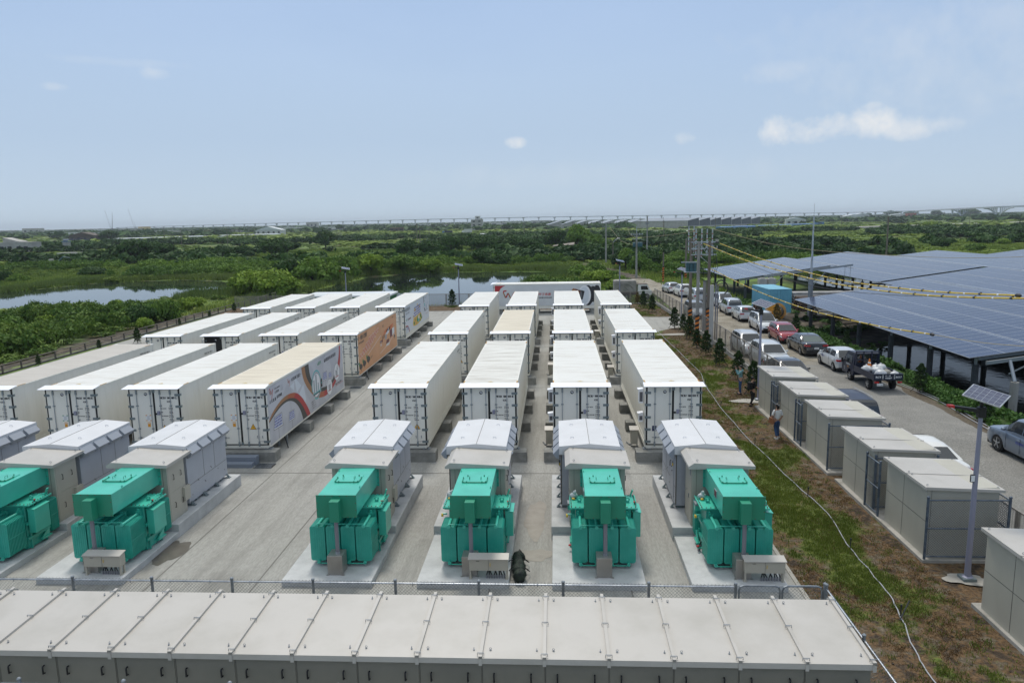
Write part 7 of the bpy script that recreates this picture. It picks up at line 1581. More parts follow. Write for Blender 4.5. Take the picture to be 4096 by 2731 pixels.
def person(label, loc, rz, h, J, top, legs, hairlong=False, sleeve=1.0):
    """J: joints for an upright figure 1.7 m tall facing +y"""
    k = h/1.72; t = thing('person', label, 'person', loc, rz); S = lambda p: tuple(c*k for c in p)
    V = []; E = []; R = []
    def add(p, r, par=None): V.append(S(p)); R.append(r*k if not isinstance(r, tuple) else (r[0]*k, r[1]*k)); i = len(V)-1; (E.append((par, i)) if par is not None else None); return i
    pel = add((0, 0, .93), (.125, .10)); sp = add((0, J.get('lean', 0)*.4, 1.12), (.115, .09), pel); ch = add((0, J.get('lean', 0), 1.34), (.15, .10), sp); nk = add((0, J.get('lean', 0)+.01, 1.48), .05, ch); hb = add((0, J.get('lean', 0)+.02, 1.55), (.065, .075), nk); hd = add((0, J.get('lean', 0)+.025, 1.64), (.075, .092), hb); ht = add((0, J.get('lean', 0)+.01, 1.70), (.055, .065), hd)
    ln = J.get('lean', 0)
    for s in (-1, 1):
        sh, el, wr = J['arms'][0 if s < 0 else 1]; a = add(sh, .055, ch); e = add(el, .042, a); w_ = add(wr, .028, e)
        d = (Vector(wr)-Vector(el)).normalized(); side = d.cross(Vector((0, 1, 0) if abs(d.y) < .8 else (0, 0, 1))).normalized()
        pm = add(tuple(Vector(wr)+d*.055), (.033, .02), w_)
        for f in range(4):
            o = side*((f-1.5)*.019); L0 = (.07, .08, .075, .06)[f]; p1 = add(tuple(Vector(wr)+d*.09+o), .0095, pm); p2 = add(tuple(Vector(wr)+d*(.09+L0*.5)+o+Vector((0, .008, 0))), .0085, p1); add(tuple(Vector(wr)+d*(.09+L0*.85)+o+Vector((0, .03, 0))), .0075, p2)
        th = add(tuple(Vector(wr)+d*.035+side*.032*s), .011, pm); add(tuple(Vector(wr)+d*.075+side*.05*s+Vector((0, .015, 0))), .009, th)
        hp_, kn, an, toe = J['legs'][0 if s < 0 else 1]; a = add(hp_, .085, pel); b2 = add(kn, .058, a); c = add(an, .038, b2); add(toe, (.038, .028), c)
    skinmesh('body', V, E, R, 'skin', t, 2)
    # trousers
    V2 = [S((0, 0, .97)), S((0, 0, .90))]; E2 = [(0, 1)]; R2_ = [(.14*k, .115*k), (.145*k, .12*k)]
    for s in (0, 1):
        hp_, kn, an, toe = J['legs'][s]; i = len(V2); V2 += [S(hp_), S(kn), S(tuple(Vector(an)+Vector((0, 0, .0))))]; E2 += [(1, i), (i, i+1), (i+1, i+2)]; R2_ += [.098*k, .070*k, .056*k]
    skinmesh('trousers', V2, E2, R2_, legs, t, 2, 1)
    V3 = [S((0, 0, .92)), S((0, ln*.4, 1.12)), S((0, ln, 1.34)), S((0, ln, 1.45))]; E3 = [(0, 1), (1, 2), (2, 3)]; R3 = [(.155*k, .125*k), (.14*k, .115*k), (.175*k, .12*k), (.08*k, .07*k)]
    for s in (0, 1):
        sh, el, wr = J['arms'][s]; i = len(V3); e = Vector(sh).lerp(Vector(el), min(1, sleeve*1.0)); V3 += [S(sh), S(tuple(e))]; E3 += [(2, i), (i, i+1)]; R3 += [.072*k, .056*k]
        if sleeve > 1: V3.append(S(tuple(Vector(el).lerp(Vector(wr), sleeve-1)))); E3.append((i+1, i+2)); R3.append(.046*k)
    skinmesh('shirt', V3, E3, R3, top, t, 2, 2)
    b = MB(); c = S((0, ln+.0, 1.665)); b.blob((c[0], c[1]-.012*k, c[2]+.012), (.092*k, .105*k, .090*k), 0, 14, 9)
    if hairlong: b.blob((c[0], c[1]-.05*k, c[2]-.08*k), (.075*k, .05*k, .10*k), 0, 10, 7)
    b.build('hair', 'hair', t, smooth=80)
    b = MB()
    for s in (-1, 1): b.blob(S((s*.03, ln+.112, 1.635)), (.010, .006, .007), 0, 6, 4)
    b.box(*S((-.022, ln+.108, 1.575)), *S((.022, ln+.116, 1.583)), 1); b.build('eyes_and_mouth', ['black', 'maroon'], t)
    b = MB(); b.hexa([S(p) for p in ((-.012, ln+.10, 1.60), (.012, ln+.10, 1.60), (.01, ln+.135, 1.602), (-.01, ln+.135, 1.602), (-.006, ln+.10, 1.645), (.006, ln+.10, 1.645), (.004, ln+.11, 1.645), (-.004, ln+.11, 1.645))])
    for s in (-1, 1): b.blob(S((s*.082, ln+.02, 1.625)), (.012, .02, .03), 0, 7, 5)
    b.build('nose_and_ears', 'skin', t)
    for s in (0, 1):
        an, toe = Vector(J['legs'][s][2]), Vector(J['legs'][s][3]); d = toe-an; d.z = 0; d = d.normalized() if d.length > 1e-4 else Vector((0, 1, 0)); zb = min(an.z-.08, toe.z-.03); nr = Vector((-d.y, d.x, 0))
        b = MB(); q = [an-d*.07-nr*.04, an-d*.07+nr*.04, an+d*.19+nr*.042, an+d*.19-nr*.042]; b.hexa([S((p.x, p.y, max(.0, zb))) for p in q]+[S((p.x, p.y, max(.0, zb)+(.085 if i < 2 else .05))) for i, p in enumerate(q)]); b.build('shoe', J.get('shoe', 'black'), t)
    return t, k
stand = [((-.10, 0, .88), (-.11, .01, .50), (-.12, -.01, .09), (-.13, .13, .04)), ((.10, 0, .88), (.11, .02, .50), (.12, 0, .09), (.13, .14, .04))]
ph, k = person('person in a teal hooded top and jeans holding a camera to the face', (10.98, 44.2, .02), rad(82), 1.74, dict(arms=[((-.19, 0, 1.40), (-.24, .18, 1.22), (-.09, .27, 1.55)), ((.19, 0, 1.40), (.24, .18, 1.24), (.07, .29, 1.53))], legs=stand), 'shirt_teal', 'jeans', sleeve=1.9)
b = MB(); b.blob((0, -.09, 1.44), (.13, .07, .08), 0, 10, 7); b.build('hood', 'shirt_teal', ph, smooth=80)
b = MB(); b.cbox(-.07, .0, -.045, .07, .06, .05, .008); b.box(-.03, .0, .05, .03, .05, .075); b.tube([(0, .06, 0), (0, .17, 0)], .036, 12); o = b.build('camera', 'black'); o.matrix_world = Matrix.Translation((10.98, 44.2, .02)) @ Matrix.Rotation(rad(82), 4, 'Z') @ Matrix.Translation((0, .26, 1.64)); tag(o, 'black camera held up to the face of the person in teal', 'camera')
walkA = [((-.10, 0, .88), (-.11, .16, .52), (-.12, .10, .12), (-.12, .23, .06)), ((.10, 0, .88), (.11, .02, .50), (.11, -.26, .16), (.11, -.16, .05))]
bp, k = person('person in black clothes with a backpack walking toward the lamp post', (10.95, 41.4, .02), rad(-55), 1.64, dict(arms=[((-.19, 0, 1.40), (-.26, -.02, 1.14), (-.24, .16, .94)), ((.19, 0, 1.40), (.27, .05, 1.15), (.22, .30, 1.02))], legs=walkA, lean=.02), 'cloth_black', 'cloth_black', sleeve=.9)
b = MB(); b.cbox(-.15, -.30, 1.02, .15, -.12, 1.46, .04); b.cbox(-.10, -.34, 1.06, .10, -.29, 1.24, .02); 
for s in (-1, 1): b.tube([(s*.10, -.14, 1.44), (s*.12, .0, 1.50), (s*.13, .12, 1.38), (s*.14, .05, 1.12), (s*.14, -.12, 1.06)], .018, 6)
o = b.build('backpack', 'cloth_black'); o.matrix_world = Matrix.Translation((10.95, 41.4, .02)) @ Matrix.Rotation(rad(-55), 4, 'Z') @ Matrix.Scale(.95, 4); tag(o, 'black backpack worn by the walking person in black', 'backpack')
walkB = [((-.09, 0, .88), (-.09, -.02, .50), (-.10, -.22, .15), (-.11, -.12, .04)), ((.09, 0, .88), (.09, .06, .50), (.10, .0, .09), (.11, .13, .04))]
wm, k = person('person in a white shirt, jeans and black cap walking with a tan bag', (10.5, 35.1, .02), rad(12), 1.66, dict(arms=[((-.17, 0, 1.39), (-.27, -.02, 1.14), (-.24, .10, .90)), ((.17, 0, 1.39), (.26, -.04, 1.13), (.20, .08, .90))], legs=walkB, shoe='shoe_white'), 'cloth_white', 'jeans', hairlong=True, sleeve=.95)
b = MB(); b.blob((0, 0, 1.645), (.098, .108, .065), 0, 12, 7); b.hexa([(-.06, .08, 1.63), (.06, .08, 1.63), (.05, .19, 1.62), (-.05, .19, 1.62), (-.06, .08, 1.645), (.06, .08, 1.645), (.05, .19, 1.63), (-.05, .19, 1.63)]); put_text(b, 'Jm', .07, (.035, -.11, 1.63), (-1, 0, 0), (0, 0, 1), 1, bold=.004); b.build('cap', ['black', 'paper'], wm)
b = MB(); b.hexa([(-.36, -.20, .78), (-.25, -.22, .78), (-.25, .20, .78), (-.36, .20, .78), (-.34, -.17, 1.06), (-.27, -.18, 1.06), (-.27, .16, 1.06), (-.34, .16, 1.06)]); b.tube([(-.3, -.15, 1.05), (-.2, -.14, 1.3), (-.14, -.05, 1.47), (-.15, .08, 1.36), (-.27, .14, 1.06)], .013, 6)
o = b.build('shoulder_bag', 'leather_tan'); o.matrix_world = Matrix.Translation((10.5, 35.1, .02)) @ Matrix.Rotation(rad(12), 4, 'Z') @ Matrix.Scale(.965, 4); tag(o, 'tan leather shoulder bag carried by the person in white', 'bag')
# ------------------------------------------------------------ foliage
def leaf_mat(name, dk, lt, rough=.75):
    m = bpy.data.materials.new(name); m.use_nodes = True; t = m.node_tree; b = t.nodes['Principled BSDF']; b.inputs['Roughness'].default_value = rough; b.inputs['Specular IOR Level'].default_value = .25
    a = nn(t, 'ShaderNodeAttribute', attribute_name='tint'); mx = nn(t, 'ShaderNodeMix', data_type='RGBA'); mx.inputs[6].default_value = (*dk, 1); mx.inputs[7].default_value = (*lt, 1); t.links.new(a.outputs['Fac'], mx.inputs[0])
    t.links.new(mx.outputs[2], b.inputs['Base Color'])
    tr_ = nn(t, 'ShaderNodeBsdfTranslucent'); t.links.new(mx.outputs[2], tr_.inputs[0]); ms = nn(t, 'ShaderNodeMixShader'); ms.inputs[0].default_value = .16
    o = t.nodes['Material Output']; t.links.new(b.outputs[0], ms.inputs[1]); t.links.new(tr_.outputs[0], ms.inputs[2]); t.links.new(ms.outputs[0], o.inputs[0]); return m
M['leaf_dark'] = leaf_mat('leaf_dark', (.014, .042, .012), (.055, .12, .022)); M['leaf_mid'] = leaf_mat('leaf_mid', (.035, .095, .016), (.16, .26, .034)); M['leaf_bright'] = leaf_mat('leaf_bright', (.06, .14, .018), (.26, .36, .04))
M['scrub'] = leaf_mat('scrub', (.05, .115, .018), (.24, .32, .045)); M['reed'] = leaf_mat('reed', (.07, .13, .03), (.21, .26, .07)); M['grass_leaf'] = leaf_mat('grass_leaf', (.08, .12, .02), (.24, .29, .05)); M['weed'] = leaf_mat('weed', (.025, .075, .018), (.09, .18, .03)); M['sapling_leaf'] = leaf_mat('sapling_leaf', (.010, .03, .010), (.055, .10, .018))
def leaf_quads(n, lobes, size, seed, flat=.35, fill=.25):
    """leaf faces spread over several lobes: returns (n,4,3) verts and (n,) tint"""
    r = np.random.default_rng(seed); L = np.array(lobes, float); vol = (L[:, 3]*L[:, 4])**1.0; k = r.choice(len(L), n, p=vol/vol.sum())
    d = r.normal(size=(n, 3)); d /= np.linalg.norm(d, axis=1)[:, None]; d[:, 2] = np.where(d[:, 2] < -.35, -d[:, 2]*.5, d[:, 2]); rr = 1-fill*r.random(n)**1.6+r.normal(size=n)*.06
    c = L[k, :3]+d*np.stack([L[k, 3], L[k, 3], L[k, 4]], 1)*rr[:, None]
    nr = d+r.normal(size=(n, 3))*.65; nr[:, 2] += flat; nr /= np.linalg.norm(nr, axis=1)[:, None]
    up = r.normal(size=(n, 3)); a = np.cross(nr, up); a /= np.linalg.norm(a, axis=1)[:, None]; b = np.cross(nr, a)
    s = size*(.6+.8*r.random(n))[:, None]; asp = (.45+.4*r.random(n))[:, None]
    q = np.stack([c-a*s, c-b*s*asp*.8, c+a*s, c+b*s*asp], 1)
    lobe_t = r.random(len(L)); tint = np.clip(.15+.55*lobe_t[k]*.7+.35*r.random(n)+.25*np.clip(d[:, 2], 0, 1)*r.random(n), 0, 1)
    return q, tint
def lobes_for(R, H, n, seed, base=.12):
    r = random.Random(seed); out_ = [(0, 0, H*.5, R*.62, H*.42)]
    for i in range(n):
        a = r.uniform(0, 6.28); d = R*r.uniform(.25, .78); z = H*r.uniform(base+.12, .84)*(1-.25*(d/R)); s = r.uniform(.22, .42)
        out_.append((d*math.cos(a), d*math.sin(a), z, R*s, H*s*.62))
    return out_
def mesh_from_quads(name, Q, T, m):
    n = len(Q); me = bpy.data.meshes.new(name); me.vertices.add(n*4); me.vertices.foreach_set('co', Q.reshape(-1).astype(np.float32)); me.loops.add(n*4); me.loops.foreach_set('vertex_index', np.arange(n*4)); me.polygons.add(n); me.polygons.foreach_set('loop_start', np.arange(n)*4)
    a = me.attributes.new('tint', 'FLOAT', 'FACE'); a.data.foreach_set('value', T.astype(np.float32)); me.materials.append(M[m]); me.update(calc_edges=True); return me
def link(name, me, parent=None): o = bpy.data.objects.new(name, me); COL.objects.link(o); o.parent = parent; return o
# unit crowns (radius 1, height 1), several variants, scaled by the object
CROWN = {}
for m_, nq in (('leaf_dark', 2600), ('leaf_mid', 2600), ('leaf_bright', 2600)):
    for v in range(3):
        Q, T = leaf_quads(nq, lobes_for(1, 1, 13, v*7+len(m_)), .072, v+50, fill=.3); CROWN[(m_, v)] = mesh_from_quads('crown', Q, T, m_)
def trunk_mesh(v):
    r = random.Random(v); b = MB(); b.tube([(0, 0, -.15), (.03, .02, .25), (-.03, .03, .55)], [.06, .045, .02], 7)
    for i in range(5): a = r.uniform(0, 6.28); z = r.uniform(.12, .4); b.tube([(0.01, .01, z), (.3*math.cos(a), .3*math.sin(a), z+.2), (.55*math.cos(a), .55*math.sin(a), z+.38)], [.03, .018, .006], 5)
    return b
TR = [trunk_mesh(i) for i in range(3)]; TRM = []
for b in TR: o = b.build('trunk', 'bark'); TRM.append(o.data); bpy.data.objects.remove(o)
def tree(label, x, y, z, R, H, m, v, group, name='tree', cat='tree', rz=0):
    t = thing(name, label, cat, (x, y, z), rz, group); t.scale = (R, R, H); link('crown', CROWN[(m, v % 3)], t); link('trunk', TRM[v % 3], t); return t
def ordw(i): return ['first', 'second', 'third', 'fourth', 'fifth', 'sixth', 'seventh', 'eighth', 'ninth', 'tenth', 'eleventh', 'twelfth', 'thirteenth', 'fourteenth', 'fifteenth', 'sixteenth', 'seventeenth', 'eighteenth', 'nineteenth', 'twentieth'][i]
def treerow(data, m, phrase, group, zb=-.6, name='tree', cat='tree', grow=1.0):
    data = sorted(data, key=lambda q: q[0]/q[1])
    for i, (x, y, h, w_) in enumerate(data):
        mm = m[i % len(m)] if isinstance(m, (list, tuple)) else m
        tree(f'{ordw(i)} from the left of the {phrase}', x, y, zb-(.16*h if name == 'bush' else 0), w_*.55*grow, h*1.08*grow, mm, i, group, name, cat, rz=i*1.3)
treerow([(-133.8, 229.7, 7.5, 12.7), (-131.8, 242.3, 5.9, 12.8), (-108.6, 255.0, 4.4, 8.0), (-114.6, 251.7, 4.8, 8.4), (-97.2, 251.5, 6.1, 11.5), (-105.7, 289.2, 4.7, 12.0), (-110.9, 356.2, 8.2, 13.2), (-47.4, 236.1, 5.7, 9.6), (-39.8, 233.8, 5.6, 9.5)], 'leaf_dark', 'dark broad trees beyond the left pond', 'dark trees beyond the left pond')
treerow([(-53.6, 124.6, 2.8, 5.2), (-51.0, 122.2, 3.9, 6.6), (-44.6, 117.3, 3.3, 5.8), (-47.4, 124, 4.2, 7)], 'leaf_bright', 'yellow green bushes between the two ponds', 'bright bushes between the ponds', name='bush', cat='bush', grow=1.1)
treerow([(-53.4, 147.8, 4.9, 8.4), (-49.5, 150.9, 4.6, 8.2), (-45.5, 154.3, 5.0, 7.4), (-46.5, 140, 5.2, 8)], ['leaf_dark', 'leaf_mid'], 'tall dark bushes behind the yellow green ones', 'dark bushes between the ponds', name='bush', cat='bush', grow=1.1)
treerow([(-116.4, 150.7, 3.2, 4.4), (-113.4, 150.2, 2.4, 4.0), (-110.0, 170.8, 2.7, 7.3), (-118.4, 214.1, 2.4, 6.8), (-99.3, 196.0, 3.2, 7.4)], ['leaf_dark', 'leaf_mid'], 'low bushes on the far bank of the left pond', 'bushes behind the left pond', name='bush', cat='bush')
treerow([(-58.0, 75.2, 2.8, 4.3), (-60.5, 84.7, 1.5, 2.8), (-55.6, 83.0, 1.8, 2.9), (-49.0, 83.8, 3.0, 4.4), (-47.2, 86.6, 3.3, 3.6), (-62.0, 101.0, 1.6, 2.4), (-51.8, 92.1, 2.3, 3.7), (-60.3, 120.8, 1.1, 2.6), (-52.5, 76, 2.2, 3.6), (-54, 68, 1.8, 3.4), (-56, 58, 2.3, 4.0), (-50.5, 100, 2.0, 3.6), (-52, 62, 2.2, 4.2), (-60, 66, 2.4, 4.4), (-51, 88.5, 2.6, 4.2), (-52.5, 50, 2.2, 4), (-58, 49, 2.4, 4.5), (-45.8, 79.5, 1.7, 2.6)], ['leaf_mid', 'leaf_bright', 'leaf_dark'], 'bushes on the bank left of the yard', 'bushes on the left bank', name='bush', cat='bush', zb=-.8)
treerow([(-45.4, 154.2, 3.9, 6.8), (-40.2, 160.5, 4.6, 6.9), (-34.6, 166.6, 4.0, 6.6), (-28.6, 168.4, 2.9, 5.4)], ['leaf_mid', 'leaf_bright'], 'mid green trees at the middle pond left end', 'trees behind the middle pond')
treerow([(-35.3, 252.6, 6.0, 9.2), (-31.6, 288.8, 6.3, 11.6), (-22.7, 271.8, 5.9, 10.9), (-16.0, 269.3, 5.3, 9.7), (-11.4, 339.4, 3.3, 7.4), (-18.9, 189.5, 3.8, 6.9), (-13.5, 188.1, 3.0, 6.0), (-26, 262, 5.5, 10), (-38, 262, 6, 10), (-9, 262, 5, 9)], 'leaf_dark', 'dark thicket trees beyond the middle pond', 'dark thicket trees behind the middle pond')
treerow([(0.1, 306.4, 7.4, 10.6), (7.6, 273.2, 9.2, 10.3), (11.2, 218.0, 4.2, 7.7), (14, 262, 6, 9)], ['leaf_dark', 'leaf_mid'], 'tall trees near the far sawtooth sheds', 'tall trees near the sheds')
treerow([(4.3, 145.1, 2.9, 5.8), (7.3, 130.8, 2.8, 5.0), (9.5, 116.6, 2.3, 4.8), (8.0, 156.9, 2.9, 4.8), (8.8, 134.8, 2.5, 4.6), (10.8, 128.1, 1.9, 3.8), (5.5, 112, 2.2, 4.4), (2.0, 120, 1.8, 4.4)], ['leaf_bright', 'leaf_mid'], 'bright bushes behind the old tank truck', 'bushes behind the tank truck', name='bush', cat='bush')
treerow([(16.1, 173.7, 4.6, 7.0), (17.8, 165.6, 3.8, 6.0), (15.8, 169.0, 4.5, 5.4), (17.1, 153.8, 4.1, 5.4), (21.1, 167.8, 3.7, 6.2), (26.1, 166.9, 2.8, 5.6), (37.6, 171.6, 3.2, 6.6), (32, 168, 3, 6)], ['leaf_dark', 'leaf_mid'], 'trees along the dirt path behind the parking', 'trees along the dirt path')
treerow([(146.8, 473.5, 3.9, 9.6), (264.3, 545.9, 5.2, 8.7), (151.1, 262.5, 2.2, 4.5), (120.7, 222.2, 2.3, 5.0), (122.7, 245.9, 3.4, 6.4), (91.8, 233.4, 2.4, 5.2), (73.0, 212.2, 2.0, 4.6), (93.6, 211.6, 1.8, 4.0)], ['leaf_mid', 'leaf_bright', 'leaf_dark'], 'rounded bushes in the fields beyond the solar roofs', 'bushes beyond the solar roofs', name='bush', cat='bush', grow=1.15)
treerow([(-340.0, 1174.3, 9.5, 16), (-400.2, 651.7, 9.0, 19)], 'leaf_dark', 'lone round trees far off on the left plain', 'lone trees on the left plain')
treerow([(970.2, 2398.3, 14, 26), (1069.4, 2457.3, 19, 48), (1193.2, 2606.7, 18, 48), (1120.7, 2289.0, 19, 40), (1131.4, 2132.9, 19, 70)], 'leaf_dark', 'huge dark trees before the arched bridge', 'trees before the arched bridge')
# egret islet bush already counted; saplings with stakes ----------------------------------------------------------
def sapling_proto(v, m='sapling_leaf'):
    t = bpy.data.objects.new('sapling', None); COL.objects.link(t); r = np.random.default_rng(v); n = 1150
    z = r.random(n)**.8*.86+.12; w_ = .225*np.sin(np.clip((1-z)*1.25+.10, 0, 1)*math.pi*.62)*(1+.25*np.sin(z*31+v))
    a = r.random(n)*6.28; rr = w_*np.sqrt(r.random(n)*.8+.2); c = np.stack([rr*np.cos(a), rr*np.sin(a), z], 1)
    nr = r.normal(size=(n, 3)); nr /= np.linalg.norm(nr, axis=1)[:, None]; A_ = np.cross(nr, r.normal(size=(n, 3))); A_ /= np.linalg.norm(A_, axis=1)[:, None]; B_ = np.cross(nr, A_); s = .040*(.6+.7*r.random(n))[:, None]
    Q = np.stack([c-A_*s, c-B_*s*.5, c+A_*s, c+B_*s*.5], 1); T = r.random(n)*.75; link('foliage', mesh_from_quads('foliage', Q, T, m), t)
    b = MB(); b.tube([(0, 0, -.02), (0.01, 0, .9)], [.014, .006], 6); b.build('trunk', 'bark', t)
    for k in range(3): a = 2*math.pi*k/3+.5; b = MB(); b.tube([(.30*math.cos(a), .30*math.sin(a), 0), (.015*math.cos(a), .015*math.sin(a), .36)], .011, 5); b.build('stake', 'stake', t)
    return t
SP_ = [sapling_proto(1), sapling_proto(2), sapling_proto(3)]; M['sapling_dry'] = leaf_mat('sapling_dry', (.06, .05, .02), (.30, .22, .08)); SPD = sapling_proto(9, 'sapling_dry')
SAP = [(11.35, 71.54, 2.1, 'staked sapling by the driveway mouth, leftmost of the fence line'), (11.8, 69.35, 1.7, 'slim staked sapling just nearer than the driveway mouth one'), (11.67, 65.12, 2.1, 'staked sapling before the brown striped pole'), (11.45, 60.68, 1.6, 'staked sapling before the pale striped pole'), (11.52, 57.2, 1.95, 'staked sapling before the short white pole'), (11.68, 53.18, 2.0, 'staked sapling standing alone in the middle of the fence line'), (11.9, 48.62, 1.9, 'staked sapling just beyond the person with the camera'), (11.75, 44.2, 2.05, 'staked sapling between the camera person and the lamp post'), (10.4, 89.02, 2.0, 'staked sapling behind the crosswise container, bushy'), (10.17, 93.0, 1.5, 'dry yellowish sapling near the back fence'), (10.9, 84.77, 1.95, 'slim staked sapling near the far yard corner'), (21.51, 67.44, 1.8, 'staked sapling behind the red hatchback'), (22.0, 75.0, 1.9, 'pale yellowish sapling in front of the cable drum'), (23.11, 59.95, 1.35, 'staked sapling on the verge behind the black saloon'), (22.3, 53.03, 1.5, 'staked sapling on the verge beyond the dark truck'), (21.54, 44.41, 1.8, 'staked sapling on the verge right of the dark truck'), (21.8, 38.1, 1.6, 'sapling on the verge behind the nearest lamp panel'), (-38.5, 65.4, 1.5, 'tallest sapling along the left railing'), (-40.2, 62.3, .9, 'low sapling along the left railing beside the tallest'), (-40.5, 54.9, .9, 'low round sapling nearest along the left railing'), (-39.6, 88.9, 1.2, 'sapling at the left railing beside the last container row'), (-40.6, 77.3, .8, 'small sapling midway along the left railing'), (-40.5, 84.1, .8, 'small sapling near the far part of the left railing'), (-41, 104.3, 1.0, 'small sapling at the far end of the left railing'), (-13.03, 92.31, 2.2, 'slender dark sapling before the pond, behind the farm artwork container')]
for i, (x, y, h, l) in enumerate(SAP):
    p = SPD if 'yellowish' in l else SP_[i % 3]
    if 'label' not in p: p.location = (x, y, 0); tag(p, l, 'sapling', 'young staked saplings'); o = p
    else: o = dup(p, (x, y, 0), l); 
    o.scale = (h*.95, h*.95, h); o.rotation_euler.z = i*.7; o['category'] = 'sapling'; o['group'] = 'young staked saplings'
for p in SP_+[SPD]:
    if 'label' not in p: 
        for c in list(p.children): bpy.data.objects.remove(c)
        bpy.data.objects.remove(p)
# ------------------------------------------------------------ uncountable growth: merged leaf masses
def H_at(x, y): return terrain(np.asarray(x, float), np.asarray(y, float))
CAMXY = np.array([0., 0.])
def in_view(x, y, mrg=3): az = np.degrees(np.arctan2(x, y)); return (az > -38.5-mrg) & (az < 31.5+mrg)
def station(x, y): return ((x > -42.5) & (x < 21.6) & (y < 95.8)) | ((x > 12.6) & (x < 20.8) & (y < 113)) | ((x > 21) & (x < 62) & (y > 24) & (y < 101)) | ((x > 21) & (x < 140) & (y > 20) & (y < 96)) | ((x > 24) & (x < 118) & (y > 94) & (y < 141))
def scatter(n, xr, yr, seed, dens, water=True, marg=1.2):
    r = np.random.default_rng(seed); x = r.uniform(*xr, n); y = r.uniform(*yr, n); k = in_view(x, y) & ~station(x, y); x, y = x[k], y[k]
    h, pd = H_at(x, y); k = (pd > marg) if water else np.ones(len(x), bool); x, y, h, pd = x[k], y[k], h[k], pd[k]
    p = dens(x, y, pd); k = r.random(len(x)) < p; return x[k], y[k], h[k], pd[k]
def merged(name, label, m, protos, pts, scale, zs, seed, cat='vegetation', tintn=None):
    x, y, h = pts; r = np.random.default_rng(seed); n = len(x); QS = []; TS = []
    k = r.integers(0, len(protos), n); rz = r.random(n)*6.28; tn = vnoise(x*.03, y*.03, seed, 3) if tintn is None else tintn(x, y)
    for i in range(len(protos)):
        w_ = np.where(k == i)[0]
        if not len(w_): continue
        Q, T = protos[i]; c, s = np.cos(rz[w_]), np.sin(rz[w_]); sc_ = scale[w_]; q = Q.reshape(-1, 3)
        X_ = (q[None, :, 0]*c[:, None]-q[None, :, 1]*s[:, None])*sc_[:, None]+x[w_][:, None]; Y_ = (q[None, :, 0]*s[:, None]+q[None, :, 1]*c[:, None])*sc_[:, None]+y[w_][:, None]; Z_ = q[None, :, 2]*zs[w_][:, None]+h[w_][:, None]
        QS.append(np.stack([X_, Y_, Z_], -1).reshape(-1, 4, 3)); TS.append(np.clip(T[None, :]*.75+(tn[w_][:, None]-.42)*1.3, 0, 1).reshape(-1))
    if not QS: return
    o = link(name, mesh_from_quads(name, np.concatenate(QS), np.concatenate(TS), m)); o['kind'] = 'stuff'; tag(o, label, cat); return o
pr_near = [leaf_quads(330, lobes_for(1, 1, 8, s, base=0), .095, s, fill=.45) for s in range(4)]
pr_far = [leaf_quads(80, lobes_for(1, 1, 5, s+9, base=0), .24, s+9, fill=.3) for s in range(4)]
pr_vfar = [leaf_quads(26, lobes_for(1, .8, 3, s+19, base=0), .42, s+19, fill=.3) for s in range(3)]
def reed_proto(n, seed, w_=.05, spread=1.0):
    r = np.random.default_rng(seed); a = r.random(n)*6.28; d = np.sqrt(r.random(n))*spread; x, y = d*np.cos(a), d*np.sin(a); h = .55+.45*r.random(n); t = r.random(n)*6.28; lx, ly = (r.normal(size=n)*.22, r.normal(size=n)*.22)
    ww = w_*(.6+.8*r.random(n)); dx, dy = np.cos(t)*ww, np.sin(t)*ww
    Q = np.stack([np.stack([x-dx, y-dy, 0*x-.05], 1), np.stack([x+dx, y+dy, 0*x-.05], 1), np.stack([x+lx+dx*.15, y+ly+dy*.15, h], 1), np.stack([x+lx-dx*.15, y+ly-dy*.15, h], 1)], 1); return Q, r.random(n)
reeds = [reed_proto(60, s) for s in range(3)]
# reeds at the water's edge
x, y, h, pd = scatter(30000, (-135, 30), (92, 185), 3, lambda x, y, pd: np.clip(1.15-np.abs(pd-2.6)/4.2, 0, 1)*np.where((y < 112) | ((x < -60) & (y < 122)), .0, .8), marg=1.6)
merged('reeds', 'tall pale green reeds crowding the edges of the ponds', 'reed', reeds, (x, y, h), .9+.5*RNG.random(len(x)), .8+.7*RNG.random(len(x)), 5)
# knee to waist high growth near the site
grs = [reed_proto(26, s+60, .07, 1.3) for s in range(3)]; M['meadow'] = leaf_mat('meadow', (.11, .18, .03), (.30, .36, .07))
x, y, h, pd = scatter(60000, (-200, 200), (95, 330), 57, lambda x, y, pd: np.clip(1.25-y/420, .2, 1)*np.where(np.abs(x-pathx(y)) < 2.8, 0, 1)*np.where((x < -42) & (x > -46), .2, 1), marg=1.0)
merged('tall_grass', 'long yellow green grass on the open ground around the ponds', 'meadow', grs, (x, y, h), 1.0+.6*RNG.random(len(x)), (.45+.6*RNG.random(len(x)))*np.where((pd < 12) & (y < 132) & (x < -48), .3, 1), 55)
x, y, h, pd = scatter(26000, (-150, 150), (20, 210), 7, lambda x, y, pd: np.where(y < 98, 1, .62)*np.clip(np.where((x < -47) & (x > -72) & (y < 97), .62, 0)+vnoise(x*.05, y*.05, 70)*2.6-.75, .03, 1)*np.where((x < -42) & (x > -47) & (y < 112), .2, 1)*np.where(np.abs(x-pathx(y)) < 2.8, 0, 1)*np.where((y > 96) & (y < 101) & (x > -5) & (x < 15), .1, 1)*np.clip(.35+vnoise(x*.12, y*.12, 74)*1.1, 0, 1), marg=1.6)
bank = (x < -47.5) & (x > -69) & (y < 97)
nearp = (pd < 9) & ((y < 114) | (y < 129) & (x < -50)) & ~bank
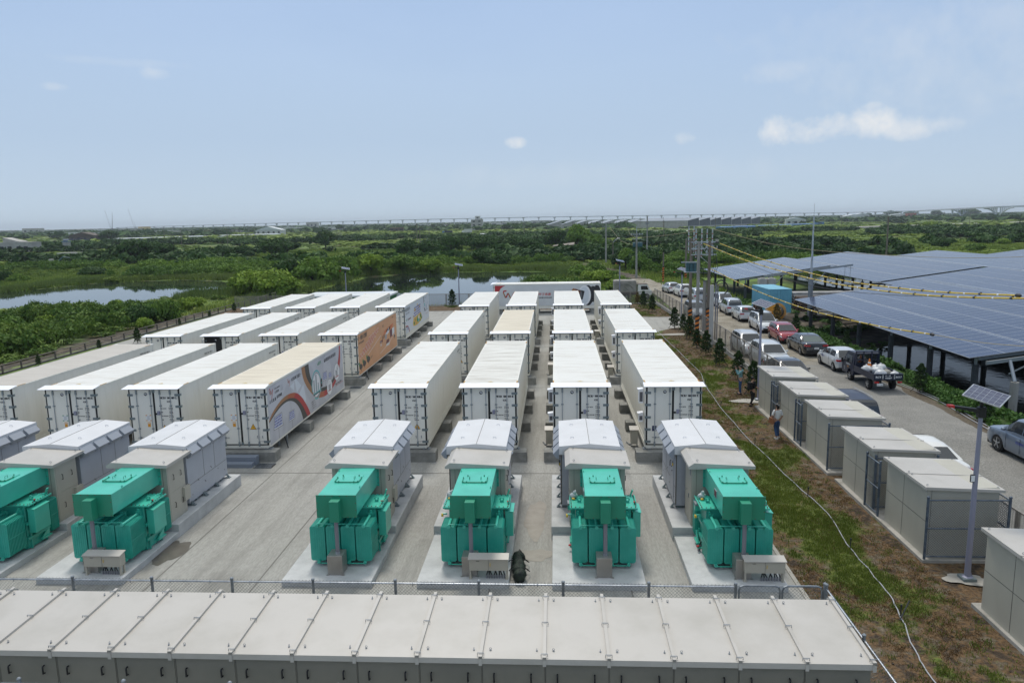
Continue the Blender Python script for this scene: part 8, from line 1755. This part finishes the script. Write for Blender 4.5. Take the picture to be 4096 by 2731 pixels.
sz = .8+1.1*RNG.random(len(x))*(.5+vnoise(x*.06, y*.06, 71)); merged('scrub', 'dense green scrub and vines covering the land around the ponds', 'scrub', pr_near, (x, y, h-.1), sz, .35+1.1*(vnoise(x*.045, y*.045, 72)**2)*2.1*np.where(y < 98, .5, 1)*np.where(nearp, .3, 1)+.4*RNG.random(len(x))*np.where(nearp, .5, 1)+bank*(.7+.8*RNG.random(len(x))), 8)
x, y, h, pd = scatter(9000, (-150, 60), (100, 215), 17, lambda x, y, pd: np.clip((vnoise(x*.035, y*.035, 73)-.52)*7, 0, 1)*np.where((x < -44) & (y < 150), 0, 1)*np.where(np.abs(x-pathx(y)) < 5, 0, 1), marg=4)
merged('thicket', 'darker bushy thicket scattered through the scrub', 'leaf_mid', pr_near, (x, y, h-.1), 1.3+1.4*RNG.random(len(x)), 1.3+1.9*RNG.random(len(x)), 9)
x, y, h, pd = scatter(26000, (-330, 330), (200, 520), 27, lambda x, y, pd: np.clip(vnoise(x*.018, y*.03, 80)*2.6-1.0, .02, 1))
merged('scrub', 'green scrub over the middle distance fields', 'scrub', pr_far, (x, y, h-.2), 2.2+2.4*RNG.random(len(x)), .3+1.2*vnoise(x*.02, y*.035, 81)+.35*RNG.random(len(x)), 10)
x, y, h, pd = scatter(15000, (-330, 330), (200, 560), 28, lambda x, y, pd: np.clip((vnoise(x*.014, y*.03, 82)-.54)*9, 0, 1), marg=3)
merged('thicket', 'dark thickets in bands across the middle distance', 'leaf_dark', pr_far, (x, y, h-.2), 2.6+2.6*RNG.random(len(x)), 2.0+2.4*RNG.random(len(x)), 11)
x, y, h, pd = scatter(30000, (-1500, 1500), (520, 2600), 37, lambda x, y, pd: np.clip(vnoise(x*.006, y*.012, 90)*2.6-.95, .04, 1)*np.clip(1.2-y/3200, .2, 1), marg=1)
merged('scrub', 'hazy green scrub of the far plain', 'scrub', pr_vfar, (x, y, h-.3), 5+7*RNG.random(len(x)), 1.0+2.2*RNG.random(len(x)), 12)
x, y, h, pd = scatter(16000, (-2600, 2600), (700, 4200), 47, lambda x, y, pd: np.clip((vnoise(x*.004, y*.010, 92)-.52)*8, 0, 1), marg=1)
merged('tree_belt', 'dark tree belts near the horizon', 'leaf_dark', pr_vfar, (x, y, h-.3), 10+12*RNG.random(len(x)), 5+5*RNG.random(len(x)), 13)
# verge growth right of the road
r = np.random.default_rng(99); n = 2600; x = 21.6+3.9*r.random(n)**.8; y = r.uniform(8, 66, n); k = (vnoise(x*.7, y*.35, 95)+(x-21.6)*.10 > .52); x, y = x[k], y[k]; z = np.where(x < 23.3, -.02, -(x-23.3)*.6-.03)
merged('verge_weeds', 'low leafy weeds on the pond verge beside the road', 'weed', [leaf_quads(60, lobes_for(1, 1, 5, s+29, base=0), .19, s+29) for s in range(3)], (x, y, z), .28+.30*r.random(len(x)), .22+.38*r.random(len(x)), 14, tintn=lambda x, y: .3+.4*vnoise(x, y, 5))
r = np.random.default_rng(98); n = 1500; x = r.uniform(21.6, 30, n); y = r.uniform(66, 100, n); k = (vnoise(x*.4, y*.4, 96) > .57) & ~((x > 22) & (y > 75) & (y < 92) & (x < 28)); x, y = x[k], y[k]; h, _p = H_at(x, y)
merged('verge_weeds', 'weeds around the blue container and under the solar roofs', 'weed', [leaf_quads(60, lobes_for(1, 1, 5, s+29, base=0), .19, s+29) for s in range(3)], (x, y, h), .4+.4*r.random(len(x)), .15+.4*r.random(len(x)), 15)
# grass tufts on the dirt strip
r = np.random.default_rng(77); n = 75000; x = r.uniform(7.0, 13.3, n); y = 12+(93-12)*r.random(n)**1.35; g = grasscover(x, y); k = (r.random(n) < np.clip((g-.38)*1.5, .06, 1)) & ~((y > 67) & (y < 81) & (x < 13)) & ~((x > 11.0) & (y < 41.3)); x, y = x[k], y[k]
tuft = [reed_proto(9, s+40, .10, 1.0) for s in range(3)]
merged('grass', 'patchy short grass on the strip between yard and road', 'grass_leaf', tuft, (x, y, np.full(len(x), .01)), .07+.06*r.random(len(x)), .05+.08*r.random(len(x)), 16, tintn=lambda x, y: .2+.5*vnoise(x*.8, y*.6, 6))
M['dry_leaf'] = leaf_mat('dry_leaf', (.10, .06, .025), (.24, .15, .06)); r2 = np.random.default_rng(78); n = 26000; x = r2.uniform(7.0, 13.3, n); y = 12+(93-12)*r2.random(n)**1.35; k = (vnoise(x*.9, y*.5, 36) > .47) & ~((y > 67) & (y < 81) & (x < 13)) & ~((x > 11.0) & (y < 41.3)); x, y = x[k], y[k]
merged('dry_grass', 'dry orange brown grass among the green on the strip', 'dry_leaf', tuft, (x, y, np.full(len(x), .01)), .08+.06*r2.random(len(x)), .025+.035*r2.random(len(x)), 17)
n = 6000; x = r.uniform(-40, 12.8, n); y = r.uniform(88, 93, n); k = (r.random(n) < grasscover(x*.7, y)) ; x, y = x[k], y[k]
merged('grass', 'short grass in the strip before the back fence', 'grass_leaf', tuft, (x, y, np.full(len(x), .02)), .16+.1*r.random(len(x)), .1+.12*r.random(len(x)), 18)
# ------------------------------------------------------------ pebbles and clods on the dirt
r = np.random.default_rng(66); n = 900; b = MB()
for i in range(n):
    X_, Y_ = r.uniform(7, 12.9), 12+75*r.random()**1.6
    if (67 < Y_ < 81) or (X_ > 11 and Y_ < 41.3): continue
    s = .012+.03*r.random()**2; b.blob((X_, Y_, .01+s*.3), (s, s*.8, s*.6), 0 if r.random() > .12 else 1, 5, 3, .15)
o = b.build('pebbles', ['bark', 'rock']); o['kind'] = 'stuff'; tag(o, 'small clods and pale pebbles strewn over the bare soil', 'pebbles')
for i, (x, y, s, l) in enumerate(((22.6, 148, .9, 'left pale boulder in the grass behind the parking'), (24.2, 147.6, .75, 'right pale boulder in the grass behind the parking'), (21.2, 149, .5, 'small boulder beside the two pale ones'))):
    b = MB(); b.blob((x, y, -.4+s*.4), (s*1.2, s*.8, s*.75), 0, 9, 6, .16); tag(b.build('boulder', 'rock'), l, 'rock')
# herons
for x, y, m_, l in ((-65.2, 106.2, 'bird_grey', 'grey heron standing on the small islet in the left pond'), (-60.6, 124.5, 'bird_white', 'white egret at the water edge of the left pond')):
    b = MB(); b.blob((0, 0, .62), (.30, .14, .15), 0, 10, 6); b.tube(spline([(.22, 0, .66), (.34, 0, .85), (.28, 0, 1.0), (.36, 0, 1.12)], 4), .035, 6, 0); b.blob((.40, 0, 1.13), (.08, .04, .04), 0, 8, 5); b.tube([(.45, 0, 1.13), (.60, 0, 1.09)], [.015, .004], 5, 1); b.tube([(-.2, 0, .62), (-.45, 0, .52)], [.08, .02], 6, 0)
    for s in (-.04, .04): b.tube([(0, s, .55), (.02, s, .3), (0, s, -.05)], .012, 5, 1)
    o = b.build('heron', [m_, 'ink_grey'], smooth=70); o.location = (x, y, -1.0); tag(o, l, 'bird')
patch('islet', -65.4, 106, 2.6, .9, 'weed_ground' if 'weed_ground' in M else 'dirt', -.93, seed=31)
# ------------------------------------------------------------ distant buildings, sheds, bridge
def house(label, x, y, w_, d, h, wall='plaster_white', roof='roof_white', gable=0, rz=0, floors=1, name='house', z0=-.8, cat='building', wins=3):
    t = thing(name, label, cat, (x, y, z0), rz); b = MB(); b.box(0, 0, 0, w_, d, h); b.build('wall', wall, t); b = MB()
    if gable: b.prism([(-.4, h-.05), (w_+.4, h-.05), (w_/2, h+gable)], 'y', -.4, d+.4)
    else: b.box(-.25, -.25, h, w_+.25, d+.25, h+.25)
    b.build('roof', roof, t)
    for f in range(floors):
        for i in range(wins): b = MB(); x0 = w_*(i+.3)/wins; zz = h*(f+.35)/floors; b.box(x0, -.06, zz, x0+w_*.4/wins, .02, zz+h*.35/floors); b.build('window', 'window_dark', t)
    return t
house('pale grey two storey block with a roof tank in the middle distance', -104, 925, 14, 12, 13, 'plaster', 'plaster', floors=3, wins=2); 
o = house('small raised roof house on top of the grey block', -99, 927, 6, 6, 4, 'plaster_white', 'roof_white', z0=12.4, wins=1)
house('long white house with a hipped pale roof on the left plain', -342, 840, 30, 14, 5.5, 'plaster_white', 'roof_white', gable=4, wins=5)
house('cream gabled house with small windows beyond the solar roofs', 264, 880, 22, 14, 6.5, 'plaster_white', 'roof_white', gable=2.6, rz=rad(-12), wins=3)
house('small sky blue shed beside the cream gabled house', 306, 905, 10, 6, 3, 'tarp_blue', 'tarp_blue', wins=1)
house('white open sided barn farther behind the cream house', 486, 1300, 34, 16, 8, 'plaster_white', 'roof_white', gable=3, wins=4)
house('small whitewashed storage house near the far trees', 660, 1700, 30, 14, 10, 'plaster_white', 'roof_white', gable=3)
house('long low white warehouse near the arched bridge trees', 780, 1800, 50, 16, 8, 'plaster_white', 'roof_white', gable=3)
house('orange roofed house near the far trees', 800, 1760, 18, 14, 11, 'rust_red', 'hazard_orange')
# concrete ruin on the left edge
t = thing('pump_house', 'low weathered concrete pump house with railing at the left edge', 'building', (-283, 344, -1.8))
b = MB(); b.box(-8, 0, 0, 24, 9, 4.2, 0); b.box(17, -2, 0, 33, 7, 6.4, 0); b.hexa([(19, 0, 6.4), (27, 0, 6.4), (27, 6, 6.4), (19, 6, 6.4), (19, 0, 8.6), (27, 0, 6.7), (27, 6, 6.7), (19, 6, 8.6)]); b.build('wall', 'plaster', t)
for x in (18.5, 22.5, 27, 30.5): b = MB(); b.box(x, -2.08, 1, x+2, -1.9, 4.4); b.build('opening', 'window_dark', t)
b = MB()
for x in range(-8, 17, 3): b.box(x, -.1, 4.2, x+.2, .1, 5.6)
b.box(-8, -.1, 5.5, 17, .1, 5.7); b.build('railing', 'plaster_white', t)
house('small white flat roofed hut in the grass left of the dark trees', -199, 288, 8, 5, 1.6, 'plaster_white', 'plaster', wins=0); house('tiny blue roofed kiosk on posts by the concrete ruin', -240, 352, 2.5, 2.5, 5, 'plaster', 'tarp_blue', wins=0)
house('brown ruined farm house on the left plain', -430, 640, 24, 12, 5, 'truck_rust', 'truck_rust', gable=3, wins=4)
for i, (x, y, w_, h, c, r_) in enumerate(((-700, 1000, 40, 6, 'plaster_white', 'roof_white'), (-640, 980, 34, 5, 'roof_white', 'roof_white'), (-560, 1010, 36, 6, 'plaster', 'roof_white'), (-520, 1080, 50, 5, 'plaster', 'roof_red'), (-1180, 1600, 40, 13, 'plaster', 'roof_red'), (-900, 1500, 50, 9, 'plaster', 'plaster'), (-860, 1505, 22, 12, 'tan_mark', 'hazard_orange'), (-1050, 1580, 60, 9, 'plaster_white', 'roof_red'), (-480, 1230, 60, 6, 'plaster_white', 'roof_white'), (-400, 1240, 44, 6, 'plaster_white', 'roof_white'), (-640, 1900, 30, 16, 'plaster', 'plaster'), (-330, 1600, 60, 7, 'plaster_white', 'roof_white'), (-250, 1500, 40, 6, 'plaster', 'roof_red'), (-150, 1700, 70, 7, 'plaster_white', 'plaster'), (-200, 900, 16, 5, 'truck_rust', 'roof_red'), (40, 1750, 60, 9, 'plaster_white', 'roof_white'), (-60, 1850, 50, 10, 'plaster', 'roof_white'), (330, 1700, 60, 9, 'plaster_white', 'roof_red'), (450, 1900, 50, 9, 'plaster_white', 'roof_white'))):
    house(f'{ordw(i)} of the small pale buildings scattered along the horizon', x, y, w_, w_*.4, h, c, r_, wins=3, name='far_building')
# sawtooth sheds
def sawtooth(label, x, y, wx, wy, n, h0, h1, rz, wall='net_dark', deep=1):
    t = thing('sawtooth_shed', label, 'shed', (x, y, -.8), rz); p = wx/n
    b = MB(); b.box(0, 0, 0, wx, wy, h0*.30); b.build('base_wall', 'plaster', t)
    b = MB(); b.box(.3, .3, h0*.30, wx-.3, wy-.3, h0); b.build('net_wall', wall, t)
    if wall == 'net_dark': b = MB(); b.box(.1, .3, h0*.3, .28, wy-.3, h0); b.build('net_wall', 'plaster', t)
    for i in range(n):
        b = MB(); b.prism([(i*p, h0), ((i+1)*p-.4, h0), ((i+1)*p-.4, h1)], 'y', .2, wy-.2); b.build('sawtooth_end', 'net_dark' if wall == 'net_dark' else 'plaster', t)
        b = MB(); b.hexa([(i*p-.3, -.3, h0-.05), ((i+1)*p-.2, -.3, h1), ((i+1)*p-.2, wy+.3, h1), (i*p-.3, wy+.3, h0-.05), (i*p-.3, -.3, h0+.25), ((i+1)*p-.2, -.3, h1+.3), ((i+1)*p-.2, wy+.3, h1+.3), (i*p-.3, wy+.3, h0+.25)]); b.build('roof', 'shed_roof', t)
        b = MB(); b.box(i*p-.2, -.15, 0, i*p+.2, .1, h0); b.build('column', 'plaster_white', t)
    return t
sawtooth('long sawtooth shed with dark netted walls and grey solar roof', 138, 796, 168, 64, 7, 7.6, 10.4, rad(49.5-0))
sawtooth('low row of seven sawtooth sheds with pale roofs', -8, 905, 112, 60, 7, 5.2, 9.5, rad(4), wall='plaster')
# bridge
def bridge(label, P, dz, pier, depth, name='viaduct'):
    t = thing(name, label, 'bridge', (0, 0, 0)); b = MB(); S = [Vector(p) for p in P]
    for i in range(len(S)-1):
        a, c = S[i], S[i+1]; d = (c-a).normalized(); nr = Vector((-d.y, d.x, 0))*7; b.hexa([tuple(a-nr-Vector((0, 0, depth))), tuple(c-nr-Vector((0, 0, depth))), tuple(c+nr-Vector((0, 0, depth))), tuple(a+nr-Vector((0, 0, depth))), tuple(a-nr), tuple(c-nr), tuple(c+nr), tuple(a+nr)])
    b.build('deck', 'bridge_concrete_hazed', t); L0 = [0]
    for i in range(1, len(S)): L0.append(L0[-1]+(S[i]-S[i-1]).length)
    k = 0
    while k*pier < L0[-1] and k < 98:
        q = k*pier; i = min(len(S)-1, max(1, int(np.searchsorted(L0, q)))); p = S[i-1].lerp(S[i], (q-L0[i-1])/(L0[i]-L0[i-1])); b = MB(); b.box(p.x-1.1, p.y-2, -1, p.x+1.1, p.y+2, p.z-depth+.1); b.box(p.x-3.2, p.y-2.2, p.z-depth-1.5, p.x+3.2, p.y+2.2, p.z-depth+.12); b.build('pier', 'bridge_concrete_hazed', t); k += 1
    return t
def azp(az, Dd, el): a = rad(az); return (Dd*math.sin(a), Dd*math.cos(a), 10.55+Dd*math.tan(rad(el)))
bridge('long low viaduct running along the whole horizon', [azp(-31, 3000, .02), azp(-20, 2500, .14), azp(-10, 2200, .21), azp(-2, 2050, .23), azp(4, 2050, .20), azp(10, 2150, .185), azp(16, 2400, .15), azp(22, 2500, .13), azp(25, 2400, .16)], 0, 43, 1.7)
t = bridge('arched viaduct section at the far right of the horizon', [azp(25, 2390, .16), azp(28, 1850, .27), azp(29.5, 1700, .32), azp(31, 1650, .34), azp(34, 1600, .36)], 0, 400, 2.6, 'arched_viaduct')
P = [azp(27.0, 2010, .235), azp(28.7, 1770, .29), azp(29.9, 1680, .325), azp(31.1, 1645, .34)]
for k, p in enumerate(P):
    if k in (0, 2): continue
for az0, D0 in ((27.55, 1920), (29.55, 1700)):
    b = MB()
    for s in (-1, 1):
        pts = []
        for q in range(9):
            u = q/8; az = az0+s*.78*u; pt = azp(az, D0-s*90*u, 0); dz = -14+ (16.5)*(1-(1-u)**2.0); pts.append((pt[0], pt[1], 10.55+D0*math.tan(rad(.30))-3+dz*1.0-2.0))
        b.tube(pts, 1.3, 6)
        for q in range(1, 7): pt = pts[q]; b.box(pt[0]-.6, pt[1]-1, pt[2], pt[0]+.6, pt[1]+1, 10.55+D0*math.tan(rad(.30))-1.5)
    b.build('arch', 'bridge_concrete_hazed', t)
# more utility poles far away, trucks, jetty, excavator
for i, (x, y, h) in enumerate(((-60, 330, 9), (-78, 420, 10), (-88, 520, 10), (-40, 560, 10), (-20, 480, 9), (12, 520, 9), (40, 640, 10), (-170, 380, 9), (-215, 420, 10), (130, 620, 10), (180, 640, 9), (230, 620, 10), (300, 700, 11), (330, 620, 9), (-300, 560, 10), (85, 760, 11), (105, 740, 11), (380, 760, 11), (60, 420, 9))):
    b = MB(); b.tube([(x, y, -1), (x, y, h)], [.22, .14], 6); b.box(x-.9, y-.1, h-.9, x+.9, y+.1, h-.75); tag(b.build('utility_pole', 'pole_brown'), f'{ordw(i)} thin distant utility pole standing in the fields', 'utility pole', 'distant utility poles in the fields')
for i, (x, y, h, dx) in enumerate(((-1250, 2050, 60, -14), (-1180, 2050, 62, -16), (-700, 1150, 34, 3))):
    b = MB(); b.tube([(x, y, -1), (x+dx, y, h)], [.4, .2], 6); b.tube([(x, y, -1), (x, y, h*.3)], .5, 6); b.tube([(x, y, h*.3), (x+dx, y, h)], .12, 4); tag(b.build('crane', 'frame_grey'), ['leftmost thin crane jib on the left horizon', 'second thin crane jib on the left horizon', 'dark crane rising in front of the left horizon'][i], 'crane', 'cranes on the horizon')
for i, (x, y, c, l) in enumerate(((-99, 667, 'tarp_blue', 'blue lorry with white boxes parked in the far field'), (-84, 689, 'car_white', 'white lorry with stacked crates parked in the far field'))):
    t = thing('lorry', l, 'truck', (x, y, -.7)); b = MB(); b.box(0, 0, 1, 7, 2.4, 3.2 if i == 0 else 4.2); b.build('cargo_bed', 'car_navy' if i == 0 else 'plaster_white', t); b = MB(); b.prism([(-2.3, .8), (-.2, .8), (-.2, 3), (-1.8, 3), (-2.3, 2)], 'y', 0, 2.4); b.build('cab', c, t)
    for xx in (-1.4, 4.5, 5.8): b = MB(); b.lathe((xx, 0, .6), [(.6, 0), (.6, .4)], 10, 0, 'y'); b.build('wheel', 'tyre', t)
b = MB(); b.hexa([(-1.0, 243, 1.9), (6, 246, 2.2), (6.4, 251, 2.7), (-.6, 247, 2.0), (-1.0, 243, 2.1), (6, 246, 2.4), (6.4, 251, 3.0), (-.6, 247, 2.25)]); 
for x, y in ((0, 244), (5.5, 247)): b.box(x, y, -1, x+.2, y+.2, 2.2)
tag(b.build('wooden_platform', 'board_wood'), 'weathered wooden platform on posts among the trees', 'platform')
t = thing('excavator', 'half hidden pale excavator in the grass behind the left pond', 'excavator', (-154, 218, -.9), rad(10)); b = MB(); b.cbox(0, 0, .5, 2.4, 2, 1.4, .1); b.cbox(.2, .2, 1.4, 1.3, 1.4, 2.4, .1); b.build('cabin', 'plaster', t); b = MB(); b.tube([(2.2, 1, 1.3), (4.2, 1, 3.0), (6.0, 1, 2.6), (6.4, 1, 1.2)], [.2, .18, .15, .1], 6); b.build('boom', 'tank_blue', t); b = MB(); b.box(-.2, -.1, 0, 2.8, .4, .6); b.box(-.2, 1.6, 0, 2.8, 2.1, .6); b.build('track', 'black', t)
# long pale strips: fish pond covers and solar strips on the plain
for i, (x0, y0, x1, y1, h, m_, l) in enumerate(((-430, 632, -392, 655, 1.6, 'lamp_cells', 'low solar strip on the left plain, nearest'), (-398, 640, -300, 800, 1.4, 'roof_white', 'long pale strip roof on the left plain'), (-760, 1100, -250, 1180, 2.5, 'net_dark', 'long dark solar strip crossing the left plain'), (-900, 1330, -420, 1420, 3, 'net_dark', 'second long dark solar strip near the left horizon'), (20, 560, 120, 575, .8, 'roof_white', 'pale pond cover strip before the low sheds'), (150, 700, 280, 840, 1.6, 'tarp_blue', 'pale teal fence strip before the sawtooth shed'), (240, 620, 480, 760, .8, 'rock', 'pale bare embankment strip across the right plain'), (-60, 600, 10, 620, .8, 'roof_white', 'short pale strip left of the tall trees'))):
    d = Vector((x1-x0, y1-y0, 0)).normalized(); nr = Vector((-d.y, d.x, 0))*3; b = MB(); p, q = Vector((x0, y0, 0)), Vector((x1, y1, 0))
    b.hexa([tuple(v) for v in (p-nr+Vector((0, 0, -1.5)), q-nr+Vector((0, 0, -1.5)), q+nr+Vector((0, 0, -1.5)), p+nr+Vector((0, 0, -1.5)), p-nr+Vector((0, 0, h-.6)), q-nr+Vector((0, 0, h-.6)), q+nr+Vector((0, 0, h-.2)), p+nr+Vector((0, 0, h-.2)))]); tag(b.build('long_roof' if h > 1 else 'embankment', m_), l, 'roof' if h > 1 else 'embankment')
# ------------------------------------------------------------ haze
b = MB(); b.box(-8500, -280, -7, 8500, 11500, 75); hz = b.build('haze', 'cont_white'); hz['kind'] = 'stuff'; tag(hz, 'thin pale haze in the air over the plain', 'haze')
m = bpy.data.materials.new('haze_air'); m.use_nodes = True; t = m.node_tree; t.nodes.remove(t.nodes['Principled BSDF']); v = nn(t, 'ShaderNodeVolumePrincipled'); v.inputs['Color'].default_value = (.80, .88, .96, 1); v.inputs['Density'].default_value = .00012; v.inputs['Anisotropy'].default_value = .3
t.links.new(v.outputs[0], t.nodes['Material Output'].inputs['Volume']); hz.data.materials.clear(); hz.data.materials.append(m)
